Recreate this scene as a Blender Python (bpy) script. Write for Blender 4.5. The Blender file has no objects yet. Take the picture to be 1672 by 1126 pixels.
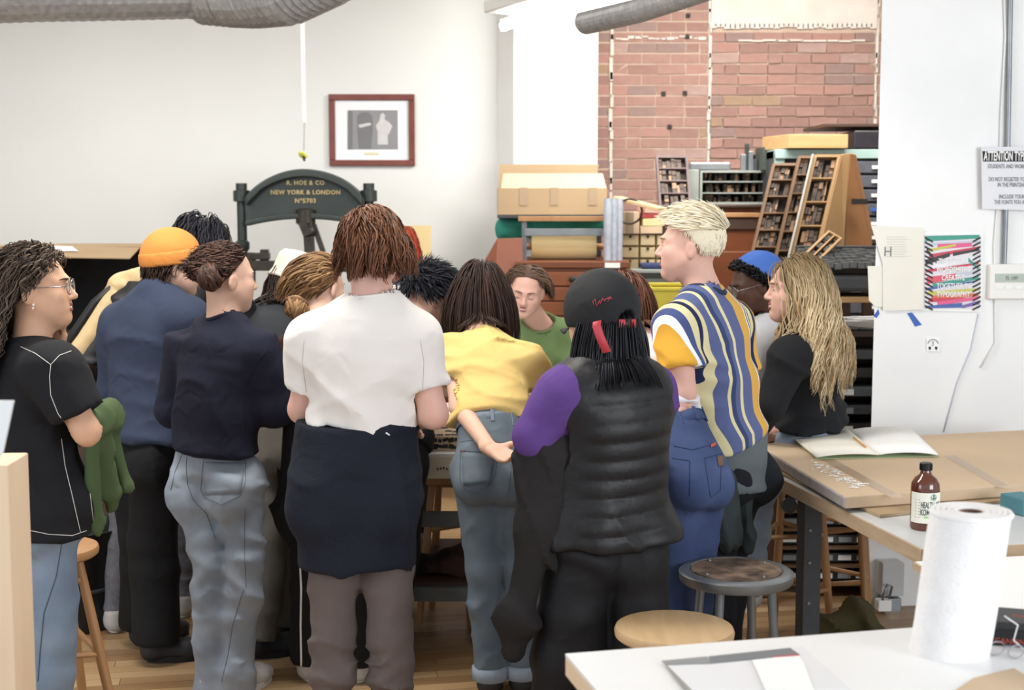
import bpy, math, random
import numpy as np
from mathutils import Vector, Matrix
from mathutils.bvhtree import BVHTree
random.seed(7); RNG = np.random.default_rng(7)
scene = bpy.context.scene
COL = scene.collection
# ------------------------------------------------------------------ camera, sky, lights, exposure
FPX = 2300.0
PITCH = math.atan(233.0 / FPX)
EYE = 1.8
cam_d = bpy.data.cameras.new('camera'); cam = bpy.data.objects.new('camera', cam_d); COL.objects.link(cam)
cam.location = (0, 0, EYE); cam.rotation_euler = (math.pi/2 - PITCH, 0, 0)
cam_d.sensor_width = 36; cam_d.lens = FPX/1672*36; cam_d.clip_end = 60; cam_d.clip_start = .05
cam_d.dof.use_dof = True; cam_d.dof.focus_distance = 4.4; cam_d.dof.aperture_fstop = 4.5
scene.camera = cam
world = bpy.data.worlds.new('daylight'); scene.world = world; world.use_nodes = True
world.node_tree.nodes['Background'].inputs[0].default_value = (.86, .93, 1, 1)
world.node_tree.nodes['Background'].inputs[1].default_value = 0.85
scene.view_settings.view_transform = 'Standard'; scene.view_settings.look = 'None'
scene.view_settings.exposure = 0.18; scene.view_settings.gamma = 1; scene.view_settings.use_curve_mapping = False
scene.cycles.max_bounces = 6; scene.cycles.diffuse_bounces = 4; scene.cycles.use_denoising = True
def area(name, loc, tgt, sx, sy, power, col):
    d = bpy.data.lights.new(name, 'AREA'); d.shape = 'RECTANGLE'; d.size = sx; d.size_y = sy; d.energy = power; d.color = col
    o = bpy.data.objects.new(name, d); COL.objects.link(o); o.location = loc
    o.rotation_euler = (Vector(tgt) - Vector(loc)).to_track_quat('-Z', 'Y').to_euler(); return o
area('window_daylight', (4.8, -1.0, 2.3), (0.6, 6.0, 1.2), 3.2, 2.4, 210, (.93, .96, 1))
area('window_daylight', (-4.6, 1.0, 2.3), (-1.5, 8.5, 1.4), 2.6, 2.2, 70, (.86, .92, 1))
area('ceiling_lamp_light', (-1.2, 4.6, 3.3), (-1.2, 4.6, 0), 2.4, .5, 85, (1, .96, .9))
area('ceiling_lamp_light', (1.4, 7.9, 3.3), (2.0, 9.6, .6), 2.4, .5, 100, (1, .96, .9))
area('ceiling_lamp_light', (-2.2, 7.4, 3.3), (-2.2, 7.6, 0), 2.4, .5, 60, (1, .96, .9))
# ------------------------------------------------------------------ helpers
def W(px, py, Y):
    u = (px-836)/FPX; v = (563-py)/FPX
    d = np.array([u, math.cos(PITCH)+v*math.sin(PITCH), -math.sin(PITCH)+v*math.cos(PITCH)])
    return np.array([0, 0, EYE]) + d*(Y/d[1])
def WZ(px, z, Y):                      # the point at height z and depth Y that stands at column px
    zc = (EYE-z)*math.sin(PITCH) + Y*math.cos(PITCH)
    return np.array([(px-836)/FPX*zc, Y, z])
def PT(t):
    return WZ(t[0], t[2], t[3]) if t[1] == 'z' else W(*t)
def lin(c):
    if isinstance(c, str):
        c = [int(c[i:i+2], 16)/255 for i in (0, 2, 4)]
    return tuple(x/12.92 if x <= .04045 else ((x+.055)/1.055)**2.4 for x in c) + (1,)
def dull(c, k=.16):
    v = [int(c[i:i+2], 16)/255 for i in (0, 2, 4)]; g = .3*v[0]+.59*v[1]+.11*v[2]; return [x*(1-k)+g*k for x in v]
def mat(name, c, c2=None, rough=.7, scale=20, amt=.5, bump=0, bscale=200, metal=0, spec=.5, sheen=0, stretch=(1,1,1), emit=None, trans=0, alpha=1, sss=0, detail=3, coords='Object', wr=0):
    if isinstance(c, str): c = dull(c)
    if isinstance(c2, str): c2 = dull(c2)
    m = bpy.data.materials.new(name); m.use_nodes = True; nt = m.node_tree; p = nt.nodes['Principled BSDF']
    p.inputs['Roughness'].default_value = rough; p.inputs['Metallic'].default_value = metal
    p.inputs['Specular IOR Level'].default_value = spec
    if sheen: p.inputs['Sheen Weight'].default_value = sheen; p.inputs['Sheen Roughness'].default_value = .5
    if trans: p.inputs['Transmission Weight'].default_value = trans
    if alpha < 1: p.inputs['Alpha'].default_value = alpha
    if sss:
        p.inputs['Subsurface Weight'].default_value = sss; p.inputs['Subsurface Radius'].default_value = (.012, .005, .003); p.inputs['Subsurface Scale'].default_value = 1
    if emit: p.inputs['Emission Color'].default_value = lin(c); p.inputs['Emission Strength'].default_value = emit
    tc = nt.nodes.new('ShaderNodeTexCoord'); mp = nt.nodes.new('ShaderNodeMapping'); nt.links.new(tc.outputs[coords], mp.inputs[0])
    mp.inputs['Scale'].default_value = stretch
    if c2:
        n = nt.nodes.new('ShaderNodeTexNoise'); n.inputs['Scale'].default_value = scale; n.inputs['Detail'].default_value = detail
        nt.links.new(mp.outputs[0], n.inputs['Vector'])
        r = nt.nodes.new('ShaderNodeValToRGB'); e = r.color_ramp.elements
        e[0].position = .5-amt*.5; e[0].color = lin(c); e[1].position = .5+amt*.5; e[1].color = lin(c2)
        nt.links.new(n.outputs['Fac'], r.inputs[0]); nt.links.new(r.outputs[0], p.inputs['Base Color'])
    else: p.inputs['Base Color'].default_value = lin(c)
    if bump:
        n = nt.nodes.new('ShaderNodeTexNoise'); n.inputs['Scale'].default_value = bscale; n.inputs['Detail'].default_value = 2
        nt.links.new(mp.outputs[0], n.inputs['Vector'])
        b = nt.nodes.new('ShaderNodeBump'); b.inputs['Strength'].default_value = bump; b.inputs['Distance'].default_value = .004
        nt.links.new(n.outputs['Fac'], b.inputs['Height']); nt.links.new(b.outputs[0], p.inputs['Normal'])
        if wr:       # small creases of the cloth
            w = nt.nodes.new('ShaderNodeTexNoise'); w.inputs['Scale'].default_value = 13; w.inputs['Detail'].default_value = 3; w.inputs['Distortion'].default_value = .8
            w.noise_type = 'RIDGED_MULTIFRACTAL' if hasattr(w, 'noise_type') else w.noise_type
            nt.links.new(mp.outputs[0], w.inputs['Vector']); b2 = nt.nodes.new('ShaderNodeBump'); b2.inputs['Strength'].default_value = wr; b2.inputs['Distance'].default_value = .012
            nt.links.new(w.outputs['Fac'], b2.inputs['Height']); nt.links.new(b.outputs[0], b2.inputs['Normal']); nt.links.new(b2.outputs[0], p.inputs['Normal'])
    m['mp'] = 1
    return m
def stripes(m, stops, axis=0, lo=-.25, hi=.25, attr='bco'):
    """constant colour bands across the garment's own sideways coordinate"""
    nt = m.node_tree; p = nt.nodes['Principled BSDF']
    a = nt.nodes.new('ShaderNodeAttribute'); a.attribute_name = attr
    s = nt.nodes.new('ShaderNodeSeparateXYZ'); nt.links.new(a.outputs['Vector'], s.inputs[0])
    r = nt.nodes.new('ShaderNodeMapRange'); r.inputs['From Min'].default_value = lo; r.inputs['From Max'].default_value = hi
    nt.links.new(s.outputs[axis], r.inputs['Value'])
    cr = nt.nodes.new('ShaderNodeValToRGB'); cr.color_ramp.interpolation = 'CONSTANT'
    el = cr.color_ramp.elements
    for i, (pos, c) in enumerate(stops):
        e = el[i] if i < 2 else el.new(pos)
        e.position = pos; e.color = lin(c)
    nt.links.new(r.outputs[0], cr.inputs[0]); nt.links.new(cr.outputs[0], p.inputs['Base Color'])
    return m
# ---- mesh builder
def rotz(a): c, s = math.cos(a), math.sin(a); return np.array([[c,-s,0],[s,c,0],[0,0,1.]])
def rotx(a): c, s = math.cos(a), math.sin(a); return np.array([[1,0,0],[0,c,-s],[0,s,c.real]])
def roty(a): c, s = math.cos(a), math.sin(a); return np.array([[c,0,s],[0,1,0],[-s,0,c]])
def unit(v): v = np.asarray(v, float); return v/(np.linalg.norm(v)+1e-12)
class MB:
    def __init__(s): s.v = []; s.f = []; s.n = 0
    def add(s, vs, fs):
        s.v.extend([tuple(map(float, q)) for q in vs]); s.f.extend([tuple(i+s.n for i in f) for f in fs]); s.n += len(vs); return s
    def box(s, c, d, R=None):
        q = np.array([[x,y,z] for x in (-.5,.5) for y in (-.5,.5) for z in (-.5,.5)])*np.array(d)
        if R is not None: q = q @ np.asarray(R).T
        return s.add(q+np.array(c), [(0,1,3,2),(4,6,7,5),(0,4,5,1),(2,3,7,6),(0,2,6,4),(1,5,7,3)])
    def beam(s, a, b, w, h=None, up=(0,0,1)):
        a = np.array(a, float); b = np.array(b, float); z = unit(b-a); u = np.array(up, float)
        if abs(z@unit(u)) > .98: u = np.array([0,1.,0])
        x = unit(np.cross(z, u)); y = np.cross(z, x)
        return s.box((a+b)/2, (w, h or w, np.linalg.norm(b-a)), np.stack([x, y, z], 1))
    def tube(s, pts, r, n=8, cap=True, closed=False):
        pts = np.array(pts, float); m = len(pts); rr = np.broadcast_to(np.asarray(r, float), (m,))
        t = np.gradient(pts, axis=0) if not closed else np.roll(pts,-1,0)-np.roll(pts,1,0)
        t /= np.linalg.norm(t, axis=1)[:,None]+1e-12
        u = np.cross(t[0], [0,0,1.]); u = u if np.linalg.norm(u) > .1 else np.cross(t[0], [0,1.,0]); u = unit(u)
        V = []
        for i in range(m):
            u = unit(u - t[i]*(u@t[i])); w = np.cross(t[i], u)
            for k in range(n):
                a = 2*math.pi*k/n; V.append(pts[i] + rr[i]*(math.cos(a)*u + math.sin(a)*w))
        F = [(i*n+k, i*n+(k+1)%n, (i+1)*n+(k+1)%n, (i+1)*n+k) for i in range(m-1) for k in range(n)]
        if closed: F += [((m-1)*n+k, (m-1)*n+(k+1)%n, (k+1)%n, k) for k in range(n)]
        elif cap: F += [tuple(range(n))[::-1], tuple((m-1)*n+k for k in range(n))]
        return s.add(V, F)
    def lathe(s, prof, c=(0,0,0), R=None, n=32):
        V = []; R = np.eye(3) if R is None else R
        for (r, z) in prof:
            for k in range(n):
                a = 2*math.pi*k/n; V.append(R @ np.array([r*math.cos(a), r*math.sin(a), z]) + np.array(c))
        m = len(prof); F = [(i*n+k, i*n+(k+1)%n, (i+1)*n+(k+1)%n, (i+1)*n+k) for i in range(m-1) for k in range(n)]
        if prof[0][0] > 1e-5: F.append(tuple(range(n))[::-1])
        if prof[-1][0] > 1e-5: F.append(tuple((m-1)*n+k for k in range(n)))
        return s.add(V, F)
    def prism(s, poly, o, x, y, t):
        """polygon in the plane (o; x, y), thickness vector t"""
        o, x, y, t = (np.array(q, float) for q in (o, x, y, t)); n = len(poly)
        V = [o+p[0]*x+p[1]*y for p in poly]; V += [q+t for q in V]
        return s.add(V, [tuple(range(n))[::-1], tuple(range(n, 2*n))] + [(i, (i+1)%n, n+(i+1)%n, n+i) for i in range(n)])
    def ball(s, c, r, R=None, n=16, m=10):
        r = np.broadcast_to(np.asarray(r, float), (3,)); R = np.eye(3) if R is None else R; V = []
        for i in range(m+1):
            th = math.pi*i/m
            for k in range(n):
                a = 2*math.pi*k/n; V.append(R@(r*np.array([math.sin(th)*math.cos(a), math.sin(th)*math.sin(a), math.cos(th)]))+np.array(c))
        return s.add(V, [(i*n+k, (i+1)*n+k, (i+1)*n+(k+1)%n, i*n+(k+1)%n) for i in range(m) for k in range(n)])
    def grid(s, fn, nu, nv, thick=None):
        V = [fn(i/(nu-1), j/(nv-1)) for j in range(nv) for i in range(nu)]
        F = [(j*nu+i, j*nu+i+1, (j+1)*nu+i+1, (j+1)*nu+i) for j in range(nv-1) for i in range(nu-1)]
        return s.add(V, F)
def np_mesh(name, V, F, smooth=True):
    V = np.asarray(V, np.float32); F = np.asarray(F, np.int32); me = bpy.data.meshes.new(name); k = F.shape[1]
    me.vertices.add(len(V)); me.vertices.foreach_set('co', V.ravel())
    me.loops.add(F.size); me.loops.foreach_set('vertex_index', F.ravel())
    me.polygons.add(len(F)); me.polygons.foreach_set('loop_start', np.arange(len(F), dtype=np.int32)*k)
    me.update(calc_edges=True)
    if smooth: me.shade_smooth()
    return me
def link(name, me, m, parent=None, loc=None, bevel=0, kind=None, label=None):
    o = bpy.data.objects.new(name, me); COL.objects.link(o)
    if parent is not None: o.parent = parent
    if loc is not None: o.location = loc
    if m is not None and len(me.materials) == 0: me.materials.append(m)
    if bevel:
        b = o.modifiers.new('bevel', 'BEVEL'); b.width = bevel; b.segments = 2; b.limit_method = 'ANGLE'
    if kind: o['kind'] = kind
    if label: o['label'] = label
    return o
def wloc(o):
    p = np.zeros(3)
    while o is not None: p = p + np.array(o.location); o = o.parent
    return p
def build(mb, name, m, parent=None, smooth=False, bevel=0, kind=None, label=None, loc=None, clean=False):
    """link one mesh; its world coordinates are shifted to the parent's or its own origin"""
    V = np.array(mb.v)
    off = wloc(parent) if parent is not None else (np.array(loc) if loc is not None else np.array([V[:,0].mean(), V[:,1].mean(), V[:,2].min()]))
    me = bpy.data.meshes.new(name); me.from_pydata([tuple(q) for q in V-off], [], mb.f)
    if clean: me.validate()
    if smooth:
        me.shade_smooth()
        if smooth != 'full': me.set_sharp_from_angle(angle=math.radians(40))
    return link(name, me, m, parent, None if parent is not None else off, bevel, kind, label)
def tag(o, label, cat, group=None, kind=None):
    o['label'] = label; o['category'] = cat
    if group: o['group'] = group
    if kind: o['kind'] = kind
    return o
def thing(name, label, cat, loc, group=None):
    o = bpy.data.objects.new(name, None); COL.objects.link(o); o.location = loc; o.empty_display_size = .1
    return tag(o, label, cat, group)
def text_mesh(txt, size, extrude=.001, align='CENTER', spacing=1.0, sx=1.0, bold=0):
    cu = bpy.data.curves.new('t', 'FONT'); cu.body = txt; cu.size = size; cu.extrude = extrude; cu.align_x = align; cu.space_character = spacing; cu.offset = bold; cu.resolution_u = 3
    o = bpy.data.objects.new('t', cu); COL.objects.link(o); bpy.context.view_layer.update()
    me = bpy.data.meshes.new_from_object(o.evaluated_get(bpy.context.evaluated_depsgraph_get())); bpy.data.objects.remove(o)
    n = len(me.vertices); V = np.zeros(n*3); me.vertices.foreach_get('co', V); V = V.reshape(-1, 3); V[:,0] *= sx
    return V, [tuple(p.vertices) for p in me.polygons]
def put_text(mb, txt, size, o, x, y, **k):
    V, F = text_mesh(txt, size, **k); x = unit(x); y = unit(y); z = np.cross(x, y)
    mb.add(V@np.stack([x, y, z]) + np.array(o), F)
def wlabel(o): return o
# ------------------------------------------------------------------ organic modelling: distance fields and surface nets
def smin(a, b, k):
    if k <= 0: return np.minimum(a, b)
    h = np.maximum(k-np.abs(a-b), 0)/k
    return np.minimum(a, b) - h*h*k*.25
def cone_d(x, y, z, a, b, ra, rb, flat=1., n=None):
    a = np.asarray(a, float); b = np.asarray(b, float)
    if flat != 1:
        n = unit(n); g = flat-1
        t = (x-a[0])*n[0]+(y-a[1])*n[1]+(z-a[2])*n[2]
        x = x+t*n[0]*g; y = y+t*n[1]*g; z = z+t*n[2]*g
        b = b+n*((b-a)@n)*g
    d = b-a; L = d@d+1e-9
    px = x-a[0]; py = y-a[1]; pz = z-a[2]
    h = np.clip((px*d[0]+py*d[1]+pz*d[2])/L, 0, 1)
    return (np.sqrt((px-h*d[0])**2+(py-h*d[1])**2+(pz-h*d[2])**2) - (ra+(rb-ra)*h))/(flat**.5)
class Fld:
    def __init__(s, lo, hi, h, fine=()):
        s.ax = []
        for i in range(3):
            pts = [lo[i]]
            while pts[-1] < hi[i]:
                p = pts[-1]; st = h
                for (fl, fh, fs) in fine:
                    if fl[i]-h < p < fh[i]: st = min(st, fs)
                pts.append(p+st)
            s.ax.append(np.array(pts, np.float32))
        s.late = []; s.shape = tuple(len(a) for a in s.ax); s.d = np.full(s.shape, .2, np.float32)
    def sl(s, lo, hi):
        r = []
        for i in range(3):
            a = np.searchsorted(s.ax[i], lo[i]); b = np.searchsorted(s.ax[i], hi[i])
            if b <= a: return None
            r.append(slice(a, b))
        return tuple(r)
    def xyz(s, r):
        return s.ax[0][r[0]][:,None,None], s.ax[1][r[1]][None,:,None], s.ax[2][r[2]][None,None,:]
    def cone(s, a, b, ra, rb=None, flat=1., n=None, k=.02, cuts=(), carve=False, margin=.035):
        rb = ra if rb is None else rb; R = max(ra, rb)+k+margin
        lo = np.minimum(a, b)-R; hi = np.maximum(a, b)+R; r = s.sl(lo, hi)
        if r is None: return
        x, y, z = s.xyz(r); d = cone_d(x, y, z, a, b, ra, rb, flat, n)
        for (p, nn) in cuts: d = np.maximum(d, (x-p[0])*nn[0]+(y-p[1])*nn[1]+(z-p[2])*nn[2])
        s.d[r] = np.maximum(s.d[r], -d) if carve else smin(s.d[r], d, k)
    def ell(s, c, rad, R=np.eye(3), k=.01, carve=False, cutfn=None):
        rad = np.asarray(rad, float); m = rad.max()+k+.03; r = s.sl(np.array(c)-m, np.array(c)+m)
        if r is None: return
        x, y, z = s.xyz(r); x = x-c[0]; y = y-c[1]; z = z-c[2]
        q = [R[0,i]*x+R[1,i]*y+R[2,i]*z for i in range(3)]
        k0 = np.sqrt(sum((q[i]/rad[i])**2 for i in range(3)))+1e-9; k1 = np.sqrt(sum((q[i]/rad[i]**2)**2 for i in range(3)))+1e-9
        d = k0*(k0-1)/k1
        if cutfn is not None: d = np.maximum(d, cutfn(q[0]/k0/rad[0], q[1]/k0/rad[1], q[2]/k0/rad[2], q))
        s.d[r] = (-smin(-s.d[r], d, k)) if carve else smin(s.d[r], d, k)
    def plane(s, p, n):
        x, y, z = s.xyz((slice(None),)*3); s.d = np.maximum(s.d, ((x-p[0])*n[0]+(y-p[1])*n[1]+(z-p[2])*n[2]).astype(np.float32))
    def displace(s, fn, band=.05):
        idx = np.nonzero(np.abs(s.d) < band)
        P = np.stack([s.ax[i][idx[i]] for i in range(3)], 1); s.d[idx] += fn(P)
    def mesh(s):
        d = s.d; ins = d < 0
        c = ins[:-1,:-1,:-1].astype(np.int8)
        cnt = np.zeros(c.shape, np.int8)
        for i in (0,1):
            for j in (0,1):
                for k in (0,1): cnt += ins[i:i+c.shape[0], j:j+c.shape[1], k:k+c.shape[2]]
        act = np.nonzero((cnt > 0) & (cnt < 8)); N = len(act[0])
        ids = np.full(c.shape, -1, np.int32); ids[act] = np.arange(N)
        corn = {}
        for i in (0,1):
            for j in (0,1):
                for k in (0,1): corn[(i,j,k)] = d[act[0]+i, act[1]+j, act[2]+k]
        acc = np.zeros((N, 3), np.float32); n = np.zeros(N, np.float32)
        for a in corn:
            for ax in range(3):
                if a[ax] == 0:
                    b = list(a); b[ax] = 1; va, vb = corn[a], corn[tuple(b)]
                    m = (va < 0) != (vb < 0); t = np.where(m, va/np.where(m, va-vb, 1), 0)
                    p = np.zeros((N,3), np.float32); p[:] = a; p[:,ax] = t
                    acc += p*m[:,None]; n += m
        fr = acc/np.maximum(n,1)[:,None]
        V = np.stack([s.ax[i][act[i]]*(1-fr[:,i]) + s.ax[i][act[i]+1]*fr[:,i] for i in range(3)], 1)
        Q = []
        for ax in range(3):
            A = [slice(1,-1)]*3; B = [slice(1,-1)]*3; A[ax] = slice(0,-1); B[ax] = slice(1,None)
            ia = ins[tuple(A)]; ib = ins[tuple(B)]; e = np.nonzero(ia != ib)
            if len(e[0]) == 0: continue
            base = [e[i]+(1 if i != ax else 0) for i in range(3)]
            o1, o2 = [(1,2),(2,0),(0,1)][ax]
            def cid(a, b):
                q = list(base); q[o1] = q[o1]-a; q[o2] = q[o2]-b; return ids[tuple(q)]
            q = np.stack([cid(1,1), cid(0,1), cid(0,0), cid(1,0)], 1)
            fl = ~ia[e]; q[fl] = q[fl][:, ::-1]; Q.append(q)
        Q = np.concatenate(Q); Q = Q[(Q >= 0).all(1)]
        # one light relaxation of the vertices
        e = np.concatenate([Q[:,[0,1]], Q[:,[1,2]], Q[:,[2,3]], Q[:,[3,0]]]); S = np.zeros((N,3)); C = np.zeros(N)
        np.add.at(S, e[:,0], V[e[:,1]]); np.add.at(C, e[:,0], 1); g = C > 0
        V = V.astype(float); V[g] = V[g]*.6 + .4*S[g]/C[g][:,None]
        return V, Q
_TAB = np.random.default_rng(99).uniform(-1, 1, (32,32,32)).astype(np.float32)
def vnoise(q):
    i = np.floor(q).astype(int); f = q-i; f = f*f*(3-2*f); i &= 31; j = (i+1) & 31
    x0, y0, z0 = i.T; x1, y1, z1 = j.T; fx, fy, fz = f.T; T = _TAB
    a = T[x0,y0,z0]*(1-fx)+T[x1,y0,z0]*fx; b = T[x0,y1,z0]*(1-fx)+T[x1,y1,z0]*fx
    c = T[x0,y0,z1]*(1-fx)+T[x1,y0,z1]*fx; d = T[x0,y1,z1]*(1-fx)+T[x1,y1,z1]*fx
    return (a*(1-fy)+b*fy)*(1-fz)+(c*(1-fy)+d*fy)*fz
def folds(specs, seed=0):
    """cloth folds: (direction across the fold, wavelength, amplitude, warp): irregular long ridges, summed"""
    rr = np.random.default_rng(seed)
    def fn(P):
        o = np.zeros(len(P))
        for (dr, wl, amp, warp) in specs:
            dr = unit(dr); u = unit(np.cross(dr, [.3,.9,.2])); w = np.cross(dr, u); of = rr.uniform(0, 20, 3)
            bend = vnoise(P/(wl*2.6)+of[::-1])*warp*.9
            q = np.stack([(P@dr)/wl*1.15+bend+of[0], (P@u)/(wl*2.7)+of[1], (P@w)/(wl*2.7)+of[2]], 1)
            n = vnoise(q); m = np.clip(.65+.9*vnoise(P/(wl*3.5)+of+7), 0, 1.2)
            o += amp*(1.5*np.abs(n)**.8-.45)*m*3.4
        return np.clip(o, -.03, .009)
    return fn
# ------------------------------------------------------------------ people
EYEW = mat('eye_white', 'e9e4df', rough=.25); IRIS = mat('iris', '3a2415', rough=.2); LIP = {}
def skin_mat(name, c, c2): return mat(name, c, c2, rough=.55, scale=14, amt=.9, bump=.12, bscale=260, spec=.35, sss=.12)
SKIN = skin_mat('skin_light', 'd9a78d', 'e3b49b'); SKIN_W = skin_mat('skin_warm', 'd29a76', 'dca886'); SKIN_P = skin_mat('skin_pink', 'dba18c', 'e6b3a0'); SKIN_D = skin_mat('skin_dark', '4a2c20', '5a3828')
SKIN_T = skin_mat('skin_tan', 'c08a66', 'cc9874')
LIPM = mat('lips', 'a8524a', rough=.45); LIPD = mat('lips_dark', '6a3d38', rough=.45)
def frame(yaw, pitch=0, roll=0):
    """columns right, front, up; yaw 0 looks away from the camera, 90 to the right; pitch up positive"""
    a = math.radians(-yaw); return rotz(a) @ rotx(math.radians(pitch)) @ roty(math.radians(roll))
class Person:
    def __init__(s, label, yaw, J, head, build_=1., skin=SKIN, h=.011, hs=1., group=None, bust=0):
        s.J = {k: PT(v) for k, v in J.items()}; J = s.J; s.b = build_; s.skin = skin; s.h = h; s.yaw = yaw; s.hs = hs; s.bust = bust
        s.HF = frame(*head); s.HC = J['head']
        F = frame(yaw); s.fr = F[:,1]
        s.lat = unit(J['sb']-J['sa']); s.up = unit(J['nk']-J['pe'])
        s.front = np.cross(s.up, s.lat); s.front = unit(s.front)
        if s.front@s.fr < 0: s.front = -s.front
        s.latp = unit(J['hb']-J['ha'])
        base = np.array([J['pe'][0], J['pe'][1], 0]) if 'base' not in J else J['base']
        s.root = thing('person', label, 'person', tuple(base), group); s.base = base
        allp = np.array([v for v in J.values()])
        s.lo = allp.min(0)-.24; s.hi = allp.max(0)+.24; s.lo[2] = max(s.lo[2], -.02)
    def bco(s, me, V):
        P = V - s.J['pe']; la = unit(s.lat-s.up*(s.lat@s.up)); A = np.stack([P@la, P@s.front, P@s.up], 1).astype(np.float32)
        a = me.attributes.new('bco', 'FLOAT_VECTOR', 'POINT'); a.data.foreach_set('vector', A.ravel())
    def emit(s, fld, name, m, label=None, parent=None, kind=None):
        V, Q = fld.mesh(); me = np_mesh(name, V-s.base, Q); s.bco(me, V)
        return link(name, me, m, parent or s.root, label=label, kind=kind)
    def emit_mb(s, mb, name, m, label=None, smooth='full', parent=None): return build(mb, name, m, parent or s.root, smooth=smooth, label=label)
    def torso(s, F, g=0., k=.03, cuts=(), wide=1., only=None, hipg=0., boxy=0., belly=0):
        J = s.J; b = s.b; n = s.front; N = J['nk']; P = J['pe']; W_ = P+(N-P)*.36; C = P+(N-P)*.70
        sa = J['sa']+(J['sb']-J['sa'])*.06; sb = J['sb']+(J['sa']-J['sb'])*.06
        F.cone(J['ha'], J['hb'], .092*b+g+hipg, None, 1.05, n, k=k, cuts=cuts)
        F.cone(P, W_, .135*b+g+hipg, .118*b+g+boxy, 1.35, n, k=k, cuts=cuts)
        F.cone(W_, C, .118*b+g+boxy, .140*b+g+boxy*.6, 1.38, n, k=k, cuts=cuts)
        F.cone(C, N-s.up*.07, .140*b+g+boxy*.4, .085*b+g, 1.38, n, k=k, cuts=cuts)
        F.cone(sa, sb, .055*b+g, None, 1., n, k=k, cuts=cuts)
        for q in (sa, sb):
            F.cone(N+s.up*.0, q, .045*b+g*.8, .05*b+g, k=k, cuts=cuts)
            F.cone((q+C)/2 + (q-C)*.15, C, .075*b+g, .09*b+g, 1.1, n, k=k, cuts=cuts)
        if s.bust:
            for sg in (-1, 1): F.cone(C+s.lat*sg*.07+n*.055, C+s.lat*sg*.07+n*.06, .055*s.bust+g, k=.03, cuts=cuts)
    def glutes(s, F, g=0., cuts=(), k=.03):
        for q in ('ha', 'hb'):
            c = s.J[q]-s.front*.042*s.b-s.up*.045; F.cone(c, c-s.up*.02, .085*s.b+g, k=k, cuts=cuts)
    def leg(s, F, q, g=0., rk=None, ra=None, cut=None, k=.03, rt=None, cuts=()):
        J = s.J; H, K, A = J['h'+q], J['k'+q], J['a'+q]; b = s.b
        rt = rt or .082*b+g; rk = rk or .054*b+g; ra = ra or .036*b+g
        H2 = H-(H-K)*.08
        F.cone(H2, K, rt, rk, k=k, cuts=cuts)
        d = unit(A-K); cc = [((A+d*cut), d)] if cut is not None else []
        calf = K+(A-K)*.3
        F.cone(K, calf, rk, max(rk*.98, .052*b+g*.9), k=k); F.cone(calf, A+(d*.1 if cut is not None else 0), max(rk*.98, .052*b+g*.9), ra, k=k, cuts=cc)
    def arm(s, F, q, g=0., end=None, upto=1., rel=None, rw=None, k=.02, carve_end=True, re=None):
        """upto 0..1 upper arm, 1..2 forearm"""
        J = s.J; S, E, Wr = J['s'+q], J['e'+q], J['w'+q]; b = s.b
        ru = .050*b+g; re = re or .040*b+g; rw = rw or .027*b+g
        if upto <= 1:
            p = S+(E-S)*upto; d = unit(E-S); F.cone(S, p+d*.05, ru, ru+(re-ru)*upto+ .004, k=k, cuts=[(p, d)])
            if carve_end and g > 0: F.late.append((p-d*.035, p+d*.1, (.050*b+(.040-.050)*b*upto)+.004, p, d))
        else:
            F.cone(S, E, ru, re, k=k); t = upto-1; p = E+(Wr-E)*t; d = unit(Wr-E)
            F.cone(E, p+d*.03, re, re+(rw-re)*t, k=k, cuts=[(p, d)])
    def hand(s, F, q, det=True, curl=.5, spread=.012, palm=None, thumb=1):
        J = s.J; Wr = J['w'+q]; E = J['e'+q]; Hd = J.get('f'+q); b = s.hs
        d = unit((Hd-Wr) if Hd is not None else (Wr-E))
        n = np.array(palm, float) if palm is not None else -s.front; n = unit(n-d*(n@d)); sd = np.cross(d, n)
        K0 = Wr+d*.085*b
        F.cone(Wr-d*.02, Wr+d*.02, .026*b, .027*b, 1.25, n, k=.01)
        for i, o in enumerate((-1.5, -.5, .5, 1.5)):
            kn = K0+sd*o*.0195*b - d*abs(o-.3)*.005
            F.cone(Wr+d*.015+sd*o*.010, kn, .0135*b, .0118*b, 1., n, k=.012)
            if det:
                L = [.066, .078, .073, .058][i]*b; p = kn; dd = d+sd*o*.06*spread/.012
                for j, fr in enumerate((.42, .33, .25)):
                    ang = curl*(.35+.55*j); v = unit(dd*math.cos(ang)+n*math.sin(ang)); q2 = p+v*L*fr*1.15
                    F.cone(p, q2, (.0092-.0011*j)*b, (.0084-.0011*j)*b, k=.003, margin=.01); p = q2
        if det:
            sg = -1 if thumb > 0 else 1
            t0 = Wr+d*.02+sd*sg*.022*b; t1 = t0+unit(d*.7+sd*sg*.75+n*.35)*.042*b; t2 = t1+unit(d*.9+sd*sg*.3+n*.5)*.032*b; t3 = t2+unit(d+n*.4)*.022*b
            F.cone(t0, t1, .014*b, .0115*b, k=.012); F.cone(t1, t2, .011*b, .0095*b, k=.005); F.cone(t2, t3, .0095*b, .008*b, k=.004)
    def hp(s, x, y, z): return s.HC + s.HF@(np.array([x, y, z])*s.hs)
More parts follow.
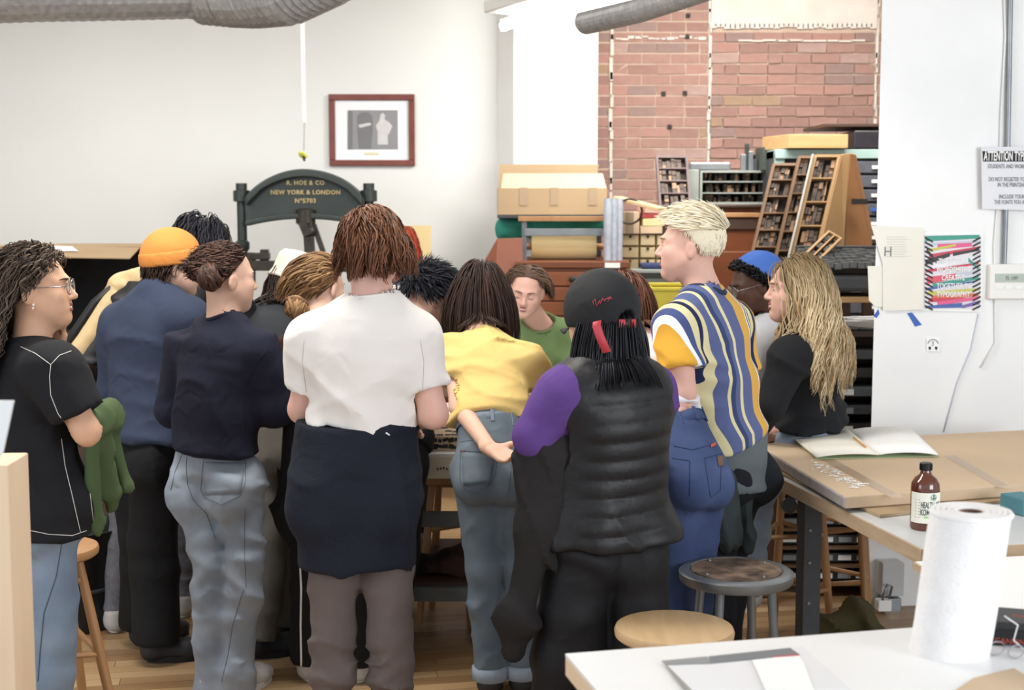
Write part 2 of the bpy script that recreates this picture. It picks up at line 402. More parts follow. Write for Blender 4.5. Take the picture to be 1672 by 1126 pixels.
    def head(s, F, smile=0, open_=0, ears=True):
        H = s.hp; c = s.hs; R = s.HF
        F.ell(H(0,-.012,.032), np.array([.0755,.096,.086])*c, R, k=.01)
        F.ell(H(0,.02,-.005), np.array([.066,.070,.080])*c, R, k=.02)
        F.cone(H(0,.035,-.03), H(0,.060,-.088), .050*c, .024*c, k=.03)
        for g in (-1, 1):
            F.cone(H(g*.052,.004,-.045), H(g*.016,.062,-.092), .024*c, .020*c, k=.035)
            F.ell(H(g*.030,.052,-.048), np.array([.030,.034,.040])*c, R, k=.03)
            F.ell(H(g*.036,.062,-.022), np.array([.026,.024,.024])*c, R, k=.02)
            F.cone(H(g*.012,.086,.021), H(g*.045,.068,.020), .012*c, .010*c, k=.018)
        for g in (-1, 1): F.ell(H(g*.031,.096,.002), np.array([.017,.013,.011])*c, R, k=.012, carve=True)
        for g in (-1, 1):
            F.ell(H(g*.031,.0755,.001), np.array([.0150,.0162,.0130])*c, R, k=.003)
            if not getattr(s, 'shut', 0): F.ell(H(g*.0315,.093,-.0005), np.array([.0120,.0075,.0050])*c, R, k=.001, carve=True)
        F.cone(H(0,.086,.012), H(0,.108,-.026), .0075*c, .0100*c, k=.012)
        F.ell(H(0,.108,-.030), np.array([.0105,.0105,.009])*c, R, k=.008)
        for g in (-1, 1): F.ell(H(g*.0115,.098,-.033), np.array([.008,.010,.007])*c, R, k=.006)
        F.cone(H(-.02,.074,-.058), H(.02,.074,-.058), .017*c, k=.015)
        F.cone(H(-.016,.087,-.0545), H(.016,.087,-.0545), .0062*c, k=.006); F.cone(H(-.014,.085,-.0655), H(.014,.085,-.0655), .0068*c, k=.006)
        F.ell(H(0,.077,-.092), np.array([.018,.014,.013])*c, R, k=.015)
        if ears:
            for g in (-1, 1):
                Re = R@rotz(g*.35)@rotx(-.15)
                F.ell(H(g*.082,-.008,-.010), np.array([.0095,.0195,.032])*c, Re, k=.005)
                F.ell(H(g*.094,-.002,-.008), np.array([.007,.0105,.019])*c, Re, k=.003, carve=True)
        J = s.J; nb = H(0,-.022,-.065)
        F.cone(J['nk']-s.up*.05, nb, .054*s.b, .048*s.b, k=.035); F.cone(J['nk'], H(0,.0,-.05), .048*s.b, .047*s.b, k=.03)
    def body(s, hands=(), fine=.0055, extra=None):
        J = s.J; hc = .15*s.hs; fz = [(s.HC-hc, s.HC+hc, fine)]
        for (q, kw) in hands:
            if kw.get('det', True): c = J['w'+q]; f = J.get('f'+q); c2 = f if f is not None else c; fz.append((np.minimum(c, c2)-.11, np.maximum(c, c2)+.11, .0055))
        F = Fld(s.lo, s.hi, s.h*1.6, fz)
        s.torso(F, -.012); s.glutes(F, -.022)
        for q in 'ab':
            s.leg(F, q, -.020); s.arm(F, q, 0, upto=2.0)
            A = J['a'+q]; t = s.toe(q); F.cone(A-np.array([0,0,.03]), A+t*.13-np.array([0,0,.05]), .034, .028, k=.03)
        done = {q for q, _ in hands}
        for q, kw in hands: s.hand(F, q, **kw)
        for q in 'ab':
            if q not in done: s.hand(F, q, det=False)
        s.head(F)
        if extra: extra(F)
        return s.emit(F, 'body', s.skin)
    def toe(s, q):
        t = s.J.get('t'+q)
        if t is not None: v = t-s.J['a'+q]; v[2] = 0; return unit(v)
        v = s.fr.copy(); v[2] = 0; return unit(v)
    def face(s, eyes=True, lips=LIPM, brow='3a2a20', smile=0):
        c = s.hs
        if eyes:
            m = MB(); mi = MB()
            for g in (-1, 1):
                m.ball(s.hp(g*.031,.0775,.0012), .0120*c); mi.ball(s.hp(g*.031,.0850,.0002), .0056*c, n=10, m=6)
            e = s.emit_mb(m, 'eyes', EYEW); s.emit_mb(mi, 'iris', IRIS, parent=e)
        m = MB()
        z0 = .0015*smile; wd = 1+.35*(smile > 0); gp = -.0035*smile; xs = lambda w: np.linspace(-w*wd, w*wd, 9)
        m.tube([s.hp(x,.0972-abs(x)*abs(x)*22,-.0548+z0*(abs(x)/.01)**2*.6+.001) for x in xs(.022)], np.array([.001,.003,.0042,.0045,.004,.0045,.0042,.003,.001])*c)
        m.tube([s.hp(x,.0955-abs(x)*abs(x)*22,-.0655+gp*(1-(abs(x)/(.021*wd))**2)+z0*(abs(x)/.01)**2*.7) for x in xs(.020)], np.array([.001,.003,.0045,.0055,.0055,.0055,.0045,.003,.001])*c)
        l = s.emit_mb(m, 'lips', lips)
        if smile:
            m = MB(); m.tube([s.hp(x,.0950-abs(x)*abs(x)*22,-.0615+z0*(abs(x)/.01)**2*.6) for x in xs(.018)], np.array([.001,.0025,.0038,.0042,.0042,.0042,.0038,.0025,.001])*c)
            s.emit_mb(m, 'teeth', EYEW)
        bm = MB()
        for g in (-1, 1):
            bm.tube([s.hp(g*x,.099-(x-.012)**2*13,.0225+.004*math.sin((x-.012)/.038*2.6)) for x in np.linspace(.012,.050,7)], np.array([.0026,.0034,.0035,.0033,.0028,.002,.001])*c, n=6)
        s.emit_mb(bm, 'eyebrows', mat('brow', brow, rough=.8))
    def pants(s, m, rk=.068, ra=.062, cut=.02, g=.012, waist=.30, fold=None, name='trousers', seed=1, hipg=.0, rt=None, label=None, h=None, zcut=None):
        F = Fld(s.lo, s.hi, h or s.h*1.0); J = s.J; P = J['pe']; wp = P+(J['nk']-P)*waist
        cuts = [(wp, s.up)]
        b = s.b
        F.cone(J['ha'], J['hb'], .092*b+g+hipg, None, 1.05, s.front, k=.03, cuts=cuts)
        F.cone(P, P+(J['nk']-P)*.36, .135*b+g+hipg, .118*b+g, 1.35, s.front, k=.03, cuts=cuts)
        s.glutes(F, g, cuts)
        for q in 'ab': s.leg(F, q, g, rk, ra, cut, k=.022, rt=rt, cuts=cuts)
        if fold: F.displace(folds(fold, seed))
        o = s.emit(F, name, m, label=label); s.pfld = F; return o
    def shirt(s, m, upto=.5, hem=-.05, g=.018, boxy=0., neck=.066, ndrop=.0, fold=None, name='shirt', seed=2, rw=None, k=.028, hipg=0., re=None, label=None, h=None, arms='ab', post=None, late=None, nfwd=.0, armg=0.):
        F = Fld(s.lo, s.hi, h or s.h*.85); J = s.J; P = J['pe']; N = J['nk']; hp = P+(N-P)*hem
        cuts = [(hp, -s.up)]
        s.torso(F, g, k=k, boxy=boxy, cuts=cuts, hipg=hipg)
        if hem < .12: F.cone(P-s.up*.22, P, .14*s.b+g+hipg, None, 1.3, s.front, k=k, cuts=cuts)
        for q in arms: s.arm(F, q, g+armg, upto=upto, rw=rw, k=k, re=re)
        hb = s.hp(0,-.02,-.06); ax = unit(hb-N)
        if post: post(F)
        if fold: F.displace(folds(fold, seed))
        if neck: F.cone(N+ax*(.028-ndrop)+s.front*nfwd, hb+ax*.2, neck, k=0, carve=True)
        for a in F.late: F.cone(a[0], a[1], a[2], k=0, carve=True)
        if late: late(F)
        o = s.emit(F, name, m, label=label); s.sfld = F
        s.collar_c = N+ax*(.028-ndrop)+s.front*nfwd; s.collar_ax = ax; s.collar_r = neck
        return o
    def collar(s, m, r=.007, parent=None, dz=.0):
        ax = s.collar_ax; u = s.front-ax*(s.front@ax); u = unit(u); v = np.cross(ax, u); pts = []
        J = s.J
        F = s.sfld; ok = []
        for i in range(36):
            a = i*2*math.pi/36; p0 = s.collar_c+(s.collar_r+.006)*(math.cos(a)*u+math.sin(a)*v); hit = None
            for t in np.arange(.07, -.10, -.004):
                q = p0+ax*t; ix = [int(np.clip(np.searchsorted(F.ax[k], q[k]), 1, len(F.ax[k])-2)) for k in range(3)]
                if F.d[ix[0], ix[1], ix[2]] < 0: hit = t; break
            ok.append(hit)
        g = [x for x in ok if x is not None]; ok = [x if x is not None else (sum(g)/len(g) if g else 0) for x in ok]
        for _ in range(4): ok = [(ok[i-2]+ok[i-1]+ok[i]+ok[(i+1)%36]+ok[(i+2)%36])/5 for i in range(36)]
        for i in range(36):
            a = i*2*math.pi/36; pts.append(s.collar_c+(s.collar_r+.001)*(math.cos(a)*u+math.sin(a)*v)+ax*(ok[i]-.003))
        mb = MB().tube(pts, r, n=8, closed=True); return s.emit_mb(mb, 'collar', m, parent=parent)
    def shoes(s, m, sole, white=False, name='shoe', qs='ab'):
        for q in qs:
            A = s.J['a'+q]; t = s.toe(q); z = np.array([0,0,1.]); g0 = max(A[2]-.09, 0)
            A0 = np.array([A[0], A[1], g0]); F = Fld(A0-np.array([.3,.3,.01]), A0+np.array([.3,.3,.16]), .0085)
            cut = [(A0+z*.02, -z)]; heel = A0-t*.022+z*.045; ball = A0+t*.12+z*.04; tip = A0+t*.17+z*.035; sd = np.cross(t, z)
            F.cone(heel, ball, .038, .043, 1., z, k=.02, cuts=cut); F.cone(ball, tip, .043, .032, k=.02, cuts=cut)
            F.cone(A0+z*.05-t*.015, A0+z*.095-t*.02, .043, .042, k=.03, cuts=[(A0+z*.098, z)]); F.cone(A0+z*.06, ball, .04, .036, k=.02, cuts=cut)
            V, Q = F.mesh(); o = link(name, np_mesh(name, V-s.base, Q), m, s.root)
            mb = MB(); poly = []
            for i in range(24):
                a = 2*math.pi*i/24; c, sn = math.cos(a), math.sin(a)
                L = .135 if c > 0 else .105; wd = .046 if c > 0 else .041
                poly.append((.065+L*c*(1.0 if c > 0 else 1.0), wd*sn*(1-.12*max(0,c)**3)))
            mb.prism(poly, A0+z*.002, t, sd, z*.024); build(mb, 'sole', sole, o, smooth=True, bevel=.004) if False else s.emit_mb(mb, 'sole', sole, smooth=True, parent=o)
            la = MB()
            for i in range(5):
                c = A0+t*(.035+.02*i)+z*(.094-.009*i); la.tube([c-sd*.022-z*.006, c+z*.003, c+sd*.022-z*.006], .0028, n=5)
            s.emit_mb(la, 'laces', sole, parent=o)
    # ---- hair
    def hair(s, m, style, n=260, length=.12, thick=(.006,.022), grav=1., seed=3, wave=0., wavel=.05, rad=.0052, mul=1.7, rmul=.50, below=None, cond=None, flow=None, cap_c=None, steps=12, clump=0, name='hair', zmax=None, cap_grow=.006, taper=.2, nside=3, part_of=None, capm=None, stiff=.55, frizz=0.):
        rr = np.random.default_rng(seed); c = s.hs; ctr = s.hp(0,-.012,.032); rad0 = np.array([.0755,.096,.086])*c; R = s.HF
        def default(u):      # u = unit directions (right, front, up)
            r, f, z = u[...,0], u[...,1], u[...,2]
            t = np.maximum(f+.30, 0); thr = -.62+1.22*t**.9; return z-thr
        cf0 = cond or default
        cf = cf0 if below is None else (lambda u: np.minimum(cf0(u), below-u[...,2]))
        n = int(n*mul); rad *= rmul; steps = max(5, int(steps*.75))
        U = []
        while len(U) < n:
            u = unit(rr.normal(size=3))
            if cf(u) > .02: U.append(u)
        U = np.array(U)
        P = ctr+(U*rad0)@R.T; nrm = unit(np.array([0,0,1]))  # start points
        Nn = (U/rad0)@R.T; Nn /= np.linalg.norm(Nn, axis=1)[:,None]
        off = thick(U, rr) if callable(thick) else rr.uniform(thick[0], thick[1], n)
        L = length(U, rr) if callable(length) else length*rr.uniform(.8, 1.15, n)
        fl = flow(U) @ R.T if flow else np.zeros((n,3))
        v = fl + grav*np.array([0,0,-1.])*.6 + Nn*.25
        v -= Nn*((v*Nn).sum(1)-.12)[:,None]; v /= np.linalg.norm(v, axis=1)[:,None]+1e-9
        v += rr.normal(size=(n,3))*frizz
        seg = L/steps; path = [P.copy()]
        J = s.J; caps = [(J['nk']-s.up*.03, s.hp(0,-.015,-.06), .058*s.b), (J['sa'], J['nk'], .066*s.b), (J['nk'], J['sb'], .066*s.b), (J['pe']+(J['nk']-J['pe'])*.3, J['pe']+(J['nk']-J['pe'])*.75, .155*s.b)]
        p = P.copy()
        for k in range(steps):
            gv = np.array([0,0,-1.])*grav
            v = v*stiff+gv*(1-stiff)+ fl*(1-stiff)*max(0, 1-k/(steps*.6)) + rr.normal(size=(n,3))*frizz*.5; v /= np.linalg.norm(v, axis=1)[:,None]+1e-9
            p = p+v*seg[:,None]
            q = (p-ctr)@R/rad0; kk = np.linalg.norm(q, axis=1); tgt = 1+off/.085
            bad = kk < tgt; q[bad] *= (tgt[bad]/kk[bad])[:,None]; p2 = ctr+(q*rad0)@R.T; p = p2
            q = (p-s.hp(0,.01,-.03))@R/(np.array([.066,.075,.085])*c); kk = np.linalg.norm(q, axis=1); tg2 = 1+off*.5/.08
            bad = kk < tg2; q[bad] *= (tg2[bad]/kk[bad])[:,None]; p = s.hp(0,.01,-.03)+(q*(np.array([.066,.075,.085])*c))@R.T
            for (a, b, r0) in caps:
                ab = b-a; t = np.clip(((p-a)@ab)/(ab@ab), 0, 1); cc = a+t[:,None]*ab; dd = p-cc; dl = np.linalg.norm(dd, axis=1)+1e-9
                need = r0+off*.8; bad = dl < need; p[bad] = cc[bad]+dd[bad]/dl[bad][:,None]*need[bad][:,None]
            path.append(p.copy())
        path = np.array(path)     # steps+1, n, 3
        if clump:
            cen = rr.integers(0, n, n//clump+1); D = ((path[0][:,None]-path[0][cen][None])**2).sum(2); tgt = cen[D.argmin(1)]
            w = (np.arange(steps+1)/steps)[:,None,None]**1.2*.75; path = path*(1-w)+path[:,tgt]*w
        if wave:
            ph = rr.uniform(0, 1.9, n)+U[:,0]*4+U[:,2]*3+U[:,1]*2; A = (np.arange(steps+1)/steps)[:,None]*1.
            t = A*L[None,:]/wavel*6.28+ph[None]; side = np.cross(Nn, [0,0,1.]); side /= np.linalg.norm(side, axis=1)[:,None]+1e-9
            path = path + (np.sin(t)*wave*np.minimum(A*2.5, 1))[:,:,None]*side[None] + (np.cos(t)*wave*.7*np.minimum(A*2.5,1))[:,:,None]*Nn[None]
        # tubes
        T = np.gradient(path, axis=0); T /= np.linalg.norm(T, axis=2)[:,:,None]+1e-9
        ref = Nn[None]*np.ones((steps+1,1,1)); X = np.cross(T, ref); X /= np.linalg.norm(X, axis=2)[:,:,None]+1e-9; Y = np.cross(T, X)
        tt = np.arange(steps+1)/steps; pr = np.minimum(1, .45+tt*2.2)*(1-(1-taper)*np.maximum(0, (tt-.5)/.5)**1.6)
        wr_ = rad*rr.uniform(.7, 1.5, n); V = []
        for i in range(nside):
            a = 2*math.pi*i/nside; V.append(path + (math.cos(a)*X*1.5+math.sin(a)*Y*.8)*(pr[:,None]*wr_[None])[:,:,None])
        V = np.array(V).transpose(2,1,0,3)   # n, steps+1, nside, 3
        st = steps+1; idx = np.arange(n*st*nside).reshape(n, st, nside)
        Fq = np.stack([idx[:,:-1,:], np.roll(idx,-1,2)[:,:-1,:], np.roll(idx,-1,2)[:,1:,:], idx[:,1:,:]], -1).reshape(-1,4)
        V = V.reshape(-1,3); rnd = np.repeat(rr.uniform(0,1,n), st*nside)
        # scalp cap
        cr = .13*c; F = Fld(ctr-cr, ctr+cr, .007)
        F.ell(ctr, rad0+cap_grow, R, k=.004, cutfn=lambda a,b,d,q: -(cf(np.stack(np.broadcast_arrays(a,b,d),-1)))*.07)
        F.displace(folds([((1,0,.2), .011, .0010, .6)], seed)) if frizz else None
        V2, Q2 = F.mesh(); Q2 = Q2+len(V); V = np.concatenate([V, V2]); Fq = np.concatenate([Fq, Q2]); rnd = np.concatenate([rnd, np.full(len(V2), .3)])
        return s.hair_obj(V, Fq, rnd, m, name)
    def hair_obj(s, V, Fq, rnd, m, name='hair'):
        me = np_mesh(name, V-s.base, Fq); a = me.attributes.new('rnd', 'FLOAT', 'POINT'); a.data.foreach_set('value', rnd.astype(np.float32))
        return link(name, me, m, s.root)
    def bun(s, c, r, m, n=60, seed=1, name='hair_bun', squash=.8):
        rr = np.random.default_rng(seed); V = []; Fq = []; off = 0; rnds = []
        mb = MB()
        for i in range(n):
            ax = unit(np.array([.5,1,.3])@s.HF.T+rr.normal(size=3)*.55); u = unit(np.cross(ax, rr.normal(size=3))); w = np.cross(ax, u)
            R0 = r*rr.uniform(.55, .95); sh = ax*rr.uniform(-.5,.5)*r; a0 = rr.uniform(0,6); pts = [c+sh+R0*(1-.12*t)*(math.cos(a0+t*5)*u+math.sin(a0+t*5)*w) for t in np.linspace(0,1,13)]
            mb.tube(pts, r*.17*np.array([.4]+[1]*11+[.3]), n=5)
        mb.ball(c, r*.75); o = s.emit_mb(mb, name, m)
        a = o.data.attributes.new('rnd', 'FLOAT', 'POINT'); nv = len(o.data.vertices); a.data.foreach_set('value', np.repeat(rr.uniform(0,1,nv//65+1), 65)[:nv].astype(np.float32)); return o
    def glasses(s, m, rw=.023, lens=None, round_=True):
        mb = MB(); c = s.hs
        for g in (-1, 1):
            mb.tube([s.hp(g*.032+rw*math.cos(a), .104-.004*abs(math.cos(a)), .000+rw*.92*math.sin(a)) for a in np.linspace(0, 2*math.pi, 25)[:-1]], .0016, n=6, closed=True)
            mb.tube([s.hp(g*.056,.101,.004), s.hp(g*.074,.085,.006), s.hp(g*.083,.0,.008), s.hp(g*.082,-.018,-.002)], .0015, n=6)
        mb.tube([s.hp(x,.106,.006+.002*math.cos(x*150)) for x in np.linspace(-.010,.010,5)], .0015, n=6)
        o = s.emit_mb(mb, 'glasses', m)
        ml = MB()
        for g in (-1, 1): ml.add([s.hp(g*.032,.104,0)]+[s.hp(g*.032+rw*math.cos(a), .1035, rw*.92*math.sin(a)) for a in np.linspace(0, 2*math.pi, 21)[:-1]], [(0, 1+i, 1+(i+1)%20) for i in range(20)])
        s.emit_mb(ml, 'lenses', GLASS_LENS, parent=o)
        return o
def hair_mat(name, c1, c2, c3=None, rough=.5, zlo=None, zhi=None, ctop=None, spec=.25):
    m = bpy.data.materials.new(name); m.use_nodes = True; nt = m.node_tree; p = nt.nodes['Principled BSDF']
    p.inputs['Roughness'].default_value = rough; p.inputs['Specular IOR Level'].default_value = spec
    a = nt.nodes.new('ShaderNodeAttribute'); a.attribute_name = 'rnd'
    r = nt.nodes.new('ShaderNodeValToRGB'); e = r.color_ramp.elements; e[0].color = lin(c1); e[1].color = lin(c2)
    if c3: q = e.new(.8); q.color = lin(c3)
    nt.links.new(a.outputs['Fac'], r.inputs[0]); out = r.outputs[0]
    if ctop:   # roots of another colour: mixes by height on the head
        g = nt.nodes.new('ShaderNodeNewGeometry'); s = nt.nodes.new('ShaderNodeSeparateXYZ'); nt.links.new(g.outputs['Position'], s.inputs[0])
        mr = nt.nodes.new('ShaderNodeMapRange'); mr.inputs['From Min'].default_value = zlo; mr.inputs['From Max'].default_value = zhi
        nt.links.new(s.outputs[2], mr.inputs['Value']); mx = nt.nodes.new('ShaderNodeMix'); mx.data_type = 'RGBA'
        nt.links.new(mr.outputs[0], mx.inputs['Factor']); nt.links.new(out, mx.inputs['A']); mx.inputs['B'].default_value = lin(ctop); out = mx.outputs['Result']
    nt.links.new(out, p.inputs['Base Color'])
    return m
GLASS_LENS = mat('lens', 'f4f6f6', rough=.05, alpha=.12, spec=.8)
dg = None
def drape(ob, polys, r, name, m, parent=None, n=5, off=.0008, dash=0, label=None, pxstep=6):
    """thread or seam lines: pixel polylines laid on the surface they fall on"""
    me = ob.data; nv = len(me.vertices); co = np.zeros(nv*3); me.vertices.foreach_get('co', co); co = co.reshape(-1,3)+wloc(ob)
    bvh = BVHTree.FromPolygons([Vector(q) for q in co], [tuple(p.vertices) for p in me.polygons])
    mb = MB(); e = Vector((0,0,EYE))
    for poly in polys:
        pts = []; poly = np.array(poly, float)
        for i in range(len(poly)-1):
            L = np.linalg.norm(poly[i+1]-poly[i]); k = max(2, int(L/pxstep))
            for j in range(k + (i == len(poly)-2)): pts.append(poly[i]+(poly[i+1]-poly[i])*j/k)
        run = []; runs = []
        for q in pts:
            d = Vector(W(q[0], q[1], 5.)) - e; hit = bvh.ray_cast(e, d.normalized())
            if hit[0] is None or (run and (hit[0]-run[-1]).length > .08):
                if len(run) > 1: runs.append(run)
                run = []
                if hit[0] is None: continue
            nn = hit[1]; nn = nn if nn.dot(d) < 0 else -nn
            run.append(hit[0]+nn*off)
        if len(run) > 1: runs.append(run)
        for run in runs:
            run = np.array(run)
            if dash:
                L = np.r_[0, np.cumsum(np.linalg.norm(np.diff(run, axis=0), axis=1))]; t = 0
                while t < L[-1]-dash*.5:
                    tt = np.array([t, min(t+dash*.62, L[-1])]); q = np.stack([np.interp(tt, L, run[:,k]) for k in range(3)], 1); mb.tube(q, r, n=4); t += dash
            else: mb.tube(run, r, n=n)
    if mb.n == 0: return None
    return build(mb, name, m, parent or ob.parent, smooth='full', label=label)
def patch(ob, quad, name, m, parent=None, nu=10, nv=8, off=.0015, label=None):
    """a flat patch (pocket, tag, print) stitched on the surface that lies under a pixel quad"""
    me = ob.data; k = len(me.vertices); co = np.zeros(k*3); me.vertices.foreach_get('co', co); co = co.reshape(-1,3)+wloc(ob)
    bvh = BVHTree.FromPolygons([Vector(q) for q in co], [tuple(p.vertices) for p in me.polygons]); e = Vector((0,0,EYE)); V = []; ok = []
    q = np.array(quad, float)
    for j in range(nv):
        for i in range(nu):
            u, v = i/(nu-1), j/(nv-1); p = (q[0]*(1-u)+q[1]*u)*(1-v)+(q[3]*(1-u)+q[2]*u)*v
            d = (Vector(W(p[0], p[1], 5.))-e).normalized(); h = bvh.ray_cast(e, d)
            ok.append(h[0] is not None)
            if h[0] is None: V.append((0,0,0)); continue
            nn = h[1] if h[1].dot(d) < 0 else -h[1]; V.append(tuple(h[0]+nn*off))
    F = [f for j in range(nv-1) for i in range(nu-1) for f in [(j*nu+i, j*nu+i+1, (j+1)*nu+i+1, (j+1)*nu+i)] if all(ok[a] for a in f)]
    if not F: return None
    mb = MB().add(V, F); o = build(mb, name, m, parent or ob.parent, smooth='full', label=label)
    sm = o.modifiers.new('s', 'SOLIDIFY'); sm.thickness = .0012; sm.offset = 0
    return o
# ------------------------------------------------------------------ room shell
TH = math.radians(11)                      # the furniture and the boards stand turned by this
def fab(name, c, c2, **k):
    k.setdefault('wr', .42)
    k.setdefault('rough', .85); k.setdefault('bump', .25); k.setdefault('bscale', 420); k.setdefault('scale', 9); k.setdefault('amt', .8); k.setdefault('spec', .25)
    return mat(name, c, c2, **k)
M_WALL = mat('wall_paint', 'e0e1de', 'd8d9d6', rough=.6, scale=1.5, amt=.9, bump=.06, bscale=60)
M_WHITE = mat('white_paint', 'f3f3f1', 'ebebea', rough=.5, scale=3, bump=.05, bscale=90)
M_CEIL = mat('ceiling_paint', 'e9e8e4', 'e0dfda', rough=.8, scale=2)
M_PLANK = [mat('floor_board_%d' % i, a, b, rough=.38, scale=7, amt=.7, bump=.05, bscale=60, stretch=(.25,2.2,1)) for i, (a, b) in enumerate([('a98356','bb9668'),('967148','ad8759'),('b28d60','c09e72'),('8a663f','a07a50')])]
M_SUB = mat('floor_gap', '4a321d', rough=.9)
M_OAK = mat('orange_wood', 'a5703f', 'b98450', rough=.45, scale=5, amt=.7, stretch=(6,6,.6))
M_PINE = mat('pale_wood', 'd9b07a', 'e6c593', rough=.5, scale=4, amt=.7, stretch=(6,6,.6))
M_MAPLE = mat('maple', 'e8c49a', 'f0d3b0', rough=.5, scale=4, amt=.8, stretch=(5,5,.5))
M_REDWOOD = mat('red_brown_wood', '6e3519', '864623', rough=.4, scale=5, amt=.8, stretch=(.7,5,5))
M_DARKWOOD = mat('dark_wood', '3a2418', '50362a', rough=.5, scale=6, amt=.8, stretch=(.7,5,5))
M_CARD = mat('cardboard', 'ab8d66', 'b99c76', rough=.85, scale=4, amt=.9, bump=.05, bscale=150)
M_CARDL = mat('cardboard_light', 'c9ab88', 'd2b694', rough=.85, scale=4, amt=.9)
M_CARDIN = mat('cardboard_inside', '5a4028', '6a4c32', rough=.9, scale=4)
M_IRON = mat('cast_iron_green_black', '2c3431', '3a4340', rough=.42, scale=6, amt=.8, metal=.25, bump=.1, bscale=80)
M_IROND = mat('worn_iron', '33302c', '4b443a', rough=.45, scale=20, metal=.6)
M_GOLD = mat('gilt', 'b59a5c', 'cdb47a', rough=.4, metal=.4)
M_STEEL = mat('grey_steel', '7f858a', '93999d', rough=.35, scale=8, metal=.6)
M_STEELD = mat('dark_grey_steel', '3d4045', '4a4d52', rough=.5, scale=8, metal=.3)
M_RAIL = mat('blue_grey_painted_steel', '4b5357', '5e666a', rough=.55, scale=12)
M_BLACK = mat('black_plastic', '141416', rough=.4)
M_BLACKM = mat('black_matte', '17171a', '202024', rough=.8)
M_PAPER = mat('white_paper', 'f4f4f2', rough=.7)
M_CREAMP = mat('cream_paper', 'f0ecdf', 'e8e4d4', rough=.75, scale=5)
M_KRAFT = mat('yellow_kraft_paper', 'e2c581', 'e9cf92', rough=.7, scale=3)
M_GREENC = mat('green_cloth', '1f8570', '2b9a84', rough=.85, scale=6, bump=.2, bscale=60)
M_TERRA = mat('terracotta_card', 'a0604a', 'ac6c55', rough=.8, scale=3)
M_TABLEW = mat('white_table_top', 'e6e7e6', 'dcdddc', rough=.35, scale=3)
M_TABLEG = mat('grey_white_table_top', 'cfd2d2', 'c3c6c6', rough=.35, scale=4)
M_INK = mat('black_ink', '2b2826', rough=.7)
M_TUBE = mat('lamp_tube', 'ffffff', emit=7)
M_DUCT = mat('foil_duct', '8f8f8f', 'aeaeae', rough=.45, scale=30, metal=.3)
M_PLY = mat('plywood_edge', 'b99a76', 'cdb08c', rough=.7, scale=6, stretch=(1,1,8))
YB = 9.5; YR = 10.2; ZC = 3.62
def struct(o): o['kind'] = 'structure'; return o
# floor: boards as pieces, the far rest as one mass
fl = struct(build(MB().box((0, 5.0, -.03), (14, 11.4, .04)), 'floor', M_SUB, loc=(0,5,0)))
BW = .072; RT = rotz(TH); cnt = 0; bmesh_cache = {}
far = MB(); cen = np.array([0, 5.6])
def board_mesh(L, k):
    key = (round(L,2), k)
    if key not in bmesh_cache:
        mb = MB(); w = BW-.003
        mb.add([(x, y, z) for z in (-.008, 0) for (x, y) in ((-L/2+.001,-w/2),(L/2-.001,-w/2),(L/2-.001,w/2),(-L/2+.001,w/2))], [(0,3,2,1),(4,5,6,7),(0,1,5,4),(1,2,6,5),(2,3,7,6),(3,0,4,7)])
        me = bpy.data.meshes.new('board'); me.from_pydata(mb.v, [], mb.f); me.materials.append(M_PLANK[k]); bmesh_cache[key] = me
    return bmesh_cache[key]
for j in range(-42, 70):
    y0 = j*BW; x = -4.5 + RNG.uniform(0, 1.4)-1.4
    while x < 5.0:
        L = [1.2, 1.5, 1.8, 2.1][RNG.integers(4)]; c = RT[:2,:2]@np.array([x+L/2, y0]) + cen; k = RNG.integers(4)
        near = 4.35 < c[1] < 6.6 and abs(c[0]) < c[1]*.40+.5 and cnt < 296
        if near:
            o = bpy.data.objects.new('floor_board', board_mesh(L, k)); COL.objects.link(o); o.parent = fl; o.location = (c[0], c[1]-5, 0.0); o.rotation_euler = (0,0,TH); cnt += 1
        elif -.5 < c[1] < 10.4 and abs(c[0]) < 5.8:
            far.box((c[0], c[1], -.004), (L-.002, BW-.003, .008), RT)
        x += L
build(far, 'floor_boards_beyond', M_PLANK[0], fl, kind='stuff')
struct(build(MB().box((0, 5.0, ZC+.05), (12.4, 11.0, .1)), 'ceiling', M_CEIL))
struct(build(MB().box((-3.10, YB+.1, ZC/2), (6.2, .2, ZC)), 'wall_back', M_WALL))
struct(build(MB().box((-5.6, 6.6, ZC/2), (.2, 6.2, ZC)), 'wall_left', M_WALL))
struct(build(MB().box((6.1, 7.5, ZC/2), (.2, 6.2, ZC)), 'wall_right', M_WHITE))
# column between plaster wall and brick
xl = W(812, 300, YB)[0]; x2 = W(839, 300, 9.22)[0]; x3 = W(975, 300, 9.22)[0]
mb = MB().prism([(xl, YB), (x2, 9.22), (x3, 9.22), (x3+.03, YR+.2), (xl, YR+.2)], (0,0,0), (1,0,0), (0,1,0), (0,0,ZC))
struct(build(mb, 'trim_1', M_WHITE))
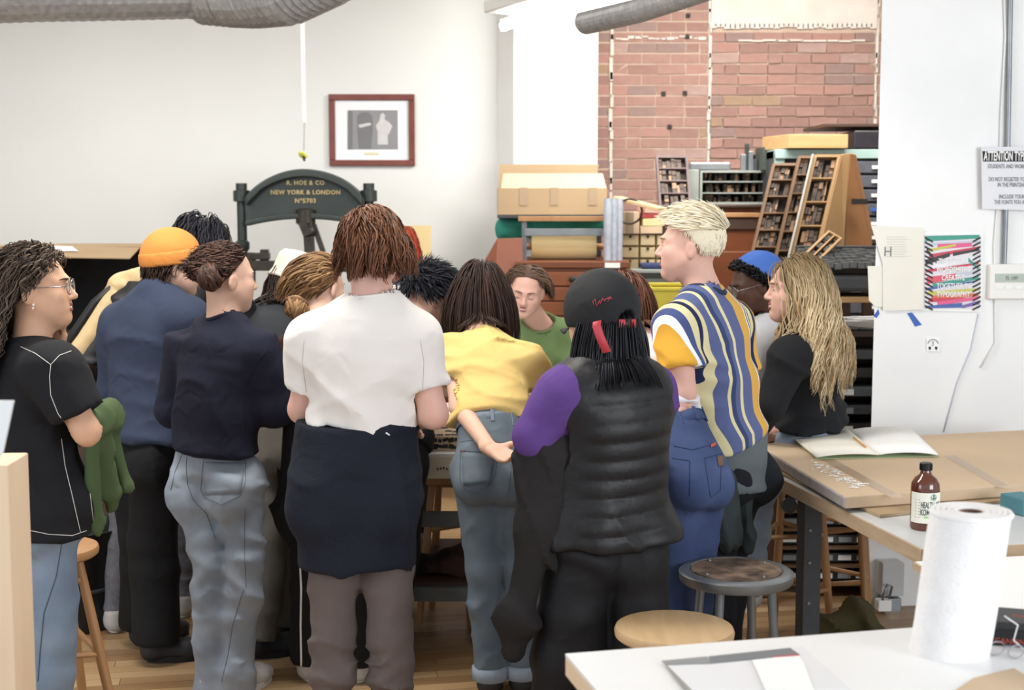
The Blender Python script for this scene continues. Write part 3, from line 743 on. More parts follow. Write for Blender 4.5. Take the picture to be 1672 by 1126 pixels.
# brick wall: mortar slab with every brick a piece
xb0, xb1 = x3-.05, 6.0
bw = struct(build(MB().box(((xb0+xb1)/2, YR+.104, ZC/2), (xb1-xb0, .2, ZC)), 'wall_brick', mat('mortar', 'bfa48e', 'd2bca8', rough=.95, scale=14, amt=.8, bump=.5, bscale=60), loc=(xb0, YR, 0)))
BM = [mat('brick_%d' % i, a, b, rough=.9, scale=16, amt=.9, bump=.5, bscale=70) for i, (a, b) in enumerate([('a0756a','b58c80'),('966c62','ab8479'),('a8766a','ba8e82'),('8d6f68','a58982'),('a68279','bd9e95'),('9c7a60','b4957a')])]
cm = {}
def brick_mesh(L, H, k, v):
    key = (L, H, k, v)
    if key not in cm:
        r = np.random.default_rng(v*7+k); q = np.array([[x,y,z] for x in (-L/2,L/2) for y in (0,.03) for z in (-H/2,H/2)]); q += r.uniform(-.0035,.0035,q.shape)
        me = bpy.data.meshes.new('brick'); me.from_pydata([tuple(p) for p in q], [], [(0,1,3,2),(4,6,7,5),(0,4,5,1),(2,3,7,6),(0,2,6,4),(1,5,7,3)]); me.materials.append(BM[k]); cm[key] = me
    return cm[key]
CH = .0745; nb = 0; rest = MB(); seamx = W(1157, 200, YR)[0]; left = W(1000, 200, YR)[0]; right = W(1428, 200, YR)[0]
row = 0; zt = ZC-.02
zplaster = W(1300, 40, YR)[2]
while zt > 1.0:
    for (xa, xe, sh, yo) in ((xb0+.02, left-.02, 0, 0), (left, seamx-.008, .5*(row % 2), .0), (seamx+.008, right-.012, .5*((row+1) % 2)+.12*RNG.uniform(), -.012), (right+.008, right+1.0, .5*(row % 2), 0)):
        x = xa - sh*.2
        while x < xe:
            L = .206 if RNG.uniform() > .16 else .10
            a = max(x, xa); e = min(x+L, xe)
            if e-a > .03:
                ctr = (a+e)/2; wdt = e-a-.009
                vis = (sh or xa < left) and zt < zplaster+.9 and zt > 1.62 and ctr < right+.15
                if zt-CH/2 > zplaster-.02 and ctr > seamx: x += L; continue
                if vis and nb < 300:
                    o = bpy.data.objects.new('brick', brick_mesh(round(wdt, 2), CH-.011, int(RNG.choice(6, p=[.3,.22,.17,.14,.14,.03])), int(RNG.integers(3)))); COL.objects.link(o); o.parent = bw
                    o.location = (ctr-xb0, (-.003+yo+RNG.uniform(-.004,.004)), zt-CH/2); nb += 1
                else: rest.box((ctr, YR+.012+yo, zt-CH/2), (wdt, .03, CH-.011))
            x += L
    zt -= CH; row += 1
build(rest, 'bricks_beyond', BM[0], bw, kind='stuff')
# drips of old plaster on the joints, plaster head above the brick
mb = MB().box(((seamx+right)/2+.0, YR-.006, (zplaster+ZC)/2), (right-seamx-.01, .05, ZC-zplaster))
for i in range(34):
    x = seamx+.02+(right-seamx-.05)*i/33; mb.box((x, YR-.008, zplaster-RNG.uniform(0,.018)), (.05, .045, .04))
build(mb, 'plaster_band', mat('old_plaster', 'e6ddd4', 'd9cdc2', rough=.9, scale=5), bw, bevel=.004)
for xs in (left-.012, seamx, right):
    mb = MB(); z = 1.6
    while z < ZC:
        h = RNG.uniform(.05, .16); mb.box((xs+RNG.uniform(-.006,.006), YR-.003, z), (RNG.uniform(.010,.024), .035, h)); z += h*.9
    build(mb, 'plaster_seam', bpy.data.materials['old_plaster'], bw)
zz = W(1050, 62, YR)[2]; mb = MB()
for i in range(14): mb.box((left+.04+i*(seamx-left-.05)/14, YR-.002, zz+RNG.uniform(-.01,.01)), (RNG.uniform(.02,.06), .025, RNG.uniform(.008,.022)))
build(mb, 'plaster_drips', bpy.data.materials['old_plaster'], bw)
mb = MB(); x1 = right
for i in range(10): mb.box((seamx+.25+i*(right-seamx-.3)/10, YR-.016, W(1300, 67, YR)[2]+RNG.uniform(-.004,.004)), (RNG.uniform(.06,.11), .02, .012))
build(mb, 'plaster_smears', bpy.data.materials['old_plaster'], bw)
mb = MB()
for (px, py) in ((1123, 26), (1118, 152), (1083, 153), (1093, 207), (1122, 60)): c = W(px, py, YR); mb.box((c[0], YR-.008, c[2]), (.03, .02, .03))
build(mb, 'dark_holes', M_INK, bw)
# right-hand white pier: face with posters
YP = 6.15
xp = W(1438, 100, YP)[0]
pier = struct(build(MB().prism([(xp, YP), (xp+3.2, YP+.35), (xp+3.2, YP+.60), (xp*(YP+.48)/YP+.06, YP+.48)], (0,0,0), (1,0,0), (0,1,0), (0,0,ZC)), 'wall_pier', M_WHITE))
def PP(px, py, off=0):                      # point on the pier face
    n = unit([.35, -3.2, 0]); e = np.array([0,0,EYE]); d = W(px, py, 1.) - e; o = np.array([xp, YP, 0]); t = ((o-e)@n)/(d@n); return e+d*t+n*off
PX = unit([3.2, .35, 0]); PZ = np.array([0,0,1.]); PN = unit([.35, -3.2, 0])
# ceiling ducts, lamp
t = thing('ceiling_duct', 'grey corrugated ventilation duct hanging at upper left', 'duct', (-2.5, 7.6, 3.0))
a = W(-60, -10, 7.4); b = W(210, -2, 7.6); c = W(330, -4, 7.7)
mb = MB(); n = 60
def ring_tube(mb, pts, r, amp, wl):
    pts = np.array(pts, float); L = np.r_[0, np.cumsum(np.linalg.norm(np.diff(pts,axis=0),axis=1))]; m = int(L[-1]/wl*2); tt = np.linspace(0, L[-1], m)
    q = np.stack([np.interp(tt, L, pts[:,k]) for k in range(3)], 1); mb.tube(q, r+amp*(np.arange(m) % 2), n=20)
p0 = np.array([-4.6, 7.0, 3.06]); p1 = np.array([-1.9, 7.7, 3.05])
ring_tube(mb, [W(-120,-12,7.2), W(60,-17,7.3), W(200,-18,7.5), W(330,-20,7.7)], .16, .004, .05)
build(mb, 'straight_run', M_DUCT, t, smooth=False)
mb = MB(); c0 = W(330,-14,7.7)
pts = [c0, W(380,-10,7.6), W(420,-10,7.4), W(470,-16,7.2), W(540,-50,7.0), W(600,-95,6.8)]
ring_tube(mb, pts, .165, .012, .045); build(mb, 'elbow', M_DUCT, t, smooth=False)
mb = MB()
for px in (120, 290): q = W(px, -18, 7.45); mb.box((q[0], q[1], (q[2]+ZC)/2), (.02, .002, ZC-q[2]))
build(mb, 'strap', M_STEEL, t)
t = thing('ceiling_duct', 'grey corrugated duct crossing in front of the brick wall', 'duct', (.8, 7.5, 3))
mb = MB(); ring_tube(mb, [W(955,36,7.8), W(1045,14,7.2), W(1150,-22,6.6), W(1300,-80,6.0)], .062, .008, .04); build(mb, 'flexible_hose', M_DUCT, t)
mb = MB(); q = W(1045,20,7.2); mb.box((q[0], q[1], (q[2]+ZC)/2), (.02, .002, ZC-q[2])); build(mb, 'strap', M_STEEL, t)
t = thing('fluorescent_lamp', 'hanging fluorescent lamp with two bright bare tubes', 'ceiling lamp', tuple(W(960, 20, 6.2)))
A, B = W(822, 42, 7.0), W(1290, -75, 5.2); d = unit(B-A); sd = unit(np.cross(d, [0,0,1]))
mb = MB()
for g in (0, 1): p = A+sd*(.10*g+.0)-np.array([0,0,.0]); mb.tube([p+g*d*.28, B+sd*.10*g], .024, n=14)
p = A+d*.12+sd*.05; mb.tube([p, B+sd*.05], .020, n=12)
build(mb, 'tube', M_TUBE, t, smooth=True)
mb = MB().beam(A+np.array([0,0,.075])+d*.05+sd*.05, B+np.array([0,0,.075])+sd*.05, .18, .06); build(mb, 'housing', mat('lamp_housing', 'd8d4cc', rough=.5), t, bevel=.008)
mb = MB()
for g in (0, 1): mb.box(A+sd*.10*g+g*d*.26, (.03,.03,.06))
build(mb, 'tube_holder', M_WHITE, t)
mb = MB(); q = A+d*.5+sd*.05; mb.tube([q+np.array([0,0,.1]), (q[0],q[1],ZC)], .003); q = A+d*1.6+sd*.05; mb.tube([q+np.array([0,0,.1]), (q[0],q[1],ZC)], .003); build(mb, 'hanging_wire', M_STEEL, t)
# power drop cord
t = thing('cord_reel_drop', 'white cord hanging from ceiling with yellow plug end above the press', 'cord', tuple(W(496, 262, 8.6)))
a = W(496, 246, 8.6); mb = MB().tube([W(494, 10, 8.6)+np.array([0,0,.5]), W(494, 10, 8.6), W(497, 200, 8.6)], np.array([.016,.016,.012]), n=8); build(mb, 'cord', M_WHITE, t, smooth=True)
mb = MB().tube([W(497,200,8.6), W(496.5,225,8.6), a], .005); build(mb, 'thin_cord', mat('grey_cord', 'b8b4ac', rough=.6), t)
mb = MB().tube([W(489,249,8.6), W(494,250,8.58), W(501,255,8.6), W(496,258,8.62), W(489,252,8.6)], .010); build(mb, 'yellow_plug', mat('yellow_plastic', 'd6d84a', rough=.5), t, smooth=True)
mb = MB().tube([W(496,254,8.6), W(497,263,8.6)], .007); build(mb, 'plug_tip', M_BLACK, t)
# framed photograph
t = thing('picture_frame', 'red-brown framed black and white photograph on the white wall', 'picture', tuple(W(607, 270, YB-.01)))
q = [W(537,154,YB), W(677,154,YB), W(677,271,YB), W(537,271,YB)]; x0, x1, z1, z0 = q[0][0], q[1][0], q[0][2], q[2][2]; yb = YB-.002
def FX(px, py, dy): p = W(px, py, YB); return np.array([p[0], YB-dy, p[2]])
fw = .040; mb = MB()
mb.box(((x0+x1)/2, yb-.012, z1-fw/2), (x1-x0, .026, fw)); mb.box(((x0+x1)/2, yb-.012, z0+fw/2), (x1-x0, .026, fw))
for xx in (x0+fw/2, x1-fw/2): mb.box((xx, yb-.012, (z0+z1)/2), (fw, .026, z1-z0-2*fw))
build(mb, 'frame', mat('mahogany', '6d2c1e', '81382a', rough=.35, scale=8), t, bevel=.004)
build(MB().box(((x0+x1)/2, yb-.004, (z0+z1)/2), (x1-x0-fw, .006, z1-z0-fw)), 'mat_board', mat('mat_board', 'e9ebee', rough=.6), t)
ph = build(MB().box(((FX(567,0,0)+FX(648,0,0))/2)[0:1].tolist()+[yb-.008, (FX(0,180,0)[2]+FX(0,244,0)[2])/2], (FX(648,0,0)[0]-FX(567,0,0)[0], .002, FX(0,180,0)[2]-FX(0,244,0)[2])) if False else MB().box(((FX(567,0,0)[0]+FX(648,0,0)[0])/2, yb-.008, (FX(0,180,0)[2]+FX(0,244,0)[2])/2), (FX(648,0,0)[0]-FX(567,0,0)[0], .002, FX(0,180,0)[2]-FX(0,244,0)[2])), 'photograph', mat('photo_grey', '5c5a60', '77747a', rough=.5, scale=12, amt=.9), t)
def flat(px_poly, dy, name, m, parent, w=lambda x, y, d: FX(x, y, d)):
    P = [w(x, y, dy) for x, y in px_poly]; return build(MB().add(P, [tuple(range(len(P)))]), name, m, parent)
MD = mat('photo_dark', '26242a', '3c3a40', rough=.5, scale=30, amt=.9); MLt = mat('photo_light', 'cfcccb', 'b5b2b2', rough=.5, scale=25)
flat([(583,190),(590,184),(603,184),(609,192),(609,214),(606,243),(586,243),(584,215)], .0125, 'printed_press_shape', MD, ph)
flat([(568,181),(576,181),(576,244),(568,244)], .0125, 'printed_dark_edge', MD, ph)
flat([(621,188),(625,184),(629,188),(628,195),(636,200),(641,206),(636,217),(633,222),(634,236),(617,236),(617,215),(614,205),(620,197)], .0128, 'printed_figure_shape', MLt, ph)
flat([(585,204),(604,200),(607,204),(588,209)], .0130, 'printed_press_bar', MLt, ph)
flat([(595,249),(619,249),(619,253),(595,253)], .0125, 'caption_plate', mat('brass_caption', 'cfc98f', rough=.5), t)
gl = build(MB().box(((x0+x1)/2, yb-.013, (z0+z1)/2), (x1-x0-2*fw, .001, z1-z0-2*fw)), 'glass_pane', mat('picture_glass', 'ffffff', rough=.03, alpha=.08, spec=.6), t)
# ------------------------------------------------------------------ the hand press
YQ = 8.7; t = thing('hand_press', 'old dark iron hand press with arched top and gilt lettering', 'printing press', tuple(WZ(499, 0, YQ)))
def prism_px(poly, Y, th, name, m, parent, bevel=.008):
    P = [W(x, y, Y) for x, y in poly]; o = P[0]; x = np.array([1,0,0]); z = np.array([0,0,1.])
    pl = [((p-o)[0], (p-o)[2]) for p in P]; return build(MB().prism(pl, o-np.array([0,th/2,0]), x, z, (0, th, 0)), name, m, parent, bevel=bevel)
arc = [(405+ (593-405)*i/24, 0) for i in range(25)]
top = []; inn = []
for i in range(25):
    u = -1+2*i/24; x = 499+u*94; yt = 276+ (abs(u)**2.0)*38+(abs(u)**8)*6; top.append((x, yt)); inn.append((x, yt+13+ (3 if abs(u) > .8 else 0)))
bot = [(499+u*96, 369 - 12*(1-u*u)) for u in np.linspace(1, -1, 15)]
body_poly = top + [(597, 325)] + bot + [(401, 325)]
pb = prism_px(body_poly, YQ, .10, 'head_plate', M_IRON, t)
rim = top + inn[::-1]
prism_px(rim, YQ-.03, .16, 'arch_rim', M_IRON, t)
low = bot + [(x, y-9) for x, y in bot[::-1]]; prism_px(low, YQ-.03, .15, 'lower_rim', M_IRON, t)
for px in (394, 602):
    a = W(px, 299, YQ); r = 9.3/264; zt = a[2]
    mb = MB().lathe([(r*.8, 0), (r*.8, zt-.72), (r*1.05, zt-.72), (r*1.05, zt-.55), (r*.85,zt-.5), (r*.85, zt-.42-.0), (r*1.25, zt-.40), (r*1.25, zt-.36), (r*.85, zt-.35), (r*.85, zt-.115), (r*1.45, zt-.11), (r*1.45, zt-.045), (r*.98, zt-.04), (r*.98, zt)], (a[0], YQ, 0)); build(mb, 'pillar', M_IRON, t, smooth=True)
for (s_, sz, py) in (('R. HOE & CO', .036, 301.5), ('NEW YORK & LONDON', .036, 317), ('Nº5703', .038, 331)):
    mb = MB(); c = W(499, py, YQ-.05); put_text(mb, s_, sz, (c[0], YQ-.054, c[2]), (1,0,0), (0,0,1), extrude=.004, spacing=1.12, bold=.001); build(mb, 'gilt_lettering', M_GOLD, t)
mb = MB()
c = W(499, 356, YQ-.06); mb.lathe([(.03,-.05),(.06,-.03),(.06,.05),(.03,.06)], c)
mb.beam(W(503,362,YQ-.08), W(507,430,YQ-.08), .06, .05); mb.beam(W(512,366,YQ-.06), W(528,412,YQ-.06), .035, .03); mb.beam(W(494,362,YQ-.1), W(503,384,YQ-.1), .06, .05)
mb.ball(W(506,378,YQ-.08), .04); build(mb, 'toggle', M_IROND, t, smooth=True)
mb = MB(); mb.beam(W(405,433,YQ-.1), W(600,436,YQ-.1), .08, .06); mb.beam(W(410,412,YQ-.1), W(410,470,YQ-.1), .05); mb.beam(W(432,407,YQ-.1), W(432,441,YQ-.1), .05); mb.beam(W(412,418,YQ-.1), W(440,418,YQ-.1), .08, .04); build(mb, 'platen_bar', M_IROND, t, bevel=.005)
mb = MB(); p = WZ(499, .78, YQ-.1); mb.box((p[0], YQ-.1, .90), (.86, 1.0, .07)); mb.box((p[0], YQ-.1, 1.12), (.62, .5, .07)); build(mb, 'bed', M_IROND, t, bevel=.006)
mb = MB()
for g in (-1, 1): mb.box((p[0]+g*.3, YQ-.1, .43), (.07, .9, .86))
build(mb, 'leg_frame', M_IRON, t, bevel=.01)
# ------------------------------------------------------------------ furniture and stores
def rect_table(name, label, TL, TR, BR, BL, z, th, mtop, legs, mleg, lw=.07, edge=None, cat='table'):
    c = (np.array(TL)+np.array(BR))/2; t = thing(name, label, cat, (c[0], c[1], 0))
    P = [np.array([q[0], q[1], z]) for q in (BL, BR, TR, TL)]; D = np.array([0,0,-th])
    mb = MB().add(P+[p+D for p in P], [(0,1,2,3),(7,6,5,4),(0,4,5,1),(1,5,6,2),(2,6,7,3),(3,7,4,0)])
    o = build(mb, 'table_top', mtop, t, bevel=.003)
    if edge:
        ds = [unit(P[1]-P[0]), unit(P[3]-P[0])]; mb = MB()
        for a, b in ((P[0],P[1]), (P[0],P[3]), (P[3],P[2]), (P[1],P[2])):
            dd = unit(b-a); nn = np.cross(dd, [0,0,1]); mid = (a+b)/2; s_ = 1 if nn@(mid-(P[0]+P[2])/2) > 0 else -1
            mb.beam(a+D/2+nn*s_*.004-np.array([0,0,.002]), b+D/2+nn*s_*.004-np.array([0,0,.002]), .008, th)
        build(mb, 'edge_band', edge, t)
    for q in legs:
        build(MB().box((q[0], q[1], (z-th)/2), (lw, lw, z-th), rotz(TH)), 'leg', mleg, t, bevel=.003)
    return t
Rm = rotz(TH)[:2,:2]
# right-hand work table
ZW = .80; ZP = .852
def onz(px, py, z):
    e = np.array([0,0,EYE]); d = W(px, py, 1.)-e; return (e+d*((z-EYE)/d[2]))
A0 = onz(1250, 766, ZW)[:2]; ex = Rm@np.array([1,0])
tl = A0; bl = onz(1506, 895, ZW)[:2]; tr = tl+ex*2.3; br = bl+ex*2.3
leg1 = tl+(bl-tl)*.17+ex*.09
wt = rect_table('work_table', 'grey-topped work table with plywood edge under the flat cardboard package', tl, tr, br, bl, ZW, .045, M_TABLEG, [leg1, leg1+ex*1.9, bl+ex*1.95+np.array([.0,.18])], M_STEELD, .068, M_PLY)
build(MB().beam(np.array([leg1[0], leg1[1], .73]), np.array([*(leg1+ex*1.9), .73]), .05, .04), 'apron_rail', M_STEELD, wt)
for zz in (.22, .35, .5, .62): build(MB().tube([(leg1[0]-.004, leg1[1]-.04, zz), (leg1[0]-.004, leg1[1]-.03, zz)], .006), 'leg_bolt', M_STEEL, wt)
cst = leg1+np.array([-.10,-.02]); build(MB().lathe([(.0,-.012),(.028,-.012),(.028,.012),(0,.012)], (cst[0]+.02, cst[1], .71), rotx(math.pi/2)), 'clamp_wheel', M_BLACK, wt, smooth=True)
# second white table nearer
b0 = onz(1495, 916, .815)[:2]; c0 = onz(1611, 988, .815)[:2]; fdir = unit(c0-b0); br2 = b0+fdir*1.05
rect_table('side_table', 'white-topped table at the right edge beside the paper towel', b0, b0+ex*.95, c0+unit(onz(1662,1016,.815)[:2]-c0)*.8, c0, .815, .02, M_PAPER, [b0+ex*.12+fdir*.10, b0+ex*.85+fdir*.10, c0+ex*.6+np.array([.0,.0])], M_STEELD, .05, M_PLY)
# cardboard package on the table
P0 = [onz(1233, 724, ZP)[:2], onz(1720, 699, ZP)[:2], onz(1780, 782, ZP)[:2], onz(1380, 811, ZP)[:2]]
def slab(P, z, th, bow=0): 
    V = [np.array([q[0], q[1], z]) for q in P]; D = np.array([0,0,-th]); return MB().add(V+[p+D for p in V], [(3,2,1,0),(4,5,6,7),(0,1,5,4),(1,2,6,5),(2,3,7,6),(3,0,4,7)])
pk = thing('cardboard_package', 'large flat taped cardboard package lying on the work table', 'package', (*((P0[0]+P0[2])/2), ZP-.041))
build(slab(P0, ZP, .040), 'carton', M_CARDL, pk, bevel=.004)
mb = MB(); a, b = P0[0], P0[3]; d2 = unit(b-a)
mb.beam(np.array([*a,ZP-.019]), np.array([*b,ZP-.019]), .012, .036); build(mb, 'plastic_end', mat('plastic_wrap', 'b9b0ae', 'a39a98', rough=.2, scale=30), pk, bevel=.004)
M_TAPE = mat('clear_tape', 'c9ad8c', rough=.2, alpha=.55)
def on_pk(px, py, dz=.0012):
    e = np.array([0,0,EYE]); d = W(px, py, 1.)-e; tt = (ZP+dz-EYE)/d[2]; return e+d*tt
for qd in ([(1455,812),(1478,812),(1280,705),(1262,708)], [(1630,795),(1655,797),(1560,742),(1540,744)]):
    build(MB().add([on_pk(*p) for p in qd], [(0,1,2,3)]), 'tape', M_TAPE, pk)
mb = MB(); rr = np.random.default_rng(5)
for i in range(90):
    u = rr.uniform(0,1); px = 1328+u*80+rr.normal()*4; py = 757+u*38+rr.uniform(-7,7); c = on_pk(px, py, .002); s_ = rr.uniform(.004,.011); a = rr.uniform(0,3)
    mb.box(c, (s_*2, s_*.7, .0015), rotz(a))
build(mb, 'torn_label_scraps', M_PAPER, pk, kind='stuff')
P1 = [onz(1262, 766, .811)[:2], onz(1600, 745, .811)[:2], onz(1720, 806, .811)[:2], onz(1437, 840, .811)[:2]]
tag(build(slab(P1, .811, .010), 'cardboard_sheet', M_CARD), 'flat cardboard sheet sticking out under the taped package', 'cardboard')
# notebook
nbk = thing('notebook', 'open notebook with blank white pages on the cardboard package', 'notebook', tuple(on_pk(1405, 727)))
def page(c4, bow, dz, name, m):
    c4 = [on_pk(*p, dz) for p in c4]
    def fn(u, v): p = (c4[0]*(1-u)+c4[1]*u)*(1-v)+(c4[3]*(1-u)+c4[2]*u)*v; return p+np.array([0,0,bow*math.sin(math.pi*u)**.8])
    o = build(MB().grid(fn, 12, 4), name, m, nbk, smooth='full'); s_ = o.modifiers.new('s','SOLIDIFY'); s_.thickness = .006; s_.offset = -1
    return o
page([(1287,709),(1386,704),(1434,743),(1332,747)], .008, .011, 'left_pages', M_CREAMP); page([(1386,704),(1487,701),(1531,743),(1434,743)], .010, .011, 'right_pages', M_PAPER)
build(slab([on_pk(*p)[:2] for p in ((1285,710),(1488,702),(1533,745),(1332,749))], ZP+.0025, .002), 'cover', mat('green_cover', '9db88a', rough=.6), nbk)
o = build(MB().tube([on_pk(1394,714,.026), on_pk(1414,730,.024)], .0035, n=6), 'pencil', mat('orange_paint', 'e0963c', rough=.5)); tag(o, 'orange pencil lying on the open notebook', 'pencil')
# bottle
bc = onz(1509, 862, ZW+.001); k = 1.0; bt = thing('bottle', 'amber glass bottle of kombucha with white label and black cap', 'bottle', tuple(bc))
M_AMB = mat('amber_glass', '5a2410', '6b2e16', rough=.08, scale=3, spec=.9); R_ = .0435
build(MB().lathe([(0,0),(R_*.93,0),(R_,.006),(R_,.125),(R_*.96,.142),(R_*.75,.158),(R_*.44,.168),(.0155,.178),(.0145,.192),(.0165,.193),(.0165,.198),(0,.198)], bc, n=40), 'glass', M_AMB, bt, smooth=True)
mb = MB().lathe([(.0185,.182),(.0185,.203),(.0165,.205),(0,.205)], bc, n=28)
for i in range(28): a = i*2*math.pi/28; mb.box(bc+np.array([.0187*math.cos(a), .0187*math.sin(a), .192]), (.0012,.0012,.018), rotz(a))
build(mb, 'cap', M_BLACK, bt, smooth=True)
def cylp(a0, a1, z0, z1, r, c, n=24): 
    return MB().grid(lambda u, v: c+np.array([r*math.cos(a0+(a1-a0)*u), r*math.sin(a0+(a1-a0)*u), z0+(z1-z0)*v]), n, 2)
lab = build(cylp(-2.98, -.05, .024, .118, R_+.0008, bc), 'label', mat('label_paper', 'eceadb', rough=.6), bt, smooth='full')
def wrap_text(txt, size, z, m, name, parent, r=R_+.0014, a0=-1.5, sx=.8, bold=0, rot=0):
    V, F = text_mesh(txt, size, extrude=.0002, sx=sx, bold=bold); a = a0+V[:,0]/r
    P = np.stack([bc[0]+(r+V[:,2])*np.cos(a), bc[1]+(r+V[:,2])*np.sin(a), bc[2]+z+V[:,1]], 1); return build(MB().add(P, F), name, m, parent)
MT = mat('label_ink', '4b5a5e', rough=.6)
wrap_text('HEALTH-ADE', .027, .072, MT, 'lettering', lab, a0=-1.38, sx=.42, bold=.0005); wrap_text('KOMBUCHA', .027, .0495, MT, 'lettering', lab, a0=-1.38, sx=.46, bold=.0005)
build(cylp(-1.9, -.5, .0405, .046, R_+.0012, bc), 'green_stripe', mat('lime', '8fd07a', rough=.6), lab, smooth='full')
wrap_text('o', .05, .093, mat('pale_green_ring','a9c7b4',rough=.6), 'round_emblem', lab, a0=-1.25, sx=1, r=R_+.0012)
mb = MB()
def cp(x, z): a = -1.25+x/(R_+.002); return bc+np.array([(R_+.002)*math.cos(a), (R_+.002)*math.sin(a), z])
mb.tube([cp(0,.114), cp(0,.098)], .0011, n=5); mb.tube([cp(x, .1+ (x/.008)**2*.005) for x in np.linspace(-.008,.008,7)], .0011, n=5); mb.tube([cp(-.004,.110), cp(.004,.110)], .0009, n=5); build(mb, 'anchor_emblem', MT, lab)
mb = MB()
for i in range(7): mb.add([q for q in [bc+np.array([(R_+.0013)*math.cos(a), (R_+.0013)*math.sin(a), .095-i*.009+dz]) for (a, dz) in ((-2.55,0),(-2.2,0),(-2.2,.002),(-2.55,.002))]], [(0,1,2,3)])
build(mb, 'small_print', mat('light_green_ink','8fae6a',rough=.6), lab)
# teal box on table
c = onz(1668, 836, ZW); o = build(MB().box((c[0], c[1], ZW+.0285), (.085,.11,.055), rotz(.35)), 'small_box', mat('teal_card', '3f7a88', '4a8896', rough=.7, scale=8), bevel=.004); tag(o, 'small teal block on the grey table at the right edge', 'box')
# foreground table
ZF = .955; q0 = WZ(923, ZF, 2.58)[:2]; e1 = unit(np.array([.685,.16])); e2 = np.array([e1[1], -e1[0]])
ft = thing('foreground_table', 'white-topped wooden table in the foreground at lower right', 'table', (q0[0]+.9, q0[1]-.3, 0))
V4 = [q0, q0+e1*2.2, q0+e1*2.2+e2*.9, q0+e2*.9]
build(slab(V4, ZF, .006), 'white_top', mat('glossy_white_laminate', 'eeeeee', 'e8e8e8', rough=.3, scale=3), ft); build(slab([p+ (0) for p in V4], ZF-.0065, .036), 'wooden_board', M_MAPLE, ft, bevel=.002)
for p in (q0+e1*.1+e2*.1, q0+e1*2.0+e2*.1, q0+e1*.1+e2*.8, q0+e1*2.0+e2*.8): build(MB().box((p[0], p[1], (ZF-.045)/2), (.06,.06,ZF-.045), rotz(.23)), 'leg', M_MAPLE, ft, bevel=.003)
def on_f(px, py, dz=.0):
    e = np.array([0,0,EYE]); d = W(px, py, 1.)-e; return e+d*((ZF+dz-EYE)/d[2])
fd = thing('folder', 'thin folder with silver and dark grey cover on the white foreground table', 'folder', tuple(on_f(1200, 1090)))
def fq(c4, dz, name, m, th=.002, parent=None):
    V = [on_f(*p, dz) for p in c4]; D = np.array([0,0,-th]); n = len(V); return build(MB().add(V+[v+D for v in V], [tuple(range(n))]+[(i,(i+1)%n,n+(i+1)%n,n+i) for i in range(n)]), name, m, parent)
fq([(1080,1078),(1310,1054),(1390,1126),(1125,1126)], .0035, 'cover', mat('satin_white','e4e5e8',rough=.3), .003, fd)
fq([(1157,1071),(1290,1057),(1306,1068),(1160,1082)], .0050, 'dark_panel', mat('slate_panel','6f7278',rough=.5), .001, fd)
fq([(1080,1078),(1155,1071),(1160,1082),(1088,1084)], .0050, 'silver_band', M_STEEL, .001, fd)
fq([(1262,1071),(1303,1067),(1304,1070),(1264,1074)], .0058, 'red_line', mat('red_ink','c23a4a',rough=.6), .0006, fd)
fq([(1228,1077),(1262,1073),(1304,1070),(1312,1080),(1330,1126),(1250,1126)], .0062, 'white_insert', M_PAPER, .0008, fd)
fq([(1082,1080),(1088,1084),(1130,1126),(1120,1126)], .0052, 'crumpled_spine', mat('grey_spine','8f8b86',rough=.4), .001, fd)
o = fq([(1322,1080),(1326,1081),(1366,1112),(1362,1112)], .003, 'metal_ruler_edge', M_STEELD, .002); tag(o, 'thin dark strip lying on the white table beside the folder', 'strip')
o = fq([(1560,1126),(1590,1106),(1655,1090),(1672,1100),(1690,1126)], .004, 'paper_sheet', M_CARDL, .002); tag(o, 'tan paper sheet at the bottom right corner of the table', 'paper')
# paper towel
pc = on_f(1549, 1062); PH = .268; pr = .0715; tl_ = thing('paper_towel_roll', 'standing roll of white paper towel on the foreground table', 'paper towel', tuple(pc))
ax = np.array([.033, 0, 1.]); 
def prof(u, v):
    a = 2*math.pi*u*1.02; r = pr*(1+.035*u)+.0015*math.sin(a*3+v*4); return pc+np.array([r*math.cos(a-.6)+ .034*v, r*math.sin(a-.6), PH*v])
M_TOWEL = mat('towel_paper', 'f2f0ef', 'ebe8e6', rough=.9, scale=40, bump=.5, bscale=150)
build(MB().grid(prof, 72, 14), 'outer_sheet', M_TOWEL, tl_, smooth='full')
mb = MB(); tp = pc+np.array([.034,0,PH-.002])
for i in range(5): r1 = pr*(.99-.14*i); mb.tube([tp+np.array([r1*math.cos(a), r1*math.sin(a), .0]) for a in np.linspace(0,2*math.pi,41)[:-1]], .006, n=6, closed=True)
mb.add([tp+np.array([r*math.cos(a), r*math.sin(a), 0]) for r in (.021, pr*1.0) for a in np.linspace(0,2*math.pi,41)[:-1]], [(i,(i+1)%40,40+(i+1)%40,40+i) for i in range(40)])
build(mb, 'rolled_layers', M_TOWEL, tl_, smooth='full')
build(MB().lathe([(.0205,-.12),(.0205,.003),(.019,.003),(.019,-.12)], tp, n=28), 'core_tube', mat('core_card','7a5240','8a6250',rough=.9), tl_, smooth=True)
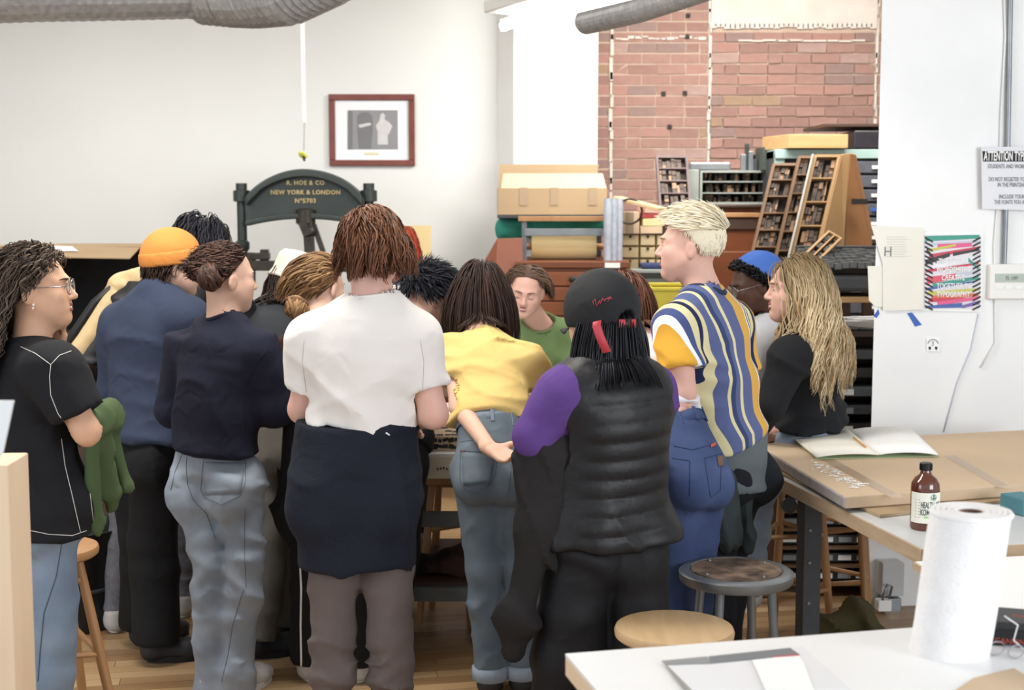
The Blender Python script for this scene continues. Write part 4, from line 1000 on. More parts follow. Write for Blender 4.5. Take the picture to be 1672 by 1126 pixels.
# black box, hand loupe
bx = on_f(1648, 1050); bb = thing('camera_box', 'small black box with red lettering right of the paper towel', 'box', tuple(bx))
Rb = rotz(-.28); hb = .048
build(MB().box(bx+np.array([.028,.02,hb*.40]), (.13,.10,hb*.78), Rb), 'box_base', M_BLACKM, bb, bevel=.002); build(MB().box(bx+np.array([.028,.02,hb*.86]), (.135,.105,hb*.30), Rb), 'box_lid', mat('black_card','242426','2c2c2f',rough=.45), bb, bevel=.002)
MR = mat('red_print','c2472f',rough=.5); mb = MB(); fr_ = Rb@np.array([0,-.0535,0]); put_text(mb, 'CANON', .015, bx+np.array([.028,.02,.006])+Rb@np.array([-.022,-.0505,0]), Rb@np.array([1,0,0]), (0,0,1), extrude=.0003); build(mb, 'front_lettering', MR, bb); mb = MB(); put_text(mb, 'Canon', .02, bx+np.array([.028,.02,hb*1.013])+Rb@np.array([.01,-.01,0]), Rb@np.array([1,0,0]), Rb@np.array([0,1,0]), extrude=.0003); build(mb, 'lid_lettering', MR, bb)
lp = thing('eyeglasses', 'wire-rimmed eyeglasses lying beside the black box', 'glasses', tuple(on_f(1626,1060)))
mb = MB(); c = on_f(1627,1058,.014)
mb.tube([c+np.array([.017*math.cos(a), .006*math.cos(a), .013*math.sin(a)]) for a in np.linspace(0,2*math.pi,25)[:-1]], .0011, n=6, closed=True); mb.tube([c+np.array([.03,-.02,0])+np.array([.017*math.cos(a), .006*math.cos(a), .012*math.sin(a)]) for a in np.linspace(0,2*math.pi,25)[:-1]], .0011, n=6, closed=True)
mb.tube([c+np.array([.015,.004,.004]), c+np.array([.03,-.012,.008])], .001); build(mb, 'rims', M_STEEL, lp, smooth='full')
mb = MB(); mb.tube([c+np.array([.046,-.015,.003]), on_f(1655,1045,.03), on_f(1662,1020,.06), on_f(1650,1012,.075), on_f(1640,1005,.08)], .0013, n=6); build(mb, 'temple_arm', M_PAPER, lp, smooth='full')
# left foreground post and white card edge
c0 = WZ(2, 1.232, 3.0); pw = .14
ps = build(MB().box((WZ(8, 0, 3.0)[0]-.03, 3.07, .618), (.155, .155, 1.236), rotz(.05)), 'wooden_post', M_MAPLE, bevel=.003); tag(ps, 'square pale maple post at the lower left edge', 'post')
o = build(MB().prism([(0,0),(-.10,0),(-.10,-.2),(-.022,-.09)], W(22,654,2.4), (1,0,0), (0,0,1), (0,.006,0)), 'white_panel', M_WHITE); tag(o, 'white board edge above the wooden post at left', 'board')
b_ = MB().box(W(-40,690,2.42)*np.array([1,1,0])+np.array([0,0,.72]), (.03,.03,1.44)); build(b_, 'stand', M_WHITE, o)
# central table
ZT = .82; ct = thing('printing_table', 'cream-edged wooden table the group stands around', 'table', (0, 6.0, 0))
xa = W(520, 700, 5.42)[0]; xe = W(1000, 700, 5.42)[0]
build(MB().box(((xa+xe)/2, 6.15, ZT-.006), (xe-xa, 1.42, .012)), 'table_top', M_TABLEW, ct)
build(MB().box(((xa+xe)/2, 5.455, ZT-.055), (xe-xa, .03, .086)), 'front_apron', mat('cream_paint','d8d0bd','c9bfa8',rough=.6,scale=8), ct, bevel=.003)
build(MB().box(((xa+xe)/2, 6.84, ZT-.055), (xe-xa, .03, .086)), 'back_apron', bpy.data.materials['cream_paint'], ct)
for zz, m_ in ((.555, M_RAIL), (.255, M_RAIL)):
    build(MB().box(((xa+xe)/2, 5.47, zz), (xe-xa-.1, .05, .055)), 'rail', m_, ct, bevel=.003)
build(MB().box(((xa+xe)/2, 5.85, .285), (xe-xa-.1, .74, .02)), 'lower_shelf', M_DARKWOOD, ct)
for xx in (xa+.05, xe-.05):
    for yy in (5.47, 6.8): build(MB().box((xx, yy, ZT/2-.02), (.07,.07,ZT-.04)), 'leg', M_RAIL, ct, bevel=.003)
mb = MB(); c = W(727,766,5.43)
for i in range(7): mb.box((c[0]-.03+i*.012, 5.438, c[2]+(i%3)*.002), (.006,.004,.008))
build(mb, 'stencil_marks', M_INK, ct, kind='stuff')
# box with printed blocks pattern
bx0 = W(640,722,5.47)[0]; bx1 = W(772,722,5.47)[0]; ob = thing('printed_box', 'flat cardboard box with black printed block pattern on the table', 'box', ((bx0+bx1)/2, 5.75, ZT))
bo = build(MB().box(((bx0+bx1)/2, 5.75, ZT+.031), (bx1-bx0, .50, .06)), 'carton', M_CARDL, ob, bevel=.004)
mb = MB(); rr = np.random.default_rng(3)
for i in range(9):
    for j in range(6):
        if rr.uniform() < .28: continue
        w_ = rr.uniform(.018,.04); mb.box((bx0+.03+i*(bx1-bx0-.05)/8.5+rr.uniform(-.005,.005), 5.53+j*.085+rr.uniform(-.01,.01), ZT+.0618), (w_, .035, .0015), rotz(rr.uniform(-.3,.3)))
for i in range(14):
    for j in range(2): mb.box((bx0+.012+i*(bx1-bx0-.02)/13.6, 5.4992, ZT+.017+j*.027+rr.uniform(-.004,.004)), (rr.uniform(.012,.028), .0016, rr.uniform(.012,.022)), roty(rr.uniform(-.5,.5)))
build(mb, 'block_print_pattern', M_INK, bo, kind='stuff')
# papers on the table
for i, (px, py, w_, h_, a) in enumerate(((735,668,.42,.3,.1),(690,655,.3,.22,-.2),(470,640,.4,.3,.2),(560,640,.35,.28,0))):
    e = np.array([0,0,EYE]); d = W(px, py, 1.)-e; c = e+d*((ZT+.002-EYE)/d[2])
    if 5.6 < c[1] < 6.8: tag(build(MB().box((c[0], c[1], ZT+.0015+i*.0011), (w_, h_, .001), rotz(a)), 'paper_sheet', M_PAPER), ['white proof sheet on the table between the white and yellow shirts', 'smaller white sheet left of the proof sheet on the table', 'white sheet on the table by the phone', 'white sheet on the table hidden behind the white T-shirt'][i], 'paper')
# type chase with metal forms
c = WZ(900, ZT, 6.2); tf = thing('type_form', 'metal frame locked with small wood type on the table', 'type form', (c[0], 6.2, ZT+.003)); mb = MB()
for (dx, dy, sx_, sy_) in ((0,-.15,.5,.03),(0,.15,.5,.03),(-.24,0,.03,.3),(.24,0,.03,.3)): mb.box((c[0]+dx, 6.2+dy, ZT+.014), (sx_, sy_, .022))
build(mb, 'frame', M_STEELD, tf); mb = MB()
for i in range(9):
    for j in range(5): mb.box((c[0]-.2+i*.05, 6.09+j*.055, ZT+.013), (.042,.045,.02))
build(mb, 'wood_type', M_OAK, tf, kind='stuff')
# bag on lower shelf
F = Fld(np.array([-.62,5.5,.26]), np.array([-.05,6.1,.62]), .012); c = W(722, 925, 5.65)
F.cone(c+np.array([-.09,0,-.03]), c+np.array([.10,0,-.02]), .085, .09, 1, k=.03); F.cone(c+np.array([.03,0,.03]), c+np.array([.13,0,.08]), .06, .03, k=.04); F.plane((0,0,.2965), (0,0,-1)); F.displace(folds([((1,.2,.6), .09, .008, .7), ((.3,.1,1), .06, .005, .7)], 3))
V, Q = F.mesh(); lo = np.array([V[:,0].mean(), V[:,1].mean(), V[:,2].min()]); o = link('bag', np_mesh('bag', V-lo, Q), fab('dark_plaid', '1c1714', '4a2f2a', scale=7, amt=.15), None, tuple(lo)); tag(o, 'crumpled dark plaid bag on the shelf under the table', 'bag')
# stools
def stool(name, label, px, pyz, Y, z, r, mseat, mleg, rings=(.35,), metal=False, spread=.07, legr=.016, grp=None, rot=.4):
    c = WZ(px, z, Y); t = thing(name, label, 'stool', (c[0], c[1], 0), grp)
    if metal:
        build(MB().lathe([(0,-.012),(r-.02,-.012),(r-.004,-.035),(r,-.03),(r+.002,-.006),(r-.006,.0),(r-.03,.002),(r-.034,-.003),(0,-.003)], c, n=64), 'seat_rim', mseat, t, smooth=True)
        build(MB().lathe([(0,.003),(r-.037,.003),(r-.036,-.003),(0,-.003)], c, n=48), 'seat_pad', mat('worn_hardboard', '3a2a22', '9a7c62', rough=.75, scale=16, amt=.35, detail=6), t, smooth=True)
        mb = MB()
        for k in range(4): a = k*math.pi/2+.6; mb.ball(c+np.array([(r-.055)*math.cos(a), (r-.055)*math.sin(a), .003]), .006, n=10, m=6)
        build(mb, 'rivet', M_STEEL, t, smooth=True)
    else:
        n = 6; V = []
        seat = MB().lathe([(0,-.034),(r-.012,-.034),(r-.002,-.026),(r,-.012),(r-.004,-.002),(r-.014,0),(0,0)], c, n=64); build(seat, 'seat', mseat, t, smooth=True)
    for k in range(4):
        a = rot+k*math.pi/2; u = np.array([math.cos(a), math.sin(a), 0]); zz = z-.03
        p0 = np.array([c[0],c[1],zz])+u*(r-.06); p1 = np.array([c[0],c[1],0])+u*(r-.06+spread)
        build(MB().tube([p0, p0*.5+p1*.5, p1], np.array([legr*.9, legr*1.1, legr*.9]) if not metal else legr, n=12), 'leg', mleg, t, smooth=True)
    for i, hz in enumerate(rings):
        f = 1-hz/(z-.03); R2 = r-.06+spread*f; 
        P = [np.array([c[0]+R2*math.cos(rot+k*math.pi/2), c[1]+R2*math.sin(rot+k*math.pi/2), hz + (0 if metal else .03*(k%2))]) for k in range(4)]
        if metal: build(MB().tube([np.array([c[0]+R2*math.cos(q), c[1]+R2*math.sin(q), hz]) for q in np.linspace(0,2*math.pi,33)[:-1]], .009, n=8, closed=True), 'foot_ring', mleg, t, smooth='full')
        else:
            for k in range(4): build(MB().tube([P[k], P[(k+1)%4]], .010, n=8), 'stretcher', mleg, t, smooth=True)
    return t
M_BUTCH = mat('butcher_block', 'c49a66', 'd8b482', rough=.45, scale=3, amt=.5, stretch=(9,1.2,1))
s1 = stool('stool', 'round blond wooden stool in front, partly behind the white foreground table', 1101, 0, 3.78, .64, .165, M_BUTCH, M_PINE, (.22,), rot=.9)
stool('stool', 'round grey metal stool with worn dark seat pad', 1202, 0, 4.32, .655, .177, M_STEEL, M_STEEL, (.25,), True, .05, .014, rot=1.0)
stool('stool', 'tall wooden stool under the seated blonde woman', 1296, 0, 5.62, .74, .17, M_PINE, M_OAK, (.22,.45), rot=.2)
stool('stool', 'tall wooden stool beneath the far end of the work table', 1376, 0, 5.86, .70, .16, M_PINE, M_OAK, (.2,.42), rot=.5)
stool('stool', 'orange-brown wooden stool half hidden by the person in the black shirt', 78, 0, 4.6, .66, .165, M_OAK, M_OAK, (.30,.55), rot=-.15, spread=.13)
stool('stool', 'wooden stool seen beneath the printing table', 735, 0, 6.0, .64, .15, M_OAK, M_OAK, (.2,.4), rot=.6)
stool('stool', 'wooden stool on the far side under the printing table', 560, 0, 6.1, .64, .15, M_PINE, M_OAK, (.2,.4), rot=.3)
# black bin behind left stool
t = thing('waste_bin', 'black round bin on the floor behind the left stool', 'bin', tuple(WZ(120, 0, 5.9))); c = WZ(120, 0, 5.9)
build(MB().lathe([(0,.002),(.19,.002),(.22,.38),(.23,.40),(.235,.43),(.225,.43),(.215,.40),(.18,.02),(0,.02)], c, n=40), 'bin_body', M_BLACK, t, smooth=True); build(MB().tube([c+np.array([.2*math.cos(a), .2*math.sin(a), .18]) for a in np.linspace(0,2*math.pi,33)[:-1]], .010, n=6, closed=True), 'band', M_STEELD, t, smooth='full')
# olive jacket heap under table
F = Fld(np.array([1.0,4.7,-.01]), np.array([2.3,6.0,.45]), .014)
P_ = lambda px, z, Y: WZ(px, z, Y)
F.cone(P_(1335,.06,5.15), P_(1460,.05,5.3), .13, .10, k=.05); F.cone(P_(1340,.1,5.3), P_(1400,.16,5.4), .10, .08, k=.05); F.cone(P_(1400,.15,5.4), P_(1480,.05,5.1), .06, .09, k=.05); F.cone(P_(1320,.05,5.0), P_(1480,.02,4.9), .05, .07, k=.05)
F.plane((0,0,.002), (0,0,-1)); F.displace(folds([((1,.5,.8), .16, .022, .9), ((.2,1,.4), .09, .012, .9)], 8)); V, Q = F.mesh(); lo = np.array([V[:,0].mean(), V[:,1].mean(), V[:,2].min()]); o = link('jacket', np_mesh('jacket', V-lo, Q), fab('olive_cloth', '453f22', '564f2e'), None, tuple(lo)); tag(o, 'olive jacket heaped on the floor under the work table', 'jacket')
# ------------------------------------------------------------------ pier things
t = thing('warning_sign', 'white paper notice headed ATTENTION TYPE on the right pier', 'sign', tuple(PP(1640, 340)))
def pflat(quad, off, name, m, parent, th=.0008):
    V = [PP(x, y, off) for x, y in quad]; V2 = [v-PN*th for v in V]; n = len(V); return build(MB().add(V+V2, [tuple(range(n))]+[(i,(i+1)%n,n+(i+1)%n,n+i) for i in range(n)]), name, m, parent)
sg = pflat([(1597,240),(1712,240),(1712,344),(1599,341)], .030, 'sheet', mat('sign_paper', 'e3e3e8', rough=.6), t)
pflat([(1599,247),(1710,247),(1710,264),(1600,264)], .0315, 'header_bar', M_INK, sg)
def ptext(txt, px, py, size, off, m, parent, sx=.7, align='LEFT', bold=0, name='lettering'):
    mb = MB(); put_text(mb, txt, size, PP(px, py, off), PX, PZ, extrude=.0003, sx=sx, align=align, bold=bold); return build(mb, name, m, parent)
ptext('ATTENTION TYPE', 1601, 262, .056, .0325, M_PAPER, sg, .42, bold=.0012)
MG = mat('grey_ink', '77777c', rough=.6)
for (tx, x, y) in (('STUDENTS AND WORKSPACE USERS', 1655, 275), ('DO NOT REGISTER YOUR GALLEY', 1653, 296), ('IN THE PRINTSHOP LOG', 1655, 305), ('INCLUDE YOUR NAME', 1655, 324), ('THE FONTS YOU ARE USING', 1655, 333)): ptext(tx, x, y, .026, .0318, MG, sg, .62, 'CENTER')
po = thing('poster', 'bright poster of coloured ribbons with white lettering on the right pier', 'poster', tuple(PP(1555, 508)))
pflat([(1504,379),(1605,379),(1603,509),(1502,507)], .004, 'sheet', M_PAPER, po)
ps_ = pflat([(1509,383),(1601,384),(1599,504),(1508,503)], .0055, 'artwork', mat('art_ground', 'd9dbe6', 'e6d9de', rough=.5, scale=9), po)
rr = np.random.default_rng(12); cols = ['2f9c86','d8344a','f0508c','2c2c30','3d5fb0','c9c43f','e8e8ee','e46a3c','7b5cb0','c0c8d6','2f2f36','ea4b62']
cm_ = [mat('art_%s' % c, c, rough=.5) for c in cols]
bands = [(1510,385,1598,383,9,0),(1512,396,1596,392,7,9),(1530,398,1586,396,9,2),(1512,407,1560,398,5,5),(1516,415,1597,402,7,1),(1555,412,1598,405,6,3),(1510,424,1550,412,9,3),(1520,432,1597,418,8,6),(1510,440,1597,428,5,1),(1512,452,1560,446,12,11),(1560,446,1597,440,8,9),(1522,462,1597,450,8,0),(1510,470,1590,458,4,4),(1512,476,1598,470,6,5),(1520,482,1597,478,8,7),(1515,486,1580,486,7,1),(1530,492,1595,484,7,2),(1510,499,1570,494,11,4),(1570,498,1598,490,9,8),(1512,404,1528,425,7,3),(1580,420,1597,436,7,0)]
for i, (xa_, ya, xb_, yb_, w_, ci) in enumerate(bands): pflat([(xa_,ya),(xb_,yb_),(xb_,min(yb_+w_*.7,503)),(xa_,min(ya+w_,503))], .0058+.00008*i, 'ribbon', cm_[ci], ps_, .0001)
mb = MB()
for sgn, x0_ in ((1,1509),(-1,1600)):
    for i in range(16):
        y = 386+i*7.4; V = [PP(x0_, y, .0078), PP(x0_+sgn*(13-4*abs(i-8)/8*0), y+7, .0078), PP(x0_+sgn*13, y+10, .0078), PP(x0_, y+3.2, .0078)]; mb.add(V, [(0,1,2,3)])
build(mb, 'black_rays', M_INK, ps_)
for i, tx in enumerate(('THE FUTURE', 'WORDSMITHS', 'CREATIVE', 'TOGETHER IN', 'TYPOGRAPHY')): ptext(tx, 1555, 430+i*13.5, .033, .0085, M_PAPER, ps_, .72, 'CENTER', bold=.0006)
t = thing('paper_notice', 'cream paper notice taped at the corner of the white pier', 'notice', tuple(PP(1450, 500)))
# the notice overhangs the pier edge
def pov(x, y, off): return PP(x, y, off)
pflat([(1421,368),(1506,372),(1506,505),(1440,507),(1440,430)], .010, 'upper_sheet', M_CREAMP, t); pflat([(1416,434),(1500,434),(1500,506),(1428,500),(1418,490)], .006, 'lower_sheet', M_CREAMP, t)
ptext('H', 1441, 418, .06, .0112, MG, t, .9); mb = MB()
for i in range(9): mb.add([PP(1446, 386+i*4, .0112), PP(1475+rr.uniform(0,18), 386+i*4, .0112), PP(1475, 387.2+i*4, .0112), PP(1446, 387.2+i*4, .0112)], [(0,1,2,3)])
build(mb, 'faint_print', mat('pale_print','d6d3c8',rough=.7), t)
M_BTAPE = mat('blue_tape', '2f62c8', rough=.6)
o = pflat([(1481,511),(1489,510),(1505,530),(1494,533)], .002, 'blue_tape', M_BTAPE, None); tag(o, 'blue tape strip slanting below the cream notice', 'tape')
o = pflat([(1434,504),(1436,512),(1431,519),(1426,516)], .002, 'blue_tape', M_BTAPE, None); tag(o, 'small blue tape piece at the pier corner', 'tape')
th = thing('thermostat', 'white wall thermostat with grey display at right edge', 'thermostat', tuple(PP(1640, 488)))
V = [PP(1611,432,0), PP(1690,432,0), PP(1690,488,0), PP(1609,488,0)]; build(MB().prism([(0,0),(.24,0),(.24,.155),(0,.155)], PP(1610,488,0)+PN*.0, PX, PZ, PN*.03), 'housing', mat('ivory_plastic','eceae2',rough=.45), th, bevel=.006)
pflat([(1620,446),(1690,446),(1690,460),(1620,460)], .032, 'display', mat('lcd','a9b5a6',rough=.3), th); ptext('72  OFF', 1636, 456, .022, .0335, MG, th, .8)
for i in range(3): pflat([(1620+i*16,466),(1632+i*16,466),(1632+i*16,471),(1620+i*16,471)], .032, 'button', M_PAPER, th)
t = thing('conduit', 'pair of grey conduits rising up the right pier', 'pipe', tuple(PP(1640, 430)))
build(MB().tube([PP(1648,-30,.015), PP(1643,240,.015), PP(1637,432,.015)], .011, n=10), 'pipe', M_STEEL, t, smooth=True); build(MB().tube([PP(1637,-30,.010), PP(1640,60,.010), PP(1633,190,.010), PP(1630,300,.010), PP(1622,400,.01), PP(1624,560,.008), PP(1600,600,.006)], .004, n=6), 'thin_cable', M_WHITE, t, smooth='full')
o = build(MB().tube([PP(1597,512,.005), PP(1585,570,.005), PP(1562,625,.005), PP(1540,705,.005)], .0028, n=6), 'wall_cable', mat('pale_cable','ccd4e2',rough=.5), smooth='full'); tag(o, 'thin pale cable running down the pier below the poster', 'cable')
t = thing('wall_outlet', 'small white round-faced socket plate low on the pier', 'socket', tuple(PP(1522, 572)))
pflat([(1512,552),(1533,552),(1533,573),(1512,573)], .005, 'plate', mat('plate_white','f6f6f4',rough=.4), t, .004); build(MB().tube([PP(1522.5+8.5*math.cos(a), 562-8.5*math.sin(a), .007) for a in np.linspace(.2,math.pi-.2,12)], .0018, n=5), 'ring', MG, t); ptext('3', 1522, 564, .03, .007, MG, t, .8, 'CENTER')
pflat([(1515,566),(1519,565),(1519,570),(1516,571)], .0065, 'slot', M_INK, t, .001); pflat([(1526,565),(1530,566),(1529,571),(1526,570)], .0065, 'slot', M_INK, t, .001)
t = thing('electrical_box', 'grey electrical boxes with cables at the foot of the pier', 'electrical box', tuple(PP(1445, 1010)))
build(MB().prism([(0,0),(.10,0),(.10,.15),(0,.15)], PP(1428,965,0), PX, PZ, PN*.09), 'upper_box', mat('grey_box','c4c6c8',rough=.45), t, bevel=.004)
build(MB().prism([(0,0),(.08,0),(.08,.10),(0,.10)], PP(1432,1005,0), PX, PZ, PN*.08), 'outlet_box', M_STEEL, t, bevel=.004)
build(MB().prism([(0,0),(.06,0),(.06,.05),(0,.05)], PP(1417,985,0)+PN*.08, PX, PZ, PN*.05), 'plug', M_PAPER, t, bevel=.004)
build(MB().tube([PP(1428,985,.1), PP(1424,960,.13), PP(1430,940,.14), PP(1440,945,.12), PP(1436,975,.1)], .006, n=6), 'plug_cable', M_STEEL, t, smooth='full')
build(MB().tube([PP(1452,965,.02), PP(1456,1050,.02)], .010, n=8), 'conduit_run', M_STEEL, t, smooth=True)
build(MB().tube([PP(1466,1012,.03), PP(1500,1012,.03), PP(1560,1020,.03)], .012, n=8), 'floor_cable', M_WHITE, t, smooth=True)
# ------------------------------------------------------------------ stores at the back
X1 = np.array([1.,0,0]); Y1 = np.array([0,1.,0]); Z1 = np.array([0,0,1.])
def pbox(px0, px1, py0, py1, Y, depth, base=None):
    """centre and size of a box whose front face fills a pixel rectangle at depth Y"""
    a = W(px0, (py0+py1)/2, Y)[0]; b = W(px1, (py0+py1)/2, Y)[0]; t = W(836, py0, Y)[2]; l = W(836, py1, Y)[2] if base is None else base
    return np.array([(a+b)/2, Y+depth/2, (t+l)/2]), np.array([b-a, depth, t-l])
# left: big open carton on a cabinet
c, d = pbox(-30, 232, 560, 800, 7.55, .7, 0.0); lc = thing('storage_cabinet', 'brown cabinet at the far left with an open carton on top', 'cabinet', (c[0], c[1], 0))
build(MB().box(c, d), 'carcass', M_DARKWOOD, lc, bevel=.004)
for i in range(4): build(MB().box((c[0], c[1]-d[1]/2-.008, .12+i*.25), (d[0]-.06, .02, .22)), 'drawer_front', M_PINE if i == 3 else M_DARKWOOD, lc, bevel=.003)
zt = d[2]; x0 = W(-30,450,7.6)[0]; x1 = W(232,450,7.6)[0]; ztop = W(100,404,7.6)[2]
t = thing('open_carton', 'large open cardboard carton with dark inside behind the curly-haired woman', 'carton', ((x0+x1)/2, 7.9, zt)); mb = MB()
mb.box(((x0+x1)/2, 8.2, (zt+ztop)/2), (x1-x0, .012, ztop-zt)); mb.box((x0, 7.9, (zt+ztop)/2), (.012, .6, ztop-zt)); mb.box((x1, 7.9, (zt+ztop)/2), (.012, .6, ztop-zt)); mb.box(((x0+x1)/2, 7.9, zt+.006), (x1-x0, .6, .012)); mb.box(((x0+x1)/2, 7.9, ztop), (x1-x0, .6, .01))
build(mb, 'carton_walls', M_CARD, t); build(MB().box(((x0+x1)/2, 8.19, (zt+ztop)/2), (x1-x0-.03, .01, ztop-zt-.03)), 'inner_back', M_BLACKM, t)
V = [W(67,401,7.6), W(228,404,7.6), W(212,421,7.35), W(96,419,7.35)]; build(MB().add(V+[v-Z1*.006 for v in V], [(0,1,2,3),(7,6,5,4),(0,4,5,1),(1,5,6,2),(2,6,7,3),(3,7,4,0)]), 'top_flap', M_CARD, t)
V = [W(78,402,7.57), W(118,403,7.57), W(128,411,7.46), W(88,411,7.46)]; build(MB().add([v+Z1*.004 for v in V], [(0,1,2,3)]), 'shipping_label', M_PAPER, t)
V = [W(-20,402,7.6), W(64,401,7.6), W(60,470,7.58), W(-20,470,7.58)]; build(MB().add(V+[v-Y1*.008 for v in V], [(0,1,2,3),(7,6,5,4),(0,4,5,1),(1,5,6,2),(2,6,7,3),(3,7,4,0)]), 'front_flap', M_CARD, t)
# kraft sheet and things on the small table by the press
c, d = pbox(652, 704, 368, 470, 8.9, .02); t = tag(build(MB().box(c, d), 'cardboard_sheet', M_KRAFT), 'yellow board standing behind the red-haired person', 'board')
sc, sd_ = pbox(640, 800, 470, 620, 8.8, .5, 0); st = thing('side_cabinet', 'low dark cabinet behind the short black-haired man', 'cabinet', (sc[0], sc[1], 0)); build(MB().box(sc+Z1*0, sd_), 'carcass', M_DARKWOOD, st, bevel=.004)
for i in range(5): build(MB().box((sc[0], sc[1]-.258, .12+i*.2), (sd_[0]-.05, .016, .17)), 'drawer_front', M_REDWOOD, st, bevel=.003)
zt2 = sd_[2]
for i, (m_, n_) in enumerate(((M_OAK, 'tan book lying at the bottom of the small stack by the press'), (M_INK, 'black book in the small stack by the press'), (M_GREENC, 'dark green book on top of the small stack by the press'))):
    c, d = pbox(706+i*3, 744-i*2, 430-i*0, 436, 8.85, .2); tag(build(MB().box((c[0], c[1], zt2+.02+i*.032), (d[0], .2, .03), rotz(.1*i)), 'book', m_, bevel=.002), n_, 'book', 'books by the press')
# terracotta card sheets
c = W(830, 500, 8.4); cd = thing('terracotta_board', 'folded terracotta card sheet leaning by the green-sweater woman', 'board', (c[0], 8.3, .0))
V = [W(853,388,8.4), W(812,389,8.4), W(806,560,8.4), W(855,560,8.4)]; D = -Y1*.01
build(MB().add(V+[v+D for v in V], [(0,1,2,3),(7,6,5,4),(0,4,5,1),(1,5,6,2),(2,6,7,3),(3,7,4,0)]), 'front_sheet', M_TERRA, cd)
V = [W(812,389,8.4), W(784,438,8.7), W(776,570,8.7), W(806,565,8.4)]; build(MB().add(V+[v+D for v in V], [(0,1,2,3),(7,6,5,4),(0,4,5,1),(1,5,6,2),(2,6,7,3),(3,7,4,0)]), 'side_sheet', mat('terracotta_side', 'ad5c41', 'b96a4c', rough=.8), cd)
# red-brown plan chest
c, d = pbox(845, 1027, 428, 650, 8.35, .75, 0); pc_ = thing('drawer_chest', 'red-brown wooden drawer chest with dark knobs behind the green-sweater woman', 'chest', (c[0], c[1], 0)); ztc = d[2]
build(MB().box((c[0],c[1],(ztc-.03)/2), (d[0]-.03, d[1]-.02, ztc-.03)), 'carcass', M_REDWOOD, pc_, bevel=.004); build(MB().box((c[0],c[1],ztc-.015), (d[0]+.01, d[1]+.03, .04)), 'top', M_REDWOOD, pc_, bevel=.006)
yf = c[1]-d[1]/2; zz = ztc-.055
while zz > .12:
    h_ = .088; dr = build(MB().box((c[0], yf-.002, zz-h_/2), (d[0]-.10, .024, h_-.008)), 'drawer', mat('chest_drawer', '824321', '96502a', rough=.4, scale=5, stretch=(.7,5,5)) if 'chest_drawer' not in bpy.data.materials else bpy.data.materials['chest_drawer'], pc_, bevel=.004)
    kx = W(937, 455, yf)[0]
    for xx in (kx, ): build(MB().ball((xx, yf-.035, zz-h_/2), (.032,.022,.020)), 'knob', M_INK, dr, smooth=True)
    zz -= h_
for xx in (c[0]-d[0]/2+.02, c[0]+d[0]/2-.02): build(MB().box((xx, yf-.006, ztc/2-.02), (.04, .03, ztc-.06)), 'corner_post', M_REDWOOD, pc_, bevel=.003)
cc = W(1000, 433, yf-.02); build(MB().box((cc[0], yf-.016, cc[2]), (.09,.004,.03)), 'paper_tag', M_PAPER, pc_)
# paper roll cutter
rc = thing('paper_roll', 'roll of yellow kraft paper in a steel cutter on the drawer chest', 'paper roll', (c[0], 8.7, ztc+.005)); q0 = W(868, 406, 8.62); q1 = W(973, 406, 8.62); rr_ = 21.0/2300*8.62
rz = ztc+rr_+.006; build(MB().lathe([(0,0),(rr_,0),(rr_,q1[0]-q0[0]),(0,q1[0]-q0[0])], (q0[0], 8.62, rz), roty(math.pi/2), n=40), 'roll', M_KRAFT, rc, smooth=True)
build(MB().tube([(q0[0]-.07, 8.62, rz), (q1[0]+.07, 8.62, rz)], .02, n=10), 'wooden_rod', M_OAK, rc, smooth=True)
mb = MB()
for xx, tl_x in ((W(856,400,8.62)[0], 0), (W(990,400,8.62)[0], 0)): mb.beam((xx, 8.55, ztc), (xx, 8.55, W(836,362,8.55)[2]), .03, .03); mb.beam((xx, 8.75, ztc), (xx, 8.55, W(836,362,8.55)[2]), .02, .02)
mb.beam(W(856,379,8.5), W(990,379,8.5), .02, .045); build(mb, 'cutter_frame', M_STEEL, rc, bevel=.003)
build(MB().beam(W(846,357,8.52), W(996,357,8.52), .05, .03), 'wooden_bar', M_OAK, rc, bevel=.003)
build(MB().grid(lambda u, v: W(868+105*u, 388, 8.6)*0+np.array([q0[0]+(q1[0]-q0[0])*u, 8.62-rr_*math.sin(v*1.6)-.002, rz+rr_*math.cos(v*1.6)+.003+ (0)]), 2, 8), 'loose_paper_end', M_KRAFT, rc, smooth='full')
# shelf / green cloth / long cartons
F = Fld(W(805,400,9.1)-np.array([.05,.2,.02]), W(1000,340,9.1)+np.array([.1,.25,.1]), .012); F.cone(W(825,370,9.0), W(985,362,9.0), .06, .055, k=.02); F.cone(W(822,380,9.0), W(880,378,9.0), .05, .04, k=.02)
F.displace(folds([((1,.2,.3), .07, .009, .8), ((.4,.1,1), .045, .006, .8)], 5)); V, Q = F.mesh(); lo = np.array([V[:,0].mean(), V[:,1].mean(), V[:,2].min()]); o = link('green_cloth', np_mesh('green_cloth', V-lo, Q), M_GREENC, None, tuple(lo)); tag(o, 'crumpled teal green cloth under the long carton', 'cloth')
shz = W(836, 351, 8.8)[2]
c, d = pbox(812, 990, 351, 356, 8.75, .42); sh = thing('carton_shelf', 'narrow dark shelf carrying the long cardboard carton', 'shelf', (c[0], c[1], c[2])); build(MB().box(c, (d[0], .42, .02)), 'board', M_STEELD, sh, bevel=.002)
for xx in (c[0]-d[0]/2+.02, c[0]+d[0]/2-.02): build(MB().box((xx, 9.15, c[2]/2), (.03,.03,c[2])), 'upright', M_STEELD, sh)
lb = thing('long_carton', 'long open cardboard carton on the shelf beneath the column', 'carton', (c[0], 8.95, c[2]+.01)); zb = c[2]+.012
c, d = pbox(813, 990, 307, 351, 8.76, .40, zb); mb = MB(); th_ = .008
mb.box((c[0], c[1]-.2, c[2]), (d[0], th_, d[2])); mb.box((c[0], c[1]+.2, c[2]), (d[0], th_, d[2]))
